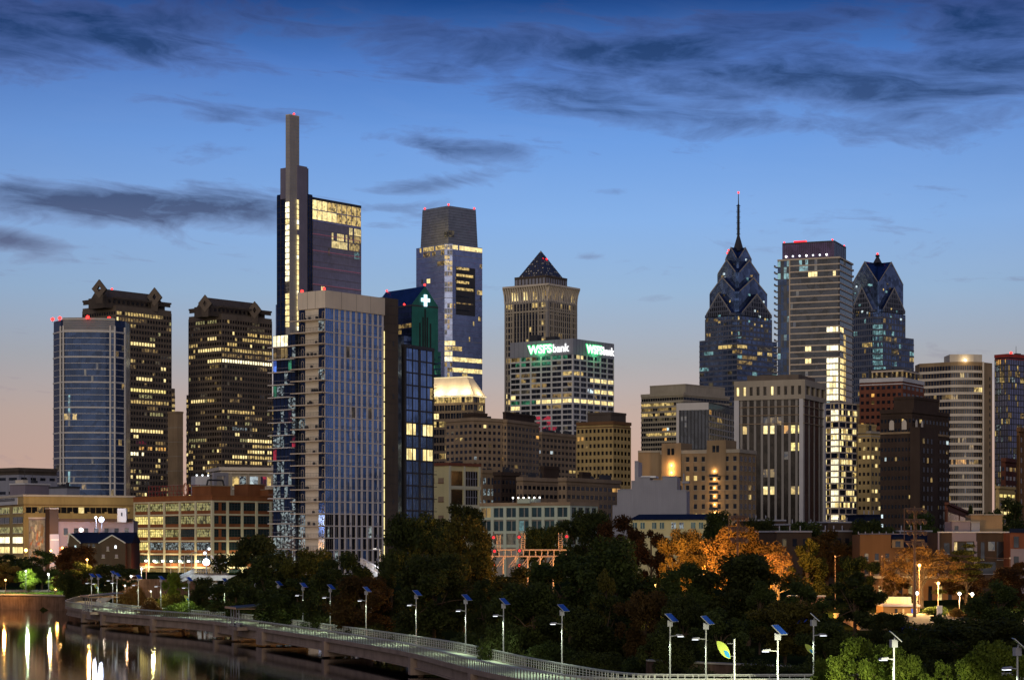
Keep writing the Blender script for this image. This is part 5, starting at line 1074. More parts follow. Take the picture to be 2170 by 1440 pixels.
plain('red_white_apartment_tower', 'dark red and white apartment tower with a glowing colonnade crown', 1822, 1912, 1957, 806, 900, 'brick_red', [8, 5], 3.1, theta=30, p=.03, seed=121, g=1.7, pen=[(.12, .9, .1, .85, 5.2, 'metal_dark')], capm='precast_white', frame='brick_red', cap=1.4, rows=[(4, 1, 0, 1, 'w4', .8)])
def crown_posts():
    B = Bld('lit_colonnade_crown', 'cream colonnade glowing in place of uplight on the red and white tower roof', 1848, 1912, 1946, 787, 902, theta=30, zb=zat(806, 902) + 1.6)
    q = MB(); q.piers(B.pts, [6, 4], .9, .3, 0, B.H, 'w3'); q.build('glowing_post', B.root)  # the posts glow in their own material, no uplights stand here
    q = MB(); q.strip(B.pts, -.5, .8, B.H, B.H + .7, 'slab_warm'); q.build('lintel', B.root)
crown_posts()
plain('striped_beige_office', 'low beige office with vertical stripes behind the dark brick hotel', 1816, 1868, 1914, 856, 950, 'brick_tan', [14, 12], 3.4, theta=35, p=.05, mode='band', sill=.2, head=0, g=.9, pw=.7, sh=.2, seed=122, ztopgap=6.5, cap=.5, out=.4, units=0, rows=[(0, 0, .3, .8, 'w3', .5), (1, 0, 0, .6, 'w3', .5)])
plain('golden_stone_hotel', 'narrow golden stone hotel with arched top windows left of the dark hotel', 1818, 1845, 1867, 916, 800, 'stone_gold', [3, 3], 3.2, theta=40, p=.12, seed=123, g=3.0, sill=1.2, head=.7, pen=[(-.1, .9, .3, .9, 3, 'stone_gold')], pal=('w2', 'w1'), capm='limestone', cap=.6, glass='glass_bronze')
DH = plain('dark_brick_hotel', 'massive dark brown brick hotel with arched attic windows', 1866, 1932, 2010, 872, 720, 'brick_dark', [9, 11], 3.25, theta=35, p=.06, seed=124, g=2.1, sill=1.2, head=.8, pal=('w3', 'w2', 'wc', 'w3'), run=.05, pen=[(.1, .78, .05, .7, 5.2, 'brick_dark')], rows=[(4, None, 0, .35, 'wc', .5)], capm='brick_dark', units=0)
def hotel_extra():
    q = MB(); q.strip(DH.pts, .1, .55, DH.H - 7.4, DH.H - 6.7, 'brick_tan'); q.build('string_course', DH.root)
    q = MB(); q.box(DH.wr * .0 - 1.4, DH.wr * .45, -3.6, 0, 0, DH.z(905), 'brick_dark'); q.build('front_bay', DH.root)
    for k in range(3):
        for j in range(9):
            q = MB(); q.box(1 + k * 3.2, 2.2 + k * 3.2, -3.75, -3.58, DH.z(905) - 5.5 - j * 3.25, DH.z(905) - 3.8 - j * 3.25, 'glass_dark' if (j * 3 + k) % 7 else 'w3'); q.build('bay_window', DH.root)
    for k in range(2): 
        for fq in (0, 1):
            q = MB(); u = 2.5 + k * 4.6
            c_ = [(-.9, 0), (.9, 0), (.9, 2.4), (.6, 3.1), (0, 3.4), (-.6, 3.1), (-.9, 2.4)]
            if fq: q.face([(u + a, -.62, DH.H - 6 + z_) for a, z_ in c_], 'precast_tan')
            else: q.face([(-.62, u - a, DH.H - 6 + z_) for a, z_ in c_], 'precast_tan')
            q.build('arched_window', DH.root)
hotel_extra()

def curved_band():
    d = 1080; B = Bld('curved_band_tower', 'beige apartment tower with wavy white balcony bands near the right edge', 1958, 1959, 2112, 784, d, theta=0.5, wl=20, wr=36)
    B.root.rotation_euler = (0, 0, 0); X = lambda px: (px - 1959) / F * d
    pts = [(X(1958), 12), (X(1985), 7.5), (X(2005), 3), (X(2016), 1.0), (X(2030), .2), (X(2048), .1), (X(2064), .3), (X(2074), 1.0), (X(2084), 2.6)]
    H = B.z(784); nf = 27; zt = B.z(766)
    b = MB(); b.prism(pts + [(X(2112), 10), (X(2112), 24), (X(1958), 24)], 0, zt, 'brick_tan', 'roof_dark'); b.build('tower_body', B.root)
    rows = [(3, 6, 0, 1, 'w2', 1), (3, 7, 0, 1, 'w1', 1), (4, 2, 0, 1, 'w3', .8), (4, 1, 0, 1, 'w3', .7), (10, 4, 0, 1, 'w3', .8), (13, 3, 0, 1, 'wo', .8), (13, 4, 0, 1, 'wo', .8), (13, 5, 0, 1, 'w3', .9), (20, 3, 0, 1, 'w2', .9), (23, None, 0, 1, 'wy', .75), (19, 2, 0, 1, 'w3', .6)]
    B.glaze(0, zt - 2, nf, [5, 4, 2, 3, 4, 3, 2, 2], mk(131, .03, rows, pal=('w3', 'w4', 'w2'), run=.2), 'glass_dark', g=.3, sill=1.3, pts=pts)
    b = MB(); fh = (zt - 2) / nf
    for j in range(nf): b.strip(pts, 0, 1.0 if j % 2 else .8, j * fh, j * fh + 1.3, 'precast_tan')
    b.build('balcony_bands', B.root)
    b = MB(); b.box(X(2084) - .3, X(2086), .5, 3, 0, zt, 'precast_tan'); b.build('side_pier', B.root)
    q = MB(); q.prism([(X(2014), 1.6), (X(2030), .8), (X(2048), .6), (X(2064), .9), (X(2084), 3), (X(2084), 16), (X(2014), 16)], zt, B.z(750), 'precast_tan', 'roof_dark'); q.build('roof_house', B.root)
    q = MB(); q.ball((X(2045), -.2, B.z(763)), .5, 'lamp_white'); q.build('roof_lamp', B.root)
    l_ = bpy.data.objects.new('roof_lamp_light', bpy.data.lights.new('roof_lamp_light', 'POINT')); l_.data.energy = 350; l_.data.color = (1, .75, .4); l_.location = (X(2045), -1.6, B.z(763)); l_.parent = B.root; C.objects.link(l_)
    q = MB()
    for j in range(13): q.box(X(2104), X(2106), 7.2, 8.2, zt - 9 - j * fh * 1, zt - 7.2 - j * fh * 1, 'metal_dark')
    q.build('stair_window', B.root); B.done()
curved_band()
plain('glass_residential_tower', 'dark blue glass tower with scattered warm lights at the right edge', 2108, 2136, 2230, 755, 1180, 'glass_dark', [8, 26], 3.3, theta=50, p=.16, glass='glass_violet', mode='band', sill=.5, head=0, g=.5, pw=.35, sh=.4, seed=141, pal=('w3', 'w2', 'w3', 'wmix', 'w4'), run=.25, frame='metal_dark', cap=1.5, capm='sign_red', beacons=3, out=.2,
      rows=[(0, 0, 0, 1, 'wo', .4), (2, None, 0, .5, 'w3', .4), (3, None, 0, .5, 'w2', .4)])
plain('edge_brick_block', 'tan brick block cut off by the right edge of the view', 2155, 2160, 2230, 912, 660, 'brick_orange', [1, 9], 3.2, theta=30, p=.02, seed=142, g=2.0, units=0)
plain('edge_brick_block', 'small reddish brick block with pale chimney below the right glass tower', 2122, 2130, 2160, 976, 700, 'brick_red', [1, 4], 3.0, theta=30, p=.08, seed=143, g=1.6, units=1)
plain('floodlit_small_house', 'small cream house with floodlight yellow in its wall colour below the right glass tower', 2110, 2116, 2150, 1032, 640, 'stone_gold', [1, 4], 2.6, theta=30, p=.9, seed=144, g=1.0, units=0, pal=('w1', 'wy'), cap=.4)  # no floodlight here, its yellow is put into the wall colour
plain('low_red_shed', 'small dark red shed among trees left of the wavy banded tower foot', 2002, 2006, 2052, 1066, 520, 'brick_red', [1, 2], 4, theta=14, p=0, seed=145, units=0, cap=.3)

def plight(name, p, e, col, r=.25, parent=None):
    l_ = bpy.data.objects.new(name, bpy.data.lights.new(name, 'POINT')); l_.data.energy = e; l_.data.color = col; l_.data.shadow_soft_size = r; l_.location = p; C.objects.link(l_)
    if parent: l_.parent = parent
    return l_
# ================================================================== LEFT BANK LOW-RISE
def left_lowrise():
    plain('grey_plant_building', 'low dark grey building with small roof plant at the left edge', -30, 40, 120, 996, 760, 'granite_dark', [3, 4], 5, theta=40, p=.0, seed=151, g=6, sill=3, head=1, units=0, pen=[(-.3, .0, .6, .9, 4, 'granite_dark')], frame='metal_grey')
    B = Bld('white_roof_box', 'pale boxy rooftop plant building left of the curved glass tower', 21, 53, 106, 1026, 700, theta=40); B.box('wall', 'plaster_mauve'); q = MB(); q.strip(B.pts, -.2, .3, B.H, B.H + .5, 'precast_white'); q.box(1, B.wr * .3, B.wl * .3, B.wl * .8, B.H, B.H + 1.6, 'precast_tan'); q.build('parapet', B.root); B.units(3, 2, 2)
    B = Bld('grey_roof_box', 'low grey rooftop block below the curved glass tower foot', 104, 142, 169, 1033, 690, theta=40); B.box('wall', 'metal_grey'); q = MB(); q.strip(B.pts, -.2, .3, B.H, B.H + .5, 'metal_dark'); q.build('parapet', B.root); q = MB(); q.box(B.wr * .2, B.wr * .3, -.1, -.02, B.H - 4, B.H - 2.5, 'metal_dark'); q.build('vent', B.root); B.units(4, 2.5, 7)
    # tan office with long wing
    B = Bld('tan_office_wing', 'long tan office wing with one window strip and bright corner offices', -40, 50, 286, 1049, 660, theta=62); W_, L, H = B.wr, B.wl, B.H
    B.box('wall', 'stone_gold'); b = MB(); b.strip(B.pts, -.3, .25, H - .3, H + .3, 'precast_tan'); b.strip(B.pts, 0, .12, H - 3.0, H - 2.8, 'brick_orange'); b.build('coping', B.root)
    LL = [(0, L), (0, 0)]
    for f in range(6):
        z_ = H - 5.4 - f * 3.15
        for i in range(4):
            a = L * .30 * i + .8; m = {0: 'wyd', 1: 'glass_teal', 2: 'wyd', 3: 'ww', 4: 'w1', 5: 'w3'}[f]
            if a + L * .2 > L: continue
            q = MB(); q.box(-.1, -.02, a, a + L * .22, z_, z_ + 1.9, m); q.build('window', B.root)
            q = MB(); q.box(-.2, -.1, a - .1, a + L * .22 + .1, z_ - .2, z_, 'precast_tan'); q.box(-.15, -.1, a + L * .11, a + L * .11 + .1, z_, z_ + 1.9, 'metal_dark'); q.build('window_frame', B.root)
    for i in range(18):
        a = W_ * (.02 + .052 * i); q = MB(); q.box(a, a + W_ * .046, -.1, -.02, H - 5.4, H - 3.6, 'w1' if i == 9 else ('w3' if i in (2, 17) else 'glass_bronze')); q.build('window', B.root)
    q = MB(); q.box(0, W_, -.35, 0, H - 7.2, H - 5.5, 'stone_gold'); 
    for i in range(6): q.box(W_ * (.10 + .155 * i), W_ * (.13 + .155 * i), -.36, 0, H - 5.5, H - 5.0, 'stone_gold')
    q.build('sill_band', B.root)
    q = MB(); q.box(0, W_, .5, .6, H - 10, H - 7.3, 'roof_dark'); q.build('soffit', B.root)
    q = MB(); q.box(-.3, -.1, L * .12, L * .95, H - 2.7, H - .5, 'precast_white'); q.build('sign_board', B.root)
    # the worn sign: short rows of dark characters
    q = MB(); rg = random.Random(2); y = L * .90
    for (ya, yb, za, h_) in ((.92, .66, H - 1.7, .75), (.60, .18, H - 1.55, .95), (.93, .60, H - 2.5, .5)):
        y = L * ya
        while y > L * yb: w_ = rg.uniform(.35, .6); q.box(-.34, -.3, y - w_, y, za, za + h_ * rg.uniform(.8, 1), 'metal_dark'); q.box(-.345, -.3, y - w_ * .65, y - w_ * .3, za + h_ * .3, za + h_ * .6, 'precast_white'); y -= w_ + .22
    q.build('sign_lettering', B.root); B.units(0)
    # wall lamp at the corner
    q = MB(); p = P(55, 1165, 640); s_ = thing('wall_lamp', 'glaring orange wall lamp at the foot of the tan office corner', 'lamp', p); q.ball((0, 0, 0), .55, 'lamp_orange'); q.tube((0, 0, -5), (0, 0, -.4), .12, .08, 'metal_dark'); q.build('lamp_head', s_); plight('lamp_light', (0, -1.2, .3), 5200, (1, .5, .12), .4, s_)
    # works buildings in front
    B = Bld('mural_wall_building', 'grey building with a faded painted mural on its blank wall', 61, 97, 124, 1096, 600, theta=14); B.box('wall', 'plaster_mauve'); L = B.wl; q = MB(); q.box(-.1, -.02, L * .04, L * .97, 2, B.H - .7, 'mural'); q.build('mural', B.root); q = MB(); q.strip(B.pts, -.2, .25, B.H - .3, B.H + .1, 'precast_white'); q.build('coping', B.root)
    q = MB(); rg = random.Random(3)
    for k in range(46):
        a = rg.uniform(.08, .86) * L; z_ = rg.uniform(2.5, B.H - 3); m = rg.choice(['plaster_peach', 'mural', 'paint_cream', 'precast_grey', 'brick_tan', 'plaster_mauve']); w_ = rg.uniform(.3, 1.1); h_ = rg.uniform(.5, 2.0)
        q.face([(-.12 - k * .0015, a + w_, z_), (-.12 - k * .0015, a + w_ * .3, z_ - .3), (-.12 - k * .0015, a, z_ + h_ * .8), (-.12 - k * .0015, a + w_ * .6, z_ + h_)], m)
    q.build('mural_figure', B.root)
    B = Bld('dark_stair_tower', 'slim dark stair tower with three grey panels beside the mural', 96, 105, 124, 1078, 597, theta=40); B.box('wall', 'brick_dark'); q = MB(); q.box(0, B.wr, -.2, 0, 0, B.H * .62, 'metal_grey'); 
    for k in range(3): q.box(.2, B.wr - .2, -.3, -.2, 1 + k * 4.4, 1.3 + k * 4.4, 'precast_white')
    q.build('panel', B.root); q = MB(); q.strip(B.pts, -.2, .2, B.H, B.H + .4, 'precast_grey'); q.build('coping', B.root)
    B = Bld('works_building', 'mauve rendered works building with square windows under white floodlights', 120, 124, 283, 1102, 602, theta=85, wl=14); W_, H = B.wr, B.H; B.box('wall', 'plaster_mauve', top='roof_dark')
    for k in range(7): q = MB(); a = W_ * (.07 + .135 * k); q.box(a, a + W_ * .055, -.1, -.02, H - 4.2, H - 2.2, 'glass_dark' if k % 3 else 'w4'); q.build('window', B.root); q = MB(); q.box(a - .1, a + W_ * .055 + .1, -.18, -.1, H - 4.4, H - 4.2, 'precast_grey'); q.build('window_sill', B.root)
    q = MB(); q.box(0, W_, -1.6, 0, H - .3, H + .5, 'brick_dark'); q.box(W_ * .25, W_ * .5, -3, 0, H - 7.5, H - 5.2, 'precast_white'); q.box(W_ * .52, W_ * .62, -3.2, 0, H - 7.0, H - 3.6, 'plaster_peach'); q.box(0, W_ * .16, -.5, 0, 0, H - 7.5, 'plaster_peach'); q.build('annex', B.root)
    q = MB(); q.box(W_ * .80, W_ * .92, -4, 0, H - .5, H + 3.4, 'precast_white'); q.build('roof_house', B.root)
    q = MB(); q.box(W_ * .85, W_ * .87, -4.1, -4.02, H + 1.2, H + 2.2, 'metal_dark'); q.build('hatch', B.root)
    for (px, py, r_, m, e, cl) in ((215, 1100, .75, 'lamp_blue', 7500, (.6, .7, 1)), (172, 1122, .6, 'lamp_white', 2600, (1, .95, .85)), (203, 1096, .35, 'lamp_white', 1500, (.8, .85, 1))):
        s_ = thing('floodlight', {215: 'glaring blue white floodlight on the works building roof', 172: 'white floodlight low on the works building wall', 203: 'small white lamp left of the blue white floodlight'}[px], 'floodlight', P(px, py, 590)); q = MB(); q.ball((0, 0, 0), r_, m); q.build('lamp_head', s_); q = MB(); q.tube((0, .5, -3), (0, .5, 0), .12, .1, 'metal_dark'); q.build('bracket', s_); plight('lamp_light', (0, -1.5, 0), e, cl, .5, s_)
    s_ = thing('wall_lamp', 'orange lamp glow on the peach wall behind the left trees', 'lamp', P(132, 1160, 592)); q = MB(); q.ball((0, 0, 0), .3, 'lamp_orange'); q.build('lamp_head', s_); plight('lamp_light', (0, -1.5, 0), 4500, (1, .42, .12), .5, s_)
    s_ = thing('wall_lamp', 'orange lamp under the mural wall beside the stair tower', 'lamp', P(108, 1166, 588)); q = MB(); q.ball((0, 0, 0), .3, 'lamp_orange'); q.build('lamp_head', s_); plight('lamp_light', (0, -1.5, 0), 4500, (1, .45, .12), .5, s_)
    # brick house with two gables
    d = 520; rt = thing('gabled_brick_house', 'dark brick house with two gables and slate roof above the river trees', 'house', ((150 - CX) / F * d, d, 6)); X = lambda px: (px - 150) / F * d; Z = lambda py: zat(py, d) - 6
    q = MB(); q.prism([(X(150), 0), (X(278), 0), (X(278), 12), (X(150), 12)], 0, Z(1150), 'brick_dark', 'roof_dark'); q.build('wall', rt)
    q = MB(); q.hexa([(X(150), -.4, Z(1150)), (X(280), -.4, Z(1150)), (X(280), 12.4, Z(1150)), (X(150), 12.4, Z(1150)), (X(150), 5.9, Z(1127)), (X(280), 5.9, Z(1127)), (X(280), 6.1, Z(1127)), (X(150), 6.1, Z(1127))], 'slate_blue'); q.build('roof', rt)
    for (a, m_, c_, ap) in ((146, 150, 173, 1129), (211, 246, 268, 1133)):
        q = MB(); y = -1.2; pk = (a + c_) / 2 if a > 200 else 149
        q.prism([(X(a), y), (X(c_), y), (X(c_), 3), (X(a), 3)], 0, Z(1150), 'brick_dark'); q.v += [(X(a), y, Z(1150)), (X(c_), y, Z(1150)), (X(c_), 6, Z(1150)), (X(a), 6, Z(1150)), (X(pk), y, Z(ap)), (X(pk), 6, Z(ap))]
        b0 = len(q.v) - 6
        for f, m in (((0, 1, 4), 'brick_dark'), ((1, 2, 5, 4), 'slate_blue'), ((3, 0, 4, 5), 'slate_blue'), ((2, 3, 5), 'brick_dark')): q.f.append(tuple(b0 + i for i in f)); q.mi.append(q.mat(m))
        q.build('gable', rt)
        q = MB(); q.tube((X(pk), y - .1, Z(ap)), (X(c_), y - .1, Z(1150)), .14, .14, 'precast_white', 4); q.tube((X(a), y - .1, Z(1150)), (X(pk), y - .1, Z(ap)), .14, .14, 'precast_white', 4); q.build('verge_board', rt)
    for (px, py, w_, h_, m) in ((228, 1157, 5, 9, 'plaster_mauve'), (245, 1155, 4, 6, 'lamp_soft'), (218, 1174, 6, 7, 'plaster_mauve'), (246, 1174, 6, 7, 'plaster_mauve'), (226, 1195, 6, 9, 'plaster_mauve'), (250, 1194, 4, 7, 'glass_dark'), (160, 1155, 4, 8, 'wc'), (186, 1152, 5, 6, 'glass_dark'), (196, 1152, 5, 6, 'glass_dark')):
        q = MB(); yy = -1.3 if px not in (186, 196) else -.1; q.box(X(px), X(px + w_), yy, yy + .08, Z(py + h_), Z(py), m); q.build('window', rt); q = MB(); q.box(X(px) - .1, X(px + w_) + .1, yy - .08, yy, Z(py + h_) - .15, Z(py + h_), 'precast_grey'); q.build('window_sill', rt)
    q = MB(); q.box(X(200), X(201.5), 5, 6, Z(1140), Z(1128), 'brick_dark'); q.build('chimney', rt)
left_lowrise()

def loft():
    d = 640; B = Bld('loft_building', 'five storey loft building with cream grid, rust spandrels and lit factory windows', 285, 450, 603, 1050, d, theta=46); W_, L, H = B.wr, B.wl, B.H
    B.box('wall', 'terracotta'); fh = 4.02; z1 = B.z(1061); nf = 6; z0 = z1 - nf * fh; n = 5
    rg = random.Random(12)
    for f in range(nf):
        z_ = z1 - (f + 1) * fh
        for q_ in (0, 1):
            for i in range(n):
                Ln = L if q_ == 0 else W_; u0 = Ln * i / n + .55; u1 = Ln * (i + 1) / n - .55
                if q_ == 0:
                    m = {0: 'wyd', 1: 'wy' if i < 2 else 'wyd', 2: 'wy' if i < 2 else 'wyd', 3: 'wmix' if i else 'wy', 4: 'glass_teal', 5: 'w3'}[f]
                    if f == 2 and i in (3,): m = 'glass_teal'
                    if f == 1 and i == 2: m = 'glass_teal'
                else: m = 'glass_teal'
                parts = [(u0, u1)]
                if q_ == 1 and i == 0: parts = [(u0, u0 + (u1 - u0) * .36), (u0 + (u1 - u0) * .64, u1)]
                if q_ == 1 and i == 4: parts = [(u0 + 1, u1 - 1.2)]
                for (a, c_) in parts:
                    q = MB(); 
                    if q_ == 0: q.box(-.1, -.02, L - c_, L - a, z_ + 1.25, z_ + fh - .45, m)
                    else: q.box(a, c_, -.1, -.02, z_ + 1.25, z_ + fh - .45, m)
                    w_ = q.build('window', B.root)
                    q = MB(); k_ = max(2, int((c_ - a) / 1.0))
                    for k in range(k_ + 1):
                        u = a + (c_ - a) * k / k_
                        if q_ == 0: q.box(-.16, -.1, L - u - .05, L - u + .05, z_ + 1.25, z_ + fh - .45, 'metal_dark')
                        else: q.box(u - .05, u + .05, -.16, -.1, z_ + 1.25, z_ + fh - .45, 'metal_dark')
                    for zz_ in (.35, .68):
                        z2 = z_ + 1.25 + zz_ * (fh - 1.7)
                        if q_ == 0: q.box(-.15, -.1, L - c_, L - a, z2, z2 + .07, 'metal_dark')
                        else: q.box(a, c_, -.15, -.1, z2, z2 + .07, 'metal_dark')
                    q.build('window_muntin', B.root)
    b = MB(); 
    for j in range(nf + 1): b.strip(B.pts, 0, .3, z0 + j * fh - .22, z0 + j * fh + .22, 'paint_cream')
    b.piers(B.pts, [n, n], .85, .36, z0 - 1, z1 + .2, 'paint_cream'); b.strip(B.pts, 0, .45, z1 + .25, H, 'terracotta'); b.strip(B.pts, -.3, .6, H, H + .3, 'terracotta'); b.build('facade_frame', B.root)
    for (x0, x1, y0, y1, h_) in ((W_ * .03, W_ * .30, 2, L * .28, 3.0), (W_ * .62, W_ * .86, 5, 12, 3.8), (W_ * .80, W_ * 1.0, 1, 8, 2.2)):
        q = MB(); q.prism([(x0, y0), (x1, y0), (x1, y1), (x0, y1)], H, H + h_, 'terracotta', 'roof_dark'); q.strip([(x0, y1), (x0, y0), (x1, y0)], -.1, .2, H + h_, H + h_ + .25, 'brick_brown'); q.build('penthouse', B.root)
    q = MB(); q.tube((W_ * .08, 6, H + 3), (W_ * .10, 6, H + 5), .3, .3, 'metal_dark'); q.tube((W_ * .10, 6, H + 5), (W_ * .30, 6, H + 5), .3, .3, 'metal_dark'); q.tube((W_ * .30, 6, H + 5), (W_ * .32, 6, H + 3), .3, .3, 'metal_dark'); q.build('roof_duct', B.root)
    q = MB(); q.box(W_ * .34, W_ * .38, 12, 13, H, H + 6.5, 'metal_grey'); q.box(W_ * .50, W_ * .54, 12, 13, H, H + 6.5, 'metal_grey'); q.box(W_ * .34, W_ * .54, 12, 13, H + 6.5, H + 7.6, 'metal_grey'); q.box(W_ * .38, W_ * .50, 12, 12.6, H, H + 2, 'metal_grey'); q.build('roof_frame', B.root)
    for k in range(8): q = MB(); a = L * (.05 + .11 * k); q.box(-.9, -.35, a, a + .5, 3.2, 3.7, 'lamp_white'); q.build('entrance_lamp', B.root)
    for k in range(3): plight('entrance_light', (-3, L * (.15 + .33 * k), 2.5), 1500, (1, .75, .4), .6, B.root)
    plight('entrance_light', (W_ * .3, -3.5, 2.5), 1800, (1, .85, .5), .6, B.root)
    B.done()
    # rooftop sign seen from behind
    s_ = thing('rooftop_sign_frame', 'faint red rooftop sign frame with a pale letter O in it, on the loft roof', 'sign', (B.root.location.x, B.root.location.y, 6), B.root.rotation_euler.z)
    q = MB(); ya, yb = L * .26, L * .92; x = 3.0; z_ = H + .3
    for k in range(15): yy = ya + (yb - ya) * k / 14; q.tube((x, yy, z_), (x, yy, z_ + 3.4), .07, .07, 'sign_red', 4); q.tube((x, yy, z_ + 3.3), (x + 1.6, yy, z_), .05, .05, 'sign_red', 4)
    for zz_ in (.6, 1.7, 3.3): q.tube((x, ya, z_ + zz_), (x, yb, z_ + zz_), .07, .07, 'sign_red', 4)
    q.build('frame', s_)
    q = MB(); cy_ = ya + (yb - ya) * .26
    for k in range(14):
        a, c_ = 2 * pi * k / 14, 2 * pi * (k + 1) / 14
        q.tube((x - .2, cy_ + 1.1 * cos(a), z_ + 2.0 + 1.9 * sin(a)), (x - .2, cy_ + 1.1 * cos(c_), z_ + 2.0 + 1.9 * sin(c_)), .2, .2, 'plaster_peach', 5)
    q.build('sign_letter', s_)
loft()

def misc_mid():
    B = Bld('classical_stone_hall', 'cream classical building with cornice and lit tall windows above the loft roof', 443, 470, 601, 992, 900, theta=72); W_, L, H = B.wr, B.wl, B.H; B.box('wall', 'limestone')
    q = MB(); q.strip(B.pts, -.5, 1.3, H - .8, H + .6, 'precast_tan'); q.strip(B.pts, 0, .7, H - 2, H - 1.3, 'precast_tan')
    for k in range(40): q.box(W_ * k / 40, W_ * k / 40 + .3, -1.1, -.7, H - 1.3, H - .8, 'brick_tan')
    q.strip(B.pts, 0, .5, H - 9, H - 8.3, 'precast_tan'); q.build('cornice', B.root)
    q = MB(); q.box(W_ * .82, W_ * .98, -1.0, 3, H + .6, H + 1.6, 'precast_tan'); q.face([(W_ * .82, -1.02, H + 1.6), (W_ * .98, -1.02, H + 1.6), (W_ * .9, -1.02, H + 3.2)], 'precast_tan'); q.build('pediment', B.root)
    for (a, c_, m) in ((.02, .04, 'wo'), (.07, .09, 'wo'), (.17, .27, 'w2'), (.29, .39, 'wmix'), (.45, .58, 'wc'), (.62, .72, 'wr'), (.73, .79, 'w2'), (.86, .89, 'glass_dark')):
        q = MB(); q.box(W_ * a, W_ * c_, -.1, -.02, H - 7.3, H - 3.3, m); q.build('window', B.root); q = MB(); q.box(W_ * a - .3, W_ * a - .02, -.4, 0, H - 7.6, H - 3, 'precast_tan'); q.box(W_ * c_ + .02, W_ * c_ + .3, -.4, 0, H - 7.6, H - 3, 'precast_tan'); q.build('window_frame', B.root)
        q = MB(); q.box(W_ * a, W_ * c_, -.1, -.02, H - 16, H - 11.5, 'wy' if a > .4 else 'w4'); q.build('window', B.root)
    q = MB(); 
    for a in (0, .13, .41, .80, .95): q.box(W_ * a, W_ * a + .9, -.5, 0, 0, H - 2, 'limestone')
    q.build('pilaster', B.root)
    B = Bld('white_panel_building', 'small white panelled building with a lit window left of the classical hall', 410, 414, 444, 1008, 800, theta=70, wl=8); B.box('wall', 'precast_white'); b = MB()
    for j in range(5): b.strip(B.pts, 0, .1, B.H * (j + .5) / 5, B.H * (j + .5) / 5 + .3, 'metal_grey')
    b.build('panel_joint', B.root); q = MB(); q.box(B.wr * .1, B.wr * .3, -.15, -.05, B.H - 6.5, B.H - 4.5, 'w2'); q.build('window', B.root); q = MB(); q.box(B.wr * .7, B.wr * .95, -.15, -.05, B.H - 9, B.H - 6.5, 'glass_dark'); q.build('window', B.root)
    for k in range(3): q = MB(); q.ball((B.wr * (.1 + .4 * k), 0, B.H + .3), .35, 'lamp_soft'); q.build('roof_lamp', B.root)
    # dark mass behind: low roofs between towers and trees on the right
    for i, (a, c_, py, d, m) in enumerate(((1590, 1665, 1103, 520, 'metal_grey'), (1668, 1740, 1112, 500, 'brick_dark'), (1748, 1815, 1107, 540, 'brick_dark'), (1826, 1866, 1092, 560, 'slate_blue'), (1740, 1806, 1126, 470, 'metal_grey'), (1640, 1720, 1127, 450, 'brick_dark'), (1900, 1975, 1126, 470, 'metal_grey'))):
        B = Bld('low_flat_roof_house', ['grey flat roofed house behind trees at the ribbed tower foot, left end', 'dark brick house behind trees below the ribbed tower', 'dark brick house with roof pipes below the lit balcony tower', 'small house with blue roof under the golden hotel', 'grey roofed row house left of the dark hotel foot', 'dark row house behind the olive tree, left of the park', 'grey roofed row house behind the tall floodlight mast'][i], a, a + 6, c_, py, d, theta=70, wl=10, cat='house')
        B.box('wall', m if m != 'metal_grey' else 'brick_dark', top='metal_grey'); q = MB(); q.strip(B.pts, -.2, .3, B.H, B.H + .35, 'metal_grey' if m != 'slate_blue' else 'slate_blue'); q.build('parapet', B.root)
        for k in range(3): q = MB(); x = B.wr * (.2 + .3 * k); q.tube((x, 2, B.H), (x, 2, B.H + 1.4), .12, .12, 'metal_grey'); q.build('roof_vent', B.root)
        for k in range(3): q = MB(); x = B.wr * (.15 + .3 * k); q.box(x, x + 1, -.08, -.01, B.H - 3, B.H - 1.4, 'glass_dark' if k else 'w4'); q.build('window', B.root)
misc_mid()

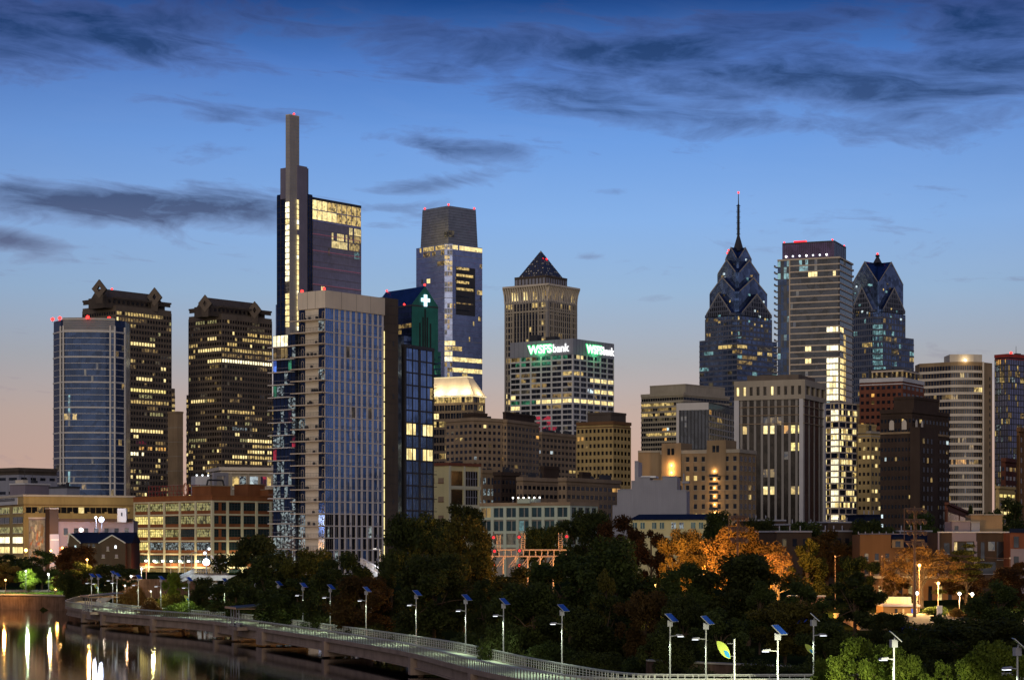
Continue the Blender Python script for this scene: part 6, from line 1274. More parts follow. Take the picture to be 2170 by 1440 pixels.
def townhouses():
    d = 400; rt = thing('brick_rowhouse', 'orange lit brick row house with slate roof and three dormers behind the bare tree', 'house', ((1822 - CX) / F * d, d, 5)); X = lambda px: (px - 1822) / F * d; Z = lambda py: zat(py, d) - 5
    q = MB(); q.prism([(X(1822), 0), (X(1988), 0), (X(1988), 9), (X(1822), 9)], 0, Z(1160), 'brick_orange', 'roof_dark'); q.prism([(X(1822), 0), (X(1888), 0), (X(1888), 8.9), (X(1822), 8.9)], Z(1160) , Z(1132), 'brick_orange', 'roof_dark'); q.build('wall', rt)
    q = MB(); q.hexa([(X(1888), -.3, Z(1160)), (X(1990), -.3, Z(1160)), (X(1990), 9, Z(1160)), (X(1888), 9, Z(1160)), (X(1888), 3.4, Z(1130)), (X(1990), 3.4, Z(1130)), (X(1990), 9, Z(1130)), (X(1888), 9, Z(1130))], 'slate_blue'); q.build('roof', rt)
    for px in (1890, 1934, 1974):
        q = MB(); a, c_ = X(px), X(px + 24); q.hexa([(a, -.35, Z(1160)), (c_, -.35, Z(1160)), (c_, 3.2, Z(1160)), (a, 3.2, Z(1160)), (a, -.35, Z(1142)), (c_, -.35, Z(1142)), (c_, 3.2, Z(1142)), (a, 3.2, Z(1142))], 'brick_tan'); dm = q.build('dormer', rt)
        q = MB(); q.box(a + .6, c_ - .6, -.45, -.36, Z(1158), Z(1146), 'glass_dark'); q.build('pane', dm); q = MB(); q.hexa([(a - .2, -.6, Z(1142)), (c_ + .2, -.6, Z(1142)), (c_ + .2, 3.2, Z(1142)), (a - .2, 3.2, Z(1142)), (a + .8, -.6, Z(1136)), (c_ - .8, -.6, Z(1136)), (c_ - .8, 3.2, Z(1136)), (a + .8, 3.2, Z(1136))], 'slate_blue'); q.build('dormer_roof', dm)
    for k in range(7):
        for j in range(3):
            q = MB(); px = 1832 + k * 22; q.box(X(px), X(px + 8), -.1, -.02, Z(1186 + j * 30), Z(1172 + j * 30), 'glass_dark' if (k + j) % 4 else 'w3'); q.build('window', rt); q = MB(); q.box(X(px) - .1, X(px + 8) + .1, -.18, -.02, Z(1186 + j * 30) - .2, Z(1186 + j * 30), 'limestone'); q.build('window_sill', rt)
    for k in range(10): q = MB(); q.tube((X(1830 + 15 * k), 6, Z(1131)), (X(1830 + 15 * k), 6, Z(1125)), .12, .1, 'metal_grey'); q.build('roof_vent', rt)
    q = MB(); q.box(X(1822), X(1990), 2, 2.3, Z(1131), Z(1129.5), 'plaster_mauve'); q.build('parapet', rt)
    # modern terrace
    d = 385; rt = thing('modern_terrace', 'modern dark and pale panelled terrace with roof terraces at right', 'house', ((1988 - CX) / F * d, d, 5)); X = lambda px: (px - 1988) / F * d; Z = lambda py: zat(py, d) - 5
    q = MB(); q.prism([(X(1988), 0), (X(2140), 0), (X(2140), 10), (X(1988), 10)], 0, Z(1128), 'brick_dark', 'roof_dark'); q.build('wall', rt)
    q = MB(); q.box(X(2017), X(2068), -.3, 0, Z(1146), Z(1128), 'plaster_mauve'); q.box(X(2017), X(2021), -.3, 0, Z(1170), Z(1146), 'plaster_mauve'); q.box(X(2064), X(2070), -.3, 0, Z(1200), Z(1146), 'plaster_mauve'); q.box(X(1987), X(2141), -.4, .4, Z(1128), Z(1125.5), 'precast_white'); q.box(X(1987), X(1990), -.4, 0, Z(1260), Z(1128), 'plaster_mauve'); q.build('facade_panel', rt)
    for (a, c_, t_, b_, m) in ((2022, 2028, 1148, 1168, 'w2'), (2030, 2044, 1148, 1168, 'glass_bronze'), (2048, 2062, 1148, 1168, 'w4'), (2078, 2086, 1148, 1185, 'glass_dark'), (2094, 2108, 1147, 1165, 'w4'), (2112, 2130, 1147, 1185, 'glass_dark'), (2076, 2110, 1190, 1215, 'glass_dark'), (2000, 2012, 1150, 1172, 'glass_dark')):
        q = MB(); q.box(X(a), X(c_), -.12, -.02, Z(b_), Z(t_), m); q.build('window', rt); q = MB(); q.box(X(a), X(c_), -.2, -.12, Z(b_) - .12, Z(b_), 'metal_grey'); q.build('window_sill', rt)
    for (a, c_, py, m) in ((2025, 2064, 1104, 'plaster_mauve'), (2066, 2084, 1106, 'metal_grey'), (2070, 2138, 1090, 'brick_tan')):
        q = MB(); y0 = 3 if a != 2070 else 5; q.prism([(X(a), y0), (X(c_), y0), (X(c_), 9.8), (X(a), 9.8)], Z(1128), Z(py), m, 'roof_dark'); q.strip([(X(a), y0 + 1), (X(a), y0), (X(c_), y0)], -.1, .2, Z(py), Z(py) + .2, 'precast_grey'); q.build('roof_pavilion', rt)
    q = MB(); q.box(X(2030), X(2038), 2.9, 3.0, Z(1122), Z(1113), 'glass_dark'); q.build('roof_door', rt)
    rt = thing('edge_terrace_house', 'brick terrace house with a blue lit roof edge cut by the right edge', 'house', ((2138 - CX) / F * 380, 380, 5)); q = MB(); q.prism([(.2, 0), (9, 0), (9, 9), (.2, 9)], 0, zat(1128, 380) - 5, 'brick_red', 'roof_dark'); q.build('wall', rt)
    q = MB(); q.box(.1, 9, -.3, 0, zat(1128, 380) - 5, zat(1119, 380) - 5, 'slate_blue'); q.build('parapet', rt)
    q = MB(); q.box(0.3, 9, -.2, 0, 0, zat(1162, 380) - 5, 'plaster_mauve'); q.build('panel', rt)
    for k in range(2): 
        for j in range(2): q = MB(); q.box(.8 + 2.4 * k, 1.7 + 2.4 * k, -.3, -.2, zat(1205 - j * 45, 380) - 5, zat(1178 - j * 42, 380) - 5, 'glass_dark'); q.build('window', rt)
    # park buildings lit by the lamps
    d = 305; rt = thing('park_pavilion', 'low tan park building with pale roof edge under the orange lamps', 'pavilion', ((1880 - CX) / F * d, d, 4)); X = lambda px: (px - 1880) / F * d; Z = lambda py: zat(py, d) - 4
    q = MB(); q.prism([(X(1872), 0), (X(1946), 0), (X(1946), 6), (X(1872), 6)], 0, Z(1284), 'brick_orange', 'roof_dark'); q.build('wall', rt); q = MB(); q.box(X(1870), X(1949), -.5, 6.3, Z(1284), Z(1280), 'plaster_mauve'); q.build('roof', rt)
    for (a, c_, m) in ((1896, 1902, 'glass_dark'), (1931, 1936, 'blue_fabric'), (1912, 1916, 'brick_brown'), (1941, 1944, 'white_paint')): q = MB(); q.box(X(a), X(c_), -.08, -.01, Z(1308), Z(1289), m); q.build('door', rt)
    rt = thing('green_container', 'pale green ribbed container behind the park building', 'container', ((1880 - CX) / F * 318, 318, 4.4)); X = lambda px: (px - 1880) / F * 318; z1 = zat(1264, 318) - 4.4
    q = MB(); q.prism([(X(1880), 0), (X(1931), 0), (X(1931), 2.5), (X(1880), 2.5)], 0, z1, 'paint_green', 'metal_grey'); q.build('body', rt); q = MB()
    for k in range(18): q.box(X(1880) + k * .2, X(1880) + k * .2 + .1, -.06, 0, .1, z1 - .1, 'paint_green')
    for k in range(5): q.box(X(1890 + k * 8), X(1891 + k * 8), -.1, -.0, 0, z1, 'paint_yellow')
    q.build('rib', rt)
    rt = thing('park_brick_hall', 'orange brick hall side wall behind the bare tree lamps', 'building', ((1850 - CX) / F * 350, 350, 4.5)); X = lambda px: (px - 1850) / F * 350
    q = MB(); q.prism([(X(1850), 0), (X(2050), 0), (X(2050), 9), (X(1850), 9)], 0, zat(1222, 350) - 4.5, 'brick_orange', 'roof_dark'); q.build('wall', rt)
    for k in range(9): q = MB(); q.box(X(1862 + k * 21), X(1870 + k * 21), -.08, -.01, 1, 3.4, 'glass_dark' if k % 3 else 'w2'); q.build('door', rt)
    q = MB(); q.box(X(1850), X(2050), -.3, 0, zat(1222, 350) - 4.7, zat(1222, 350) - 4.3, 'limestone'); q.build('cornice', rt)
    rt = thing('white_notice_board', 'blank white notice board in front of the park hedge', 'board', P(1991, 1303, 292)); q = MB(); q.box(-.38, .38, -.05, .05, .1, 1.35, 'white_paint'); q.build('board', rt); q = MB(); q.box(-.3, -.22, -.04, .04, -.8, .1, 'metal_grey'); q.box(.22, .3, -.04, .04, -.8, .1, 'metal_grey'); q.build('post', rt)
    rt = thing('orange_lit_wall', 'low orange lit wall panel glimpsed between the dark riverside trees', 'wall', P(1672, 1283, 300)); q = MB(); q.box(0, 5.0, 0, .6, -2, 1.3, 'plaster_peach'); q.build('wall', rt); q = MB(); q.box(-.2, 5.2, -.1, .7, 1.3, 1.5, 'precast_tan'); q.build('coping', rt)
    s_ = thing('white_lamp_cluster', 'bright white lamp row shining through branches by the orange wall', 'lamp', P(1685, 1284, 296)); q = MB()
    for k in range(5): q.box(-1.0 + k * .45, -.8 + k * .45, 0, .1, -.4, .35, 'lamp_soft')
    q.build('tube', s_)
    for i, (px, py, w_, dd) in enumerate(((1925, 1338, 40, 235), (1700, 1318, 26, 240), (2065, 1345, 18, 240))):
        rt = thing('blue_canopy', ['large rounded blue canopy behind the green lit bush', 'thin blue canopy between dark trees above the leaf banners', 'small blue canopy at right among dark foliage'][i], 'canopy', P(px, py, dd)); k_ = w_ / F * dd / 2; q = MB(); N_ = 8
        for a in range(N_):
            t0, t1 = pi * a / N_, pi * (a + 1) / N_; q.hexa([(-k_ * cos(t0), -1, .35 * sin(t0) - .3), (-k_ * cos(t1), -1, .35 * sin(t1) - .3), (-k_ * cos(t1), 1, .35 * sin(t1) - .3), (-k_ * cos(t0), 1, .35 * sin(t0) - .3), (-k_ * cos(t0), -1, .6 * sin(t0)), (-k_ * cos(t1), -1, .6 * sin(t1)), (-k_ * cos(t1), 1, .6 * sin(t1)), (-k_ * cos(t0), 1, .6 * sin(t0))], 'blue_fabric')
        q.build('fabric', rt); q = MB()
        for x in (-k_ * .9, k_ * .9): q.tube((x, 0, -3.2), (x, 0, .2), .06, .06, 'metal_dark', 4)
        q.build('post', rt)
townhouses()

# ================================================================== BOARDWALK
near = [(250, 486), (206, 478), (172, 458), (150, 436), (143, 414), (218, 383), (324, 360), (430, 341), (545, 311), (606, 296), (683, 279), (772, 260), (868, 240), (991, 211), (1090, 195), (1185, 184.5), (1290, 179.5), (1450, 178), (1700, 178), (2000, 179), (2400, 181)]
npts = [np.array(((px - CX) / F * d, d)) for px, d in near]
def catmull(P_, step=1.5):
    out = []
    P_ = [2 * P_[0] - P_[1]] + P_ + [2 * P_[-1] - P_[-2]]
    for i in range(1, len(P_) - 2):
        n = max(2, int(np.linalg.norm(P_[i + 1] - P_[i]) / step))
        for k in range(n):
            t_ = k / n; a, b, c_, e = P_[i - 1], P_[i], P_[i + 1], P_[i + 2]
            out.append(.5 * ((2 * b) + (-a + c_) * t_ + (2 * a - 5 * b + 4 * c_ - e) * t_ ** 2 + (-a + 3 * b - 3 * c_ + e) * t_ ** 3))
    out.append(P_[-2]); return out
NL = catmull(npts); WD = 6.0; ZD = 2.5
def normals(L_):
    r = []
    for i in range(len(L_)):
        a = L_[max(0, i - 2)]; b = L_[min(len(L_) - 1, i + 2)]; t_ = (b - a) / np.linalg.norm(b - a); r.append(np.array((-t_[1], t_[0])))
    return r
NN = normals(NL)
FL = [p + n * WD for p, n in zip(NL, NN)]      # far edge
BW = thing('boardwalk', 'long curving concrete boardwalk with steel railings raised above the river', 'boardwalk')
def sweep(name, profs, m, i0=0, i1=None, parent=BW):
    i1 = len(NL) if i1 is None else i1; q = MB()
    for (o0, o1, z0, z1) in profs:
        for i in range(i0, i1 - 1):
            A = NL[i] + NN[i] * o0; B_ = NL[i + 1] + NN[i + 1] * o0; Cc = NL[i + 1] + NN[i + 1] * o1; D = NL[i] + NN[i] * o1
            q.hexa([(*A, z0), (*B_, z0), (*Cc, z0), (*D, z0), (*A, z1), (*B_, z1), (*Cc, z1), (*D, z1)], m)
    return q.build(name, parent)
sweep('deck', [(0, WD, ZD - .3, ZD)], 'concrete_deck'); [sweep('deck_edge', [e_], 'girder_brown') for e_ in ((-.12, 0, ZD - .38, ZD + .12), (WD, WD + .12, ZD - .38, ZD + .12))]
gi = next(i for i, p in enumerate(NL) if p[0] > 8)
g0 = next(i for i, p in enumerate(NL) if p[1] < 430)
sweep('girder', [(.35, .75, ZD - 1.46, ZD - .31), (.1, 1.0, ZD - 1.62, ZD - 1.46)], 'girder_brown', g0, gi); sweep('girder', [(WD - .75, WD - .35, ZD - 1.45, ZD - .31)], 'girder_brown', g0, gi)
# railings: handrail, rails and balusters on both sides
def rail(side, name):
    q = MB(); base = -.02 if side == 0 else WD + .02
    for h_, r_ in ((1.10, .055), (.98, .028), (.12, .03)) + (((.74, .02), (.5, .02)) if side else ()):
        for i in range(len(NL) - 1):
            A = NL[i] + NN[i] * base; B_ = NL[i + 1] + NN[i + 1] * base
            q.hexa([(*(A - NN[i] * r_), ZD + h_ - r_), (*(B_ - NN[i + 1] * r_), ZD + h_ - r_), (*(B_ + NN[i + 1] * r_), ZD + h_ - r_), (*(A + NN[i] * r_), ZD + h_ - r_), (*(A - NN[i] * r_), ZD + h_ + r_), (*(B_ - NN[i + 1] * r_), ZD + h_ + r_), (*(B_ + NN[i + 1] * r_), ZD + h_ + r_), (*(A + NN[i] * r_), ZD + h_ + r_)], 'steel_rail')
    for i in range(len(NL) - 1):
        land = i >= gi + 6
        nb = 1 if land else 2
        for k in range(nb):
            A = NL[i] * (1 - k / nb) + NL[i + 1] * k / nb + NN[i] * base
            e_ = .055 if side == 0 else .035; q.box(A[0] - e_, A[0] + e_, A[1] - e_, A[1] + e_, ZD, ZD + 1.04, 'rail_brown' if side == 0 and not land else 'steel_rail')
    return q.build(name, BW)
rail(0, 'railing'); rail(1, 'railing')
# pier bents
def idx_at(px): return min(range(g0, len(NL)), key=lambda i: abs(NL[i][0] / NL[i][1] * F + CX - px))
for px in (175, 218, 326, 455, 500, 552, 690, 800 + 76, 1003):
    i = idx_at(px); p, n = NL[i], NN[i]; t_ = np.array((n[1], -n[0])); q = MB()
    w_ = .6 if px not in (552,) else 1.6
    c_ = [p - n * .35 - t_ * w_, p - n * .35 + t_ * w_, p + n * (WD + .35) + t_ * w_, p + n * (WD + .35) - t_ * w_]
    q.hexa([(*c, ZD - 2.3) for c in c_] + [(*c, ZD - .33) for c in c_], 'girder_brown'); q.build('pier_cap', BW)
    q = MB()
    for o in (1.0, WD - 1.0): a = p + n * o; q.tube((a[0], a[1], -2), (a[0], a[1], ZD - 2.28), .38, .38, 'pole_brown', 10)
    q.build('pier', BW)
# shelters on the boardwalk
def shelter(px, label, side=0):
    i = idx_at(px); p, n = NL[i], NN[i]; t_ = np.array((n[1], -n[0])); ang = atan2(t_[1], t_[0])
    rt = thing('sun_shelter', label, 'shelter', (p[0], p[1], ZD), ang)
    q = MB(); q.box(-3.0, 3.0, -1.6, -.03, -.5, -.02, 'girder_brown'); q.build('platform', rt)
    q = MB()
    for k in range(4): q.box(-2.4 + k * 1.6, -2.28 + k * 1.6, -1.3, -1.18, 0, 2.7, 'metal_grey')
    q.build('post', rt)
    q = MB(); q.hexa([(-3.2, -1.9, 2.72), (3.2, -1.9, 2.72), (3.6, 4.4, 3.3), (-2.8, 4.4, 3.3), (-3.2, -1.9, 2.9), (3.2, -1.9, 2.9), (3.6, 4.4, 3.42), (-2.8, 4.4, 3.42)], 'metal_dark'); q.build('roof', rt)
    q = MB(); q.hexa([(-3.2, -2.0, 2.66), (3.2, -2.0, 2.66), (3.2, -1.9, 2.66), (-3.2, -1.9, 2.66), (-3.2, -2.0, 2.96), (3.2, -2.0, 2.96), (3.2, -1.9, 2.96), (-3.2, -1.9, 2.96)], 'salmon_beam')
    for k in range(5): q.box(-2.9 + k * 1.4, -2.8 + k * 1.4, -1.9, 3.8, 2.62, 2.72, 'salmon_beam')
    q.build('roof_beam', rt)
    q = MB(); q.box(-2.2, 2.2, -1.0, -.6, .42, .5, 'metal_grey'); q.box(-2.0, -1.9, -.95, -.65, 0, .42, 'metal_dark'); q.box(1.9, 2.0, -.95, -.65, 0, .42, 'metal_dark'); q.build('bench', rt)
    for k in range(3): q = MB(); q.box(-3.0 + k * 3 - .03, -2.94 + k * 3 + .0, -1.58, -1.52, 0, 1.1, 'steel_rail'); q.box(-3.0, 3.0, -1.58, -1.53, .98 - k * .4, 1.03 - k * .4, 'steel_rail'); q.build('shelter_rail', rt)
shelter(200, 'far sun shelter on thin posts at the left bend of the boardwalk'); shelter(515, 'nearer sun shelter with a salmon roof beam on the boardwalk')

# ================================================================== SOLAR LAMP POSTS
LH = 6.4
def make_solar():
    rt = thing('solar_lamp_post', 'x', 'street lamp', (0, 0, ZD))
    q = MB(); q.tube((0, 0, -1.0), (0, 0, LH - .35), .075, .06, 'lamp_steel', 8); q.tube((0, 0, -.2), (0, 0, .35), .16, .14, 'metal_grey', 8); q.build('pole', rt)
    q = MB(); q.box(-.22, .22, -.14, .18, LH - .75, LH - .25, 'metal_grey'); q.build('battery_box', rt)
    # panel normal points right, a little to the viewer, 45 degrees up
    h_ = np.array((.88, -.47, 0)); u = np.array((.47, .88, 0)); n = h_ * sin(radians(42)) + np.array((0, 0, 1)) * cos(radians(42)); v = np.cross(n, u)
    c = np.array((.12, 0, LH - .05))
    def slab(a, b_, t0, t1, m, q): q.hexa([tuple(c + u * a * s0 + v * b_ * s1 + n * t0) for s0, s1 in ((-1, -1), (1, -1), (1, 1), (-1, 1))] + [tuple(c + u * a * s0 + v * b_ * s1 + n * t1) for s0, s1 in ((-1, -1), (1, -1), (1, 1), (-1, 1))], m)
    q = MB(); slab(.56, .50, 0, .05, 'lamp_steel', q); q.tube((0, 0, LH - .4), tuple(c), .07, .07, 'metal_grey'); q.build('panel_frame', rt)
    q = MB(); slab(.53, .47, .052, .06, 'solar_blue', q); q.build('solar_panel', rt)
    q = MB(); q.tube((0, 0, LH - 1.55), (-.55, -.1, LH - 1.5), .045, .04, 'lamp_steel'); q.build('arm', rt)
    q = MB(); q.hexa([(-1.15, -.28, LH - 1.56), (-.5, -.2, LH - 1.54), (-.5, .05, LH - 1.54), (-1.15, .12, LH - 1.56), (-1.05, -.2, LH - 1.42), (-.5, -.15, LH - 1.38), (-.5, .0, LH - 1.38), (-1.05, .05, LH - 1.42)], 'metal_grey'); hd = q.build('lamp_head', rt)
    q = MB(); q.box(-1.1, -.62, -.22, .06, LH - 1.60, LH - 1.565, 'lamp_soft'); q.build('lens', hd)
    return rt
proto = make_solar()
def copytree(o, parent=None):
    c = o.copy(); C.objects.link(c)
    if parent: c.parent = parent
    for ch in [x for x in bpy.data.objects if x.parent == o]: copytree(ch, c)
    return c
children_cache = {}
ordn = ['leftmost', 'second', 'third', 'fourth', 'fifth', 'sixth', 'seventh', 'eighth', 'ninth', 'tenth', 'eleventh', 'twelfth', 'thirteenth', 'fourteenth', 'fifteenth', 'sixteenth', 'seventeenth', 'eighteenth', 'nineteenth', 'twentieth', 'twenty first', 'twenty second', 'twenty third', 'twenty fourth']
LAMPS = [(194, 1214), (208, 1215), (239, 1214), (248, 1218), (293, 1226), (341, 1229), (400, 1231), (476, 1226), (542, 1228), (590, 1232), (642, 1235), (700, 1238), (776, 1243), (882, 1252), (987, 1262), (1067, 1274), (1191, 1287), (1420, 1298), (1496, 1303), (1648, 1322), (1724, 1297), (1894, 1335), (2156, 1350)]
for i, (px, py) in enumerate(LAMPS):
    d = (CZ - (ZD + LH + .35)) * F / (py - HY)
    if i < 4: d = min(d, 452)
    elif i < 17:
        fe = min(FL[g0:], key=lambda p_: abs(p_[0] / p_[1] * F + CX - px)); d = max(d, fe[1] + .4)
    o = proto if i == 0 else copytree(proto)
    zb = ZD if i not in (2, 3) else 3.0
    o.location = ((px - CX) / F * d, d, zb); flip = i in (17, 20)
    o.rotation_euler = (0, 0, R.uniform(-.08, .08) + (.42 if i >= 20 else 0))
    if flip:
        for ch in [x for x in bpy.data.objects if x.parent == o]:
            if ch.name.startswith(('arm', 'lamp_head')): ch.scale = (-1, 1, 1)
    where = 'right side path' if i > 16 else 'boardwalk'
    o['label'] = f"solar panel lamp post on the {where}, {'leftmost of all' if i == 0 else ('rightmost of all' if i == len(LAMPS) - 1 else ordn[i] + ' from the left')}"
    o['group'] = 'solar lamp posts along the boardwalk'
    sp = bpy.data.objects.new('lamp_light', bpy.data.lights.new('lamp_light', 'SPOT')); sp.data.energy = (700 if i < 17 else 170) if i < 21 else 26000; sp.data.color = (.86, 1.0, .72) if i < 21 else (1.0, 1.0, .62); sp.data.spot_size = radians(140 if i < 21 else 82); sp.data.spot_blend = .6
    sp.data.shadow_soft_size = .12; sp.location = ((.85 if flip else -.85), -.05, LH - 1.68); sp.rotation_euler = (radians(0 if i < 21 else 62), 0, radians(0 if i < 21 else (2 if i == 21 else 0))); C.objects.link(sp); sp.parent = o
# leaf banners
def leaf(name, label, px, py, d, w_, h_, pole=None, right=True):
    p = P(px, py, d); rt = thing('leaf_banner', label, 'banner', p, 0, 'green and blue leaf banners'); q = MB(); N_ = 10
    def prof(s_):        # fat leaf with one tip at upper left and one at lower right
        up = [(-.5 + i / N_ + .24 * sin(pi * i / N_) ** .8, .5 - i / N_ + .24 * sin(pi * i / N_) ** .8) for i in range(N_)]
        dn = [(.5 - i / N_ - .19 * sin(pi * i / N_) ** .8, -.5 + i / N_ - .19 * sin(pi * i / N_) ** .8) for i in range(N_)]
        return list(reversed(up + dn))
    o = [(x * w_, z_ * h_) for x, z_ in prof(1)]
    def solid(o_, y0, y1, m, q):
        n = len(o_); b = len(q.v); q.v += [(x, y0, z_) for x, z_ in o_] + [(x, y1, z_) for x, z_ in o_]; k = q.mat(m); q.f.append(tuple(range(b, b + n))); q.mi.append(k); q.f.append(tuple(reversed(range(b + n, b + 2 * n)))); q.mi.append(k)
        for i in range(n): j = (i + 1) % n; q.f.append((b + i, b + n + i, b + n + j, b + j)); q.mi.append(k)
    solid(o, -.02, .02, 'leaf_green_sign', q); q.build('green_leaf', rt)
    q = MB(); sm = [(x * .44 + w_ * .25, z_ * .44 - h_ * .24) for x, z_ in o]; solid([(x * 1.0, z_) for x, z_ in sm], -.04, -.021, 'leaf_blue_sign', q); q.build('blue_leaf', rt)
    q = MB(); q.tube((w_ * .3, 0, h_ * .36), (w_ * .75, 0, h_ * .36), .02, .02, 'metal_grey', 4); q.tube((w_ * .45, 0, -h_ * .36), (w_ * .75, 0, -h_ * .36), .02, .02, 'metal_grey', 4); q.build('bracket', rt)
    if pole: q = MB(); q.tube((w_ * .78, .05, -6), (w_ * .78, .05, h_ * .62), .085, .075, 'lamp_steel', 8); q.build('pole', rt)
leaf('leaf_banner', 'large leaf banner on its own grey pole near the bottom edge', 1533, 1376, 150, .98, 1.25, pole=True)
leaf('leaf_banner', 'bright leaf banner on the solar lamp post left of the green lit bush', 1715, 1374, 185.5, .78, .86)
leaf('leaf_banner', 'small yellow green leaf banner against dark trees mid boardwalk', 692, 1285, 310, .9, 1.1)
leaf('leaf_banner', 'dim leaf banner left of centre between two lamp posts', 395, 1266, 345, .8, .9)
leaf('leaf_banner', 'tiny leaf banner above the far sun shelter', 203, 1241, 420, .9, 1.2)

# ================================================================== RIVER WALL, BANK, FOOTBRIDGES, GANTRY, MASTS
def bank():
    sh = [(-200, 505), (-112, 481), (-98, 470), (-88, 452)]; rt = thing('river_wall', 'old stone river wall along the left bank under orange light', 'wall'); q = MB()
    for (ax, ay), (bx, by) in zip(sh[:-1], sh[1:]):
        q.hexa([(ax, ay - .8, -1), (bx, by - .8, -1), (bx, by + .8, -1), (ax, ay + .8, -1), (ax, ay - .8, 3.2), (bx, by - .8, 3.2), (bx, by + .8, 3.2), (ax, ay + .8, 3.2)], 'stone_wall')
    q.build('wall', rt); q = MB()
    for (ax, ay), (bx, by) in zip(sh[:-1], sh[1:]):
        q.hexa([(ax, ay - 1.1, 3.2), (bx, by - 1.1, 3.2), (bx, by + 1, 3.2), (ax, ay + 1, 3.2), (ax, ay - 1.1, 3.5), (bx, by - 1.1, 3.5), (bx, by + 1, 3.5), (ax, ay + 1, 3.5)], 'concrete')
    q.build('coping', rt)
    q = MB(); p0, p1 = P(-60, 1257, 505), P(120, 1258, 505)
    q.hexa([(p0[0], 500, 3.4), (p1[0] - 5, 500, 3.4), (p1[0], 506, 3.4), (p0[0], 506, 3.4), (p0[0], 500, 3.9), (p1[0] - 5, 500, 3.9), (p1[0], 506, 3.9), (p0[0], 506, 3.9)], 'concrete'); o = q.build('river_path'); o['kind'] = 'structure'
    me = MB(); rg = random.Random(4)
    for k in range(5000):
        x = rg.uniform(-125, -92); y = rg.uniform(484, 520); z_ = gz(x, y); a = rg.uniform(0, pi); s_ = .25; h_ = rg.uniform(.2, .55)
        if 499 < y < 507 and x < -108: continue
        me.face([(x - s_ * cos(a), y - s_ * sin(a), z_), (x + s_ * cos(a), y + s_ * sin(a), z_), (x + rg.uniform(-.2, .2), y, z_ + h_)], FOL['grass'])
    o = me.build('bank_grass', kind='stuff')
def folmat(name, c1, c2, sub=0.0, rnd=0.35):
    m = bpy.data.materials.new(name); m.use_nodes = True; k = NT(m.node_tree)
    p = k.n('ShaderNodeNewGeometry').outputs['Position']; oi = k.n('ShaderNodeObjectInfo')
    f = k.m('ADD', k.m('MULTIPLY', k.noise(p, .35, 4), .8), k.m('MULTIPLY', k.noise(p, 2.2, 2), .35))
    c = k.ramp(f, [(0.35, c1), (0.75, c2)])
    hs = k.n('ShaderNodeHueSaturation'); k.put(hs.inputs['Value'], k.m('ADD', 1 - rnd / 2, k.m('MULTIPLY', oi.outputs['Random'], rnd))); k.put(hs.inputs['Hue'], k.m('ADD', .485, k.m('MULTIPLY', oi.outputs['Random'], .03))); k.put(hs.inputs['Color'], c)
    b = k.n('ShaderNodeBsdfPrincipled'); k.put(b.inputs['Base Color'], hs.outputs[0]); b.inputs['Roughness'].default_value = .7; b.inputs['Specular IOR Level'].default_value = .15
    tr = k.n('ShaderNodeBsdfTranslucent'); k.put(tr.inputs[0], hs.outputs[0]); mx = k.n('ShaderNodeMixShader'); mx.inputs[0].default_value = .3; k.t.links.new(b.outputs[0], mx.inputs[1]); k.t.links.new(tr.outputs[0], mx.inputs[2])
    k.t.links.new(mx.outputs[0], k.n('ShaderNodeOutputMaterial').inputs[0]); MATS['f_' + name] = m; return 'f_' + name
FOL = {'dark': folmat('dark_leaves', (.016, .024, .006), (.062, .078, .018)), 'olive': folmat('olive_leaves', (.040, .040, .008), (.120, .105, .018)), 'autumn': folmat('autumn_leaves', (.085, .045, .012), (.22, .125, .03)),
       'green': folmat('green_leaves', (.03, .06, .008), (.16, .21, .025)), 'grass': folmat('grass_blades', (.05, .11, .015), (.13, .22, .03)), 'rust': folmat('rust_leaves', (.030, .018, .006), (.085, .042, .012))}
bank()

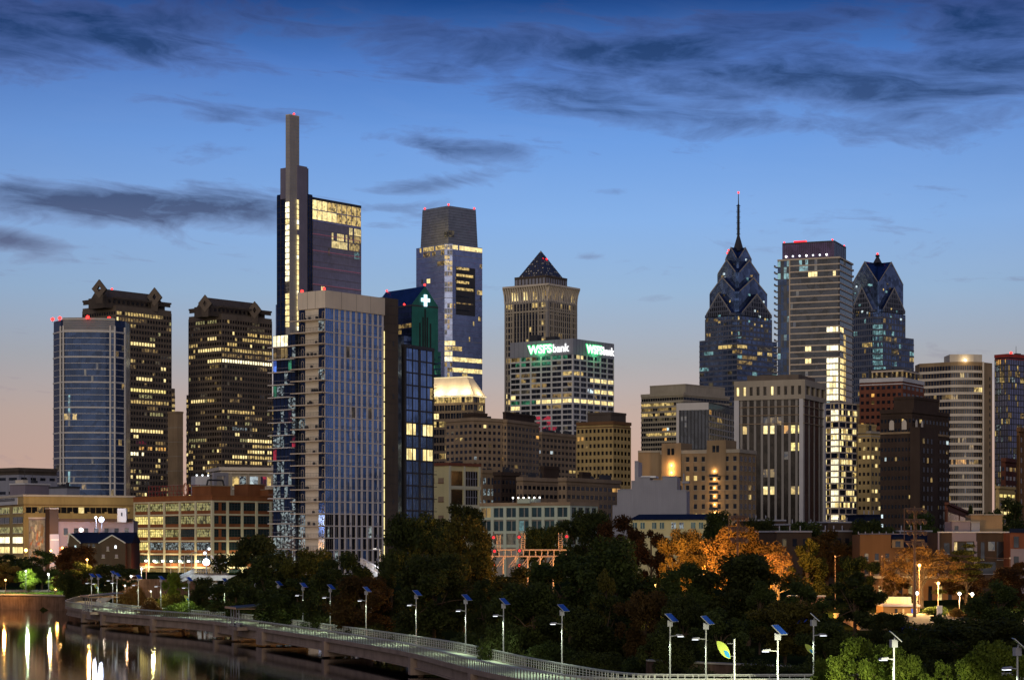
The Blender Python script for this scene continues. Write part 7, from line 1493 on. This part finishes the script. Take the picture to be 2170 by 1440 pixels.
def footbridge():
    d = 455; rt = thing('footbridge_ramp', 'lit concrete footbridge ramp with railings rising in front of the loft building', 'footbridge'); 
    A, B_, Cc = P(360, 1240, d - 18), P(412, 1216, d), P(482, 1213, d + 8); 
    q = MB(); r_ = MB(); g = MB()
    for (a, b_) in ((A, B_), (B_, Cc)):
        a, b_ = np.array(a), np.array(b_); q.hexa([tuple(a + (0, -1.6, -.5)), tuple(b_ + (0, -1.6, -.5)), tuple(b_ + (0, 1.6, -.5)), tuple(a + (0, 1.6, -.5)), tuple(a + (0, -1.6, 0)), tuple(b_ + (0, -1.6, 0)), tuple(b_ + (0, 1.6, 0)), tuple(a + (0, 1.6, 0))], 'concrete')
        for yy in (-1.55, 1.55):
            for h_ in (1.1, .6): r_.tube(tuple(a + (0, yy, h_)), tuple(b_ + (0, yy, h_)), .05, .05, 'steel_rail', 4)
            n = int(np.linalg.norm(b_ - a) / .5)
            for k in range(n): c = a + (b_ - a) * k / n; r_.tube(tuple(c + (0, yy, 0)), tuple(c + (0, yy, 1.1)), .03, .03, 'steel_rail', 4)
    q.build('deck', rt); r_.build('railing', rt)
    for px in (428, 452): q = MB(); p = P(px, 1216, d); q.box(p[0] - .9, p[0] + .9, d - .8, d + .8, 3, p[2] - .5, 'concrete'); q.build('pillar', rt)
    q = MB(); p = P(432, 1213, d); q.hexa([(p[0] - 3, d - 1.5, p[2] - 1.6), (p[0] + 5, d - 1.5, p[2] - 1.6), (p[0] + 5, d + 1.5, p[2] - 1.6), (p[0] - 3, d + 1.5, p[2] - 1.6), (p[0] - 5, d - 1.5, p[2] - .5), (p[0] + 7, d - 1.5, p[2] - .5), (p[0] + 7, d + 1.5, p[2] - .5), (p[0] - 5, d + 1.5, p[2] - .5)], 'concrete'); q.build('pillar_head', rt)
    q = MB(); q.tube(P(447, 1176, d), P(460, 1194, d), .22, .22, 'white_paint'); q.tube(P(460, 1194, d), P(480, 1191, d), .15, .1, 'white_paint'); q.box(P(460, 0, d)[0] - .6, P(468, 0, d)[0], d - .5, d + .5, P(0, 1203, d)[2], P(0, 1192, d)[2], 'white_paint'); q.build('canopy_strut', rt)
    q = MB(); p = P(300, 1226, 470); q.box(p[0] - 7, p[0] + 14, 470, 470.6, 2.5, p[2], 'stone_wall'); q.build('abutment_wall', rt)
    s_ = thing('bridge_floodlight', 'glaring white floodlight at the footbridge top in front of the loft', 'floodlight', P(437, 1190, 450)); q = MB(); q.ball((0, 0, 0), .75, 'lamp_blue'); q.ball((-.3, 0, 1.9), .35, 'lamp_soft'); q.ball((.6, 0, 2.8), .3, 'lamp_soft'); q.build('lamp_head', s_); q = MB(); q.tube((0, .4, -2.6), (0, .4, 3), .1, .07, 'metal_dark'); q.build('pole', s_); plight('lamp_light', (0, -1.6, .2), 2600, (.75, .88, 1), .4, s_)
    for i, (px, py, d_, m, lab) in enumerate(((362, 1188, 470, 'lamp_soft', 'thin white lamp post beside the footbridge foot'), (378, 1181, 470, 'lamp_soft', 'thin twin arm lamp post left of the footbridge'), (391, 1176, 475, 'lamp_soft', 'tall thin lamp post in front of the loft middle bay'), (406, 1170, 478, 'lamp_soft', 'tallest thin lamp post beside the footbridge stairs'), (300, 1204, 500, 'lamp_white', 'short white street lamp in front of the loft left end'),
                                        (310, 1197, 520, 'lamp_red', 'red signal lamp in front of the loft left end'), (278, 1220, 470, 'lamp_white', 'low white lamp beneath the loft left corner'), (223, 1220, 470, 'lamp_soft', 'white lamp above the far boardwalk bend'))):
        p = P(px, py, d_); zb = 5.0; rt = thing('street_lamp', lab, 'street lamp', (p[0], p[1], zb)); h_ = p[2] - zb
        q = MB(); q.tube((0, 0, 0), (0, 0, h_), .10, .07, 'lamp_steel'); q.tube((0, 0, h_), (.9, 0, h_ + .1), .05, .05, 'lamp_steel', 4); q.build('pole', rt)
        q = MB(); q.ball((.9 if i < 4 else 0, -.1, h_),   .22 if i < 4 else .24, m if i >= 4 else 'lamp_steel'); q.build('lamp_head', rt)
        if i >= 4: plight('lamp_light', (0, -.8, h_ - .3), (900 if i < 6 else 260) if i != 5 else 800, (1, .85, .6) if i != 5 else (1, .25, .1), .3, rt)
    # white stair bridge in the middle trees
    rt = thing('white_stair_bridge', 'white railed stair bridge glimpsed between dark trees right of the apartment tower', 'footbridge'); a, b_ = np.array(P(764, 1196, 372)), np.array(P(818, 1226, 350)); q = MB(); q.hexa([tuple(a + (0, 0, -.7)), tuple(b_ + (0, 0, -.7)), tuple(b_ + (0, 3, -.7)), tuple(a + (0, 3, -.7)), tuple(a), tuple(b_), tuple(b_ + (0, 3, 0)), tuple(a + (0, 3, 0))], 'precast_white'); q.build('deck', rt)
    q = MB()
    for yy in (0, 3):
        for h_ in (1.2, .2): q.tube(tuple(a + (0, yy, h_)), tuple(b_ + (0, yy, h_)), .07, .07, 'precast_white', 4)
        for k in range(22): c = a + (b_ - a) * k / 22; q.tube(tuple(c + (0, yy, 0)), tuple(c + (0, yy, 1.2)), .05, .05, 'precast_white', 4)
    q.build('railing', rt); q = MB(); m_ = (a + b_) / 2; q.box(m_[0] - .4, m_[0] + .4, m_[1] + .5, m_[1] + 2, 2, m_[2] - .7, 'concrete'); q.build('pillar', rt)
    plight('lamp_light', tuple(m_ + (-1, -5, 4)), 2600, (.9, .95, 1), .5, rt)
    rt = thing('street_lamp', 'white single arm street lamp beside the white stair bridge', 'street lamp', P(805, 1205, 365)); q = MB(); q.tube((0, 0, -3), (0, 0, 3.4), .12, .08, 'lamp_steel'); q.tube((0, 0, 3.4), (-.8, 0, 3.5), .06, .05, 'lamp_steel', 4); q.build('pole', rt); q = MB(); q.box(-1.2, -.6, -.15, .15, 3.42, 3.58, 'white_paint'); q.build('lamp_head', rt)
footbridge()

def gantry():
    d = 335; rt = thing('railway_signal_gantry', 'pale steel railway signal gantry with red lights between the dark trees', 'signal gantry', P(1037, 1206, d)); X = lambda px: (px - 1037) / F * d; Z = lambda py: -(py - 1206) / F * d
    q = MB()
    for yy in (0, 1.4):
        for py in (1178, 1164.5): q.tube((X(1041), yy, Z(py)), (X(1200), yy, Z(py)), .11, .11, 'gantry_steel', 4)
        q.tube((X(1041), yy, Z(1178)), (X(1038), yy, Z(1182)), .11, .11, 'gantry_steel', 4)
        for k in range(13): px = 1044 + k * 13; q.tube((X(px), yy, Z(1178)), (X(px), yy, Z(1164.5)), .07, .07, 'gantry_steel', 4)
    q.build('walkway', rt); q = MB()
    for px in (1039, 1066, 1092, 1118, 1144, 1172): q.tube((X(px), 0, Z(1270)), (X(px), 0, Z(1178)), .13, .13, 'gantry_steel', 4); q.tube((X(px - 14), 0, Z(1200)), (X(px + 2), 0, Z(1179)), .07, .07, 'gantry_steel', 4); q.tube((X(px - 8), 0, Z(1200)), (X(px + 6), 0, Z(1179)), .07, .07, 'gantry_steel', 4)
    q.build('truss_post', rt)
    for i, (px, t_) in enumerate(((1056, 1132), (1108, 1128), (1187, 1128))):
        q = MB()
        for dx in (-3, 4): q.tube((X(px + dx), .4, Z(1164)), (X(px + dx), .4, Z(t_)), .06, .06, 'gantry_steel', 4)
        for k in range(9): zz_ = Z(1164) + (Z(t_) - Z(1164)) * k / 9; q.tube((X(px - 3), .4, zz_), (X(px + 4), .4, zz_), .04, .04, 'gantry_steel', 4)
        q.build('ladder', rt)
    for (px, py) in ((1046, 1138), (1048, 1167), (1047, 1197), (1100, 1137), (1101, 1166), (1101, 1197), (1201, 1136)):
        q = MB(); x, z_ = X(px), Z(py); q.tube((x, -.1, z_), (x, -.35, z_), .42, .42, 'metal_dark', 10); q.box(x - .1, x + .1, -.1, .4, z_ - .9, z_ + .9, 'metal_dark'); hd = q.build('signal_head', rt); q = MB(); q.ball((x, -.4, z_), .2, 'signal_red'); q.build('red_lens', hd)
    plight('gantry_light', (X(1075), -8, Z(1170)), 1300, (1, .6, .38), 1, rt)
gantry()

def mast(name, label, px, ptop, d, zb, wd, rows_, head=True, e=None):
    p = P(px, ptop, d); rt = thing(name, label, 'floodlight mast', (p[0], p[1], zb)); h_ = p[2] - zb
    q = MB(); q.tube((0, 0, 0), (0, 0, h_), .24, .12, 'pole_brown', 8); q.build('pole', rt)
    q = MB()
    for r_ in range(rows_): q.tube((-wd, 0, h_ - .3 - r_ * 1.5), (wd, 0, h_ - .3 - r_ * 1.5), .07, .07, 'pole_brown', 4)
    q.tube((-wd, 0, h_ - .3), (-wd, 0, h_ - .3 - (rows_ - 1) * 1.5), .06, .06, 'pole_brown', 4); q.tube((wd * .2, 0, h_ - .3), (wd * .2, 0, h_ - .3 - (rows_ - 1) * 1.5), .06, .06, 'pole_brown', 4); q.build('lamp_frame', rt)
    for r_ in range(rows_):
        for k in range(4):
            x = -wd + wd * 2 * (k + .5) / 4; z_ = h_ - .5 - r_ * 1.5; q = MB(); q.tube((x, 0, z_), (x + .35, -.5, z_ - .25), .12, .34, 'pole_brown', 8); q.build('floodlight_head', rt)
mast('floodlight_mast', 'tall brown floodlight mast standing over the orange lit park', 1938, 1072, 290, 4, 1.4, 4)
mast('floodlight_mast', 'brown floodlight mast rising above the orange lit autumn tree', 1563, 1088, 290, 4, 1.2, 3)
def lamps_park():
    for i, (px, py, d, zb, m, e, col, lab, cat) in enumerate((
        (1948, 1197, 312, 4, 'lamp_orange', 9000, (1, .55, .16), 'orange street lamp inside the bare tree beside the tall mast', 'street lamp'),
        (1988, 1235, 306, 4, 'lamp_orange', 12000, (1, .62, .22), 'brightest orange globe lamp under the bare tree', 'street lamp'),
        (2033, 1257, 303, 4, 'lamp_white', 7500, (1, .78, .40), 'white lamp left of two under the pine by the park', 'street lamp'),
        (2060, 1258, 303, 4, 'lamp_white', 7500, (1, .80, .45), 'white lamp right of two under the pine by the park', 'street lamp'),
        (1943, 1256, 300, 4, 'lamp_white', 4500, (1, .70, .30), 'low lamp at the park building corner by the mast foot', 'street lamp'),
        (2058, 1271, 298, 4, 'lamp_soft', 2500, (.95, 1, .85), 'small white post lamp in front of the pine', 'street lamp'),
        (1573, 1193, 322, 4, 'lamp_white', 7500, (1, .50, .13), 'white lamp glinting through the dark tree under the orange tree', 'street lamp'),
        (1640, 1232, 308, 4, 'lamp_orange', 7000, (1, .56, .14), 'orange lamp hidden behind the dark trees right of centre', 'street lamp'),
        (1452, 1215, 342, 4, 'lamp_orange', 4500, (1, .48, .13), 'orange lamp hidden behind the dark trees centre right', 'street lamp'),
        (1388, 1240, 300, 4, 'lamp_orange', 4500, (1, .42, .12), 'orange lamp low between the two central dark trees', 'street lamp'),
        (1845, 1205, 378, 5, 'lamp_orange', 3000, (1, .50, .16), 'small orange street lamp in front of the brick row house', 'street lamp'),  # lamp added to brighten the row house wall
        (1740, 1275, 275, 4, 'lamp_orange', 5000, (1, .40, .10), 'orange lamp by the peach wall glimpse', 'street lamp'),
        (185, 1185, 462, 4, 'lamp_orange', 7500, (1, .55, .15), 'orange street lamp above the dark left bank tree', 'street lamp'),
        (530, 1203, 400, 4, 'lamp_red', 2200, (1, .22, .05), 'glowing red orange lamp among trees left of the apartment tower', 'street lamp'),
        (55, 1209, 496, 3.4, 'lamp_soft', 6500, (.80, 1, .60), 'white lamp lighting the bright green tree on the left bank', 'street lamp'),
        (103, 1216, 492, 3.4, 'lamp_white', 4800, (.85, 1, .70), 'white lamp post beside the left bank path', 'street lamp'),
        (12, 1228, 481.5, 3.4, 'lamp_orange', 5000, (1, .45, .10), 'orange lamp at the far left edge of the river bank', 'street lamp'),
        (118, 1248, 486, 3.4, 'lamp_orange', 700, (1, .45, .10), 'low orange lamp near the boardwalk end on the left bank', 'street lamp'),
        (265, 1240, 430, 3, 'lamp_white', 2400, (1, .55, .25), 'lamp behind the yellow bushes at the boardwalk bend', 'street lamp'),
        (320, 1252, 385, 3, 'lamp_soft', 2200, (1, .85, .35), 'low lamp among yellow bushes left of the footbridge', 'street lamp'),
        (1770, 1178, 330, 4, 'gantry_steel', 0, (1, 1, 1), 'unlit twin head lamp post among trees left of the row house', 'street lamp'),
        (1869, 1178, 330, 4, 'gantry_steel', 0, (1, 1, 1), 'unlit slim lamp post left of the bare tree', 'street lamp'),
        (2140, 1182, 340, 4, 'precast_tan', 0, (1, 1, 1), 'pale street lamp with a long arm in front of the terrace', 'street lamp'))):
        p = P(px, py, d); rt = thing('street_lamp', lab, cat, (p[0], p[1], zb)); h_ = p[2] - zb
        q = MB(); q.tube((0, 0, 0), (0, 0, h_ - .1), .09, .06, 'pole_brown' if px > 1300 else 'metal_dark'); q.tube((0, 0, h_ - .1), (-.5 if e else (-4 if px > 2100 else .8), 0, h_ + .15), .05, .04, 'pole_brown', 4); q.build('pole', rt)
        q = MB(); q.ball((0, -.15, h_), .24 if e > 4000 else .16, m); q.build('lamp_head', rt)
        if e: plight('lamp_light', (.6, 1.2 if 1370 < px < 1660 else (-4 if px == 12 else -1.1), h_ - .2), e * .5 * (9.0 if 1370 < px < 1660 else (1.4 if px in (55, 103, 12, 185) else (1.5 if px > 1900 else .8))), col, .3, rt)
lamps_park()
q = MB(); q.hexa([(44, 268, 2), (78, 262, 2), (80, 300, 2), (46, 303, 2), (44, 268, 4.75), (78, 262, 4.75), (80, 300, 5.0), (46, 303, 5.0)], 'brick_tan'); o = q.build('paved_path'); o['kind'] = 'structure'  # pale ground patch added so the amber lamplight shows on it
rt = thing('low_stone_wall', 'low brown stone wall behind the right side path', 'wall', (0, 0, 0))
q = MB(); q.hexa([(13, 205, 1.5), (26, 196, 1.5), (26, 196.8, 1.5), (13, 205.8, 1.5), (13, 205, 3.6), (26, 196, 3.5), (26, 196.8, 3.5), (13, 205.8, 3.6)], 'stone_wall'); q.build('wall', rt)
q = MB(); q.hexa([(13, 204.8, 3.6), (26, 195.8, 3.5), (26, 197, 3.5), (13, 206, 3.6), (13, 204.8, 3.75), (26, 195.8, 3.65), (26, 197, 3.65), (13, 206, 3.75)], 'concrete'); q.build('coping', rt)

# ================================================================== TREES
def crown_mesh(name, seed, kind, n):
    rg = np.random.default_rng(seed); v = []; cen = []
    if kind == 'round':
        for k in range(44):
            a = rg.uniform(0, 2 * pi); z_ = rg.uniform(-.85, .92); r_ = sqrt(max(0, 1 - abs(z_) ** 2.2)) * rg.uniform(.25, .90); cen.append((r_ * cos(a), r_ * sin(a), z_ * .84, rg.uniform(.10, .30)))
    elif kind == 'tall':
        for k in range(26):
            a = rg.uniform(0, 2 * pi); z_ = rg.uniform(-.95, .98); r_ = (1 - max(0, z_) ** 1.6) * rg.uniform(.2, .82); cen.append((r_ * cos(a), r_ * sin(a), z_ * .88, rg.uniform(.10, .28)))
    elif kind == 'airy':
        for k in range(60):
            a = rg.uniform(0, 2 * pi); e = rg.uniform(.05, 1) * pi / 2; r_ = rg.uniform(.55, 1.0); cen.append((r_ * cos(a) * cos(e * .9), r_ * sin(a) * cos(e * .9), r_ * sin(e) * 1.2 - .45, rg.uniform(.10, .20)))
    elif kind == 'pine':
        for k in range(34):
            z_ = rg.uniform(-.8, .95); r_ = (1.05 - max(0, z_) * .8) * rg.uniform(.2, .85); a = rg.uniform(0, 2 * pi); cen.append((r_ * cos(a), r_ * sin(a), round(z_ * 4) / 4, rg.uniform(.16, .28)))
    else:
        for k in range(18):
            a = rg.uniform(0, 2 * pi); r_ = rg.uniform(.1, .8); cen.append((r_ * cos(a), r_ * sin(a), rg.uniform(-.6, .45) * (1.2 - r_), rg.uniform(.22, .42)))
    cen = np.array(cen); w_ = cen[:, 3] ** 2; idx = rg.choice(len(cen), n, p=w_ / w_.sum()); c = cen[idx]
    d = rg.normal(size=(n, 3)); d /= np.linalg.norm(d, axis=1)[:, None]; rr = c[:, 3] * (rg.uniform(.2, 1.2, n) ** .7)
    flat = np.array((1, 1, .35 if kind == 'pine' else .85)); pos = c[:, :3] + d * rr[:, None] * flat
    a1 = rg.normal(size=(n, 3)); a1 += d * .3; a1 /= np.linalg.norm(a1, axis=1)[:, None]; a2 = np.cross(a1, rg.normal(size=(n, 3))); a2 /= np.linalg.norm(a2, axis=1)[:, None]
    s_ = rg.uniform(.014, .034, n)[:, None] * (1.1 if kind != 'airy' else .75); 
    P4 = np.stack([pos - a1 * s_ * 1.5, pos - a2 * s_ * .8, pos + a1 * s_ * 1.5, pos + a2 * s_ * .8], 1).reshape(-1, 3)
    me = bpy.data.meshes.new(name); me.vertices.add(4 * n); me.vertices.foreach_set('co', P4.ravel()); me.loops.add(4 * n); me.loops.foreach_set('vertex_index', np.arange(4 * n, dtype=np.int32)); me.polygons.add(n); me.polygons.foreach_set('loop_start', np.arange(0, 4 * n, 4, dtype=np.int32)); me.polygons.foreach_set('loop_total', np.full(n, 4, dtype=np.int32)); me.update(); me.validate()
    me.materials.append(MATS[FOL['dark']]); return me, cen
def trunk_mesh(name, seed, cen, kind):
    rg = random.Random(seed); q = MB(); top = (0, 0, .1 if kind != 'tall' else .5); q.tube((0, 0, -1.9), (0.02, 0, -.6), .055, .042, 'bark', 7); q.tube((0.02, 0, -.62), top, .042, .02, 'bark', 6)
    cs = list(cen); rg.shuffle(cs)
    for c in cs[:26 if kind == 'airy' else 14]:
        s_ = rg.uniform(-.7, -.1); m = (c[0] * .45 + rg.uniform(-.04, .04), c[1] * .45, (s_ + c[2]) * .5 + .03); q.tube((0.01, 0, s_), m, .02, .012, 'bark', 5); q.tube(m, tuple(c[:3]), .012, .004, 'bark', 4)
        if kind == 'airy':
            for k in range(7): e = (c[0] * 1.05 + rg.uniform(-.16, .16), c[1] * 1.05 + rg.uniform(-.16, .16), c[2] + rg.uniform(-.05, .2)); q.tube(tuple(c[:3]) if k % 2 else m, e, .004, .0015, 'bark', 3)
    o = q.build(name); me = o.data; bpy.data.objects.remove(o); return me
VAR = {}
for kind, cnt, n in (('round', 4, 15000), ('tall', 3, 12000), ('airy', 2, 6500), ('pine', 1, 9000), ('bush', 3, 9000)):
    VAR[kind] = []
    for k in range(cnt):
        me, cen = crown_mesh('crown', 100 + k * 7 + len(kind), kind, n); VAR[kind].append((me, trunk_mesh('trunk', k + 5, cen, kind)))
ntree = [0]
def tree(x0, x1, ptop, d, kind, fol, label, name='broadleaf_tree', zb=None, bot=None, grp=None, cat='tree'):
    x = ((x0 + x1) / 2 - CX) / F * d; rx = (x1 - x0) / 2 / F * d; top = zat(ptop, d); zb = gz(x, d) if zb is None else zb
    zb = max(zb, 1.0); hh = top - zb; low = .06 if kind == 'bush' else .16
    crh = hh * (1 - low) / 2; cz = zb + hh * low + crh
    if kind == 'bush': crh = hh * .62; cz = zb + hh * .42
    rt = thing(name, label, cat, (x, d, zb)); i = ntree[0]; ntree[0] += 1; me, tm = VAR[kind][i % len(VAR[kind])]
    rot = R.uniform(0, 2 * pi)
    c = bpy.data.objects.new('crown', me); C.objects.link(c); c.parent = rt; c.location = (0, 0, cz - zb); c.scale = (rx * 1.16, rx * 1.16, crh * 1.12); c.rotation_euler = (0, 0, rot); c.material_slots[0].link = 'OBJECT'; c.material_slots[0].material = MATS[FOL[fol]]
    t_ = bpy.data.objects.new('trunk', tm); C.objects.link(t_); t_.parent = rt; t_.location = c.location; t_.scale = c.scale; t_.rotation_euler = (0, 0, rot)
    if grp: rt['group'] = grp
    return rt
TREES = [
 # centre and right, back to front
 (905, 1048, 1066, 430, 'round', 'dark', 'dark tree in front of the yellow warehouse'),
 (1182, 1296, 1084, 440, 'round', 'dark', 'dark round tree covering the right end of the pale concrete block'),
 (1270, 1372, 1098, 420, 'round', 'rust', 'brownish tree in front of the corrugated building'),
 (1100, 1210, 1120, 400, 'round', 'dark', 'dark tree filling the gap under the pale concrete block'),
 (1330, 1430, 1118, 390, 'tall', 'rust', 'brown autumn tree left of the yellow roofed hall'),
 (1395, 1490, 1124, 360, 'round', 'autumn', 'orange autumn tree below the yellow roofed hall, left of the biggest'),
 (1470, 1570, 1088, 450, 'round', 'dark', 'dark round tree at the right end of the yellow roofed hall'),
 (1490, 1640, 1118, 345, 'round', 'autumn', 'largest glowing orange autumn tree'),
 (1585, 1712, 1168, 322, 'airy', 'autumn', 'feathery yellow orange tree on the right flank of the largest orange tree'),
 (1575, 1670, 1100, 470, 'round', 'dark', 'black tree at the foot of the ribbed tower'),
 (1655, 1765, 1136, 345, 'tall', 'olive', 'tall olive tree right of the glowing orange tree'),
 (1640, 1760, 1110, 460, 'round', 'dark', 'black distant tree below the lit balcony tower'),
 (1695, 1812, 1122, 415, 'round', 'rust', 'broad dark brown tree left of the brick row house'),
 (1800, 1900, 1102, 470, 'round', 'dark', 'dark distant tree below the golden hotel'),
 (1900, 2000, 1092, 480, 'round', 'dark', 'dark distant tree left of the small red shed'),
 (2040, 2072, 1080, 500, 'tall', 'dark', 'slim dark tree at the wavy tower foot'),
 (2078, 2190, 1056, 470, 'round', 'dark', 'large black tree behind the modern terrace'),
 (1866, 2040, 1150, 322, 'airy', 'autumn', 'wide bare branched tree lit orange by park lamps'),
 (1990, 2105, 1162, 330, 'pine', 'olive', 'green pine with flat layers right of the bare tree'),
 (2085, 2180, 1205, 285, 'round', 'rust', 'dark reddish tree below the terrace at right'),
 (2055, 2185, 1230, 235, 'round', 'dark', 'black round tree at the right edge'),
 (815, 960, 1092, 312, 'round', 'dark', 'tall dark tree right of the apartment tower foot'),
 (915, 1052, 1104, 300, 'round', 'olive', 'dark olive tree left of the signal gantry'),
 (830, 1010, 1180, 272, 'round', 'dark', 'dark tree mass below the olive tree behind the boardwalk'),
 (1022, 1165, 1200, 285, 'round', 'olive', 'dark green tree directly below the signal gantry'),
 (1120, 1300, 1172, 268, 'round', 'dark', 'broad dark tree right of the signal gantry'),
 (1210, 1395, 1146, 262, 'round', 'dark', 'tallest dark green tree in the centre right of the gantry'),
 (1050, 1210, 1240, 240, 'round', 'dark', 'low dark tree behind the centre lamp posts'),
 (1200, 1350, 1255, 228, 'round', 'dark', 'dark low tree behind the railing bend'),
 (1305, 1430, 1255, 222, 'round', 'rust', 'dark brown green tree beside the first right path lamp'),
 (1400, 1530, 1198, 250, 'round', 'dark', 'dark tree before the orange trees, left of two'),
 (1490, 1680, 1180, 248, 'round', 'dark', 'broad dark tree before the largest orange tree'),
 (1455, 1600, 1290, 205, 'round', 'dark', 'dark low tree behind the large leaf banner'),
 (1590, 1740, 1275, 212, 'round', 'olive', 'dark olive low tree right of the large leaf banner'),
 (1735, 1885, 1205, 252, 'tall', 'dark', 'dark pointed tree left of the park building'),
 (1700, 1810, 1320, 195, 'round', 'dark', 'low dark tree behind the bright leaf banner'),
 (1925, 2075, 1302, 200, 'round', 'dark', 'dark round tree in front of the notice board'),
 (1960, 2170, 1310, 180, 'round', 'dark', 'low black tree at lower right behind the lit bush'),
 (1360, 1480, 1330, 200, 'round', 'dark', 'black low tree behind the low stone wall'),
 # left half
 (470, 612, 1140, 355, 'round', 'dark', 'dark tree in front of the loft right corner'),
 (505, 640, 1172, 330, 'round', 'dark', 'dark tree around the red orange lamp'),
 (596, 705, 1165, 325, 'round', 'olive', 'olive tree at the foot of the balcony apartment tower'),
 (680, 800, 1176, 318, 'round', 'dark', 'dark tree below the blue window face of the apartment tower'),
 (700, 840, 1225, 292, 'round', 'rust', 'low dark reddish tree behind the middle boardwalk'),
 (560, 700, 1225, 318, 'round', 'dark', 'low dark tree behind the boardwalk left of the small leaf banner'),
 (440, 560, 1225, 345, 'round', 'dark', 'low dark tree behind the nearer sun shelter'),
 (388, 470, 1226, 372, 'round', 'dark', 'dark tree under the footbridge ramp'),
 (110, 215, 1160, 478, 'round', 'rust', 'autumn tinted tree around the orange lamp on the left bank'),
 (42, 135, 1164, 515, 'round', 'dark', 'dark tree behind the bright green tree on the left bank'),
 (-30, 42, 1192, 505, 'round', 'autumn', 'orange lit tree cut by the left edge'),
 (36, 86, 1206, 499, 'round', 'green', 'bright green lamplit tree on the left bank'),
 (100, 136, 1222, 494, 'round', 'green', 'small green lamplit tree right of the path lamp'),
 (130, 212, 1190, 462, 'round', 'dark', 'black tree at the end of the left bank'),
 (196, 290, 1196, 455, 'round', 'dark', 'dark tree behind the far sun shelter'),
 (-20, 60, 1176, 560, 'round', 'dark', 'dark tree below the tan office at the left edge'),
 (345, 395, 1216, 395, 'round', 'green', 'green tree left of the footbridge ramp'),
 (1010, 1110, 1290, 228, 'bush', 'dark', 'dark bush behind the boardwalk curve, centre'),
]
for t_ in TREES: tree(*t_)
TREES2 = [
 (1775, 1868, 1180, 352, 'round', 'dark', 'dark tree in front of the left end of the brick row house'), (1862, 1930, 1212, 330, 'tall', 'rust', 'dark reddish tree left of the tall floodlight mast'), (2000, 2090, 1205, 336, 'round', 'rust', 'dark tree behind the pine and in front of the terrace'),
 (985, 1075, 1225, 262, 'round', 'dark', 'slim dark tree between the olive tree and the gantry tree'), (1395, 1500, 1262, 215, 'round', 'dark', 'dark tree behind the first two right path lamps'),
 (1640, 1760, 1232, 240, 'tall', 'dark', 'dark tree between the lamplit wall glimpse and the largest orange tree'), (1840, 1930, 1300, 225, 'round', 'dark', 'dark low tree beside the large blue canopy'),
 (1880, 1990, 1318, 195, 'round', 'dark', 'dark low tree above the yellow green bush'), (2130, 2190, 1190, 352, 'tall', 'rust', 'dark tree at the right edge in front of the terrace'),
 (1560, 1660, 1240, 232, 'tall', 'dark', 'dark tree inside the mass right of the large leaf banner'), (1240, 1330, 1200, 250, 'tall', 'olive', 'olive topped tree inside the central dark mass'),
 (640, 760, 1205, 305, 'round', 'dark', 'dark tree behind the small yellow green leaf banner'), (780, 880, 1195, 296, 'tall', 'dark', 'dark tree before the white stair bridge'),
]
for t_ in TREES2: tree(*t_)
for t_ in ((1750, 1880, 1358, 155, 'round', 'green', 'yellow green lamplit bush beside the near right lamp post, left part'), (1830, 1945, 1372, 151, 'round', 'green', 'yellow green lamplit bush directly behind the near right lamp post'), (2000, 2110, 1392, 145, 'round', 'green', 'bright green lamplit bush at bottom right, lower part'), (2050, 2185, 1362, 144, 'round', 'green', 'bright green lamplit bush behind the rightmost lamp post'), (1700, 1790, 1400, 160, 'round', 'green', 'small dim green bush left of the lamplit bushes'), (1880, 1960, 1392, 149, 'round', 'green', 'small lamplit bush right of the near right lamp post'), (1950, 2040, 1400, 147, 'round', 'green', 'low green bush between the two lamplit groups')):
    tree(*t_, name='bush', zb=1.5, cat='bush')
BUSH = [
 (1900, 2030, 1385, 165, 'dark', 'dark bush between the two green lit bushes'),
 (240, 300, 1238, 410, 'autumn', 'golden bush beside the boardwalk bend'), (262, 312, 1222, 425, 'autumn', 'orange bush left of the footbridge'),
 (285, 350, 1256, 372, 'autumn', 'yellow lamplit bush behind the boardwalk, left part'), (318, 385, 1240, 385, 'olive', 'olive bush under the footbridge ramp'),
 (350, 430, 1262, 362, 'green', 'low green bush behind the boardwalk left of the shelter'), (420, 500, 1268, 352, 'dark', 'low dark bush left of the nearer shelter'), (540, 660, 1285, 322, 'dark', 'low black bush right of the nearer shelter'),
 (640, 760, 1295, 300, 'dark', 'black bush behind the boardwalk below the small leaf banner'), (740, 860, 1310, 280, 'dark', 'black bush behind the boardwalk before the long curve'), (840, 960, 1310, 262, 'dark', 'black bush behind the boardwalk at the long curve'),
 (930, 1050, 1325, 245, 'dark', 'black bush right of the long boardwalk curve'), (1100, 1210, 1345, 213, 'dark', 'black bush behind the last boardwalk lamp'), (1190, 1310, 1360, 206, 'dark', 'black bush at the railing junction'),
 (1420, 1540, 1395, 190, 'dark', 'black bush behind the path railing, left part'), (1540, 1660, 1385, 190, 'dark', 'black bush behind the path railing under the leaf banner'), (1650, 1780, 1390, 187, 'dark', 'black bush behind the path railing, right part'),
 (1955, 2010, 1278, 297, 'green', 'clipped green hedge behind the notice board'), (2005, 2050, 1283, 290, 'autumn', 'yellow lit shrub right of the notice board'), (2040, 2085, 1290, 285, 'autumn', 'lit shrub beneath the white post lamp'),
 (1300, 1400, 1375, 202, 'dark', 'dark bush above the railing left of the stone wall'), (1690, 1745, 1290, 285, 'autumn', 'orange lit shrub by the blue canopy'),
]
for a, b_, py, d, fol, lab in BUSH: tree(a, b_, py, d + (10 if fol == 'dark' and a < 1400 else 0), 'bush', fol, lab, 'bush', cat='bush')
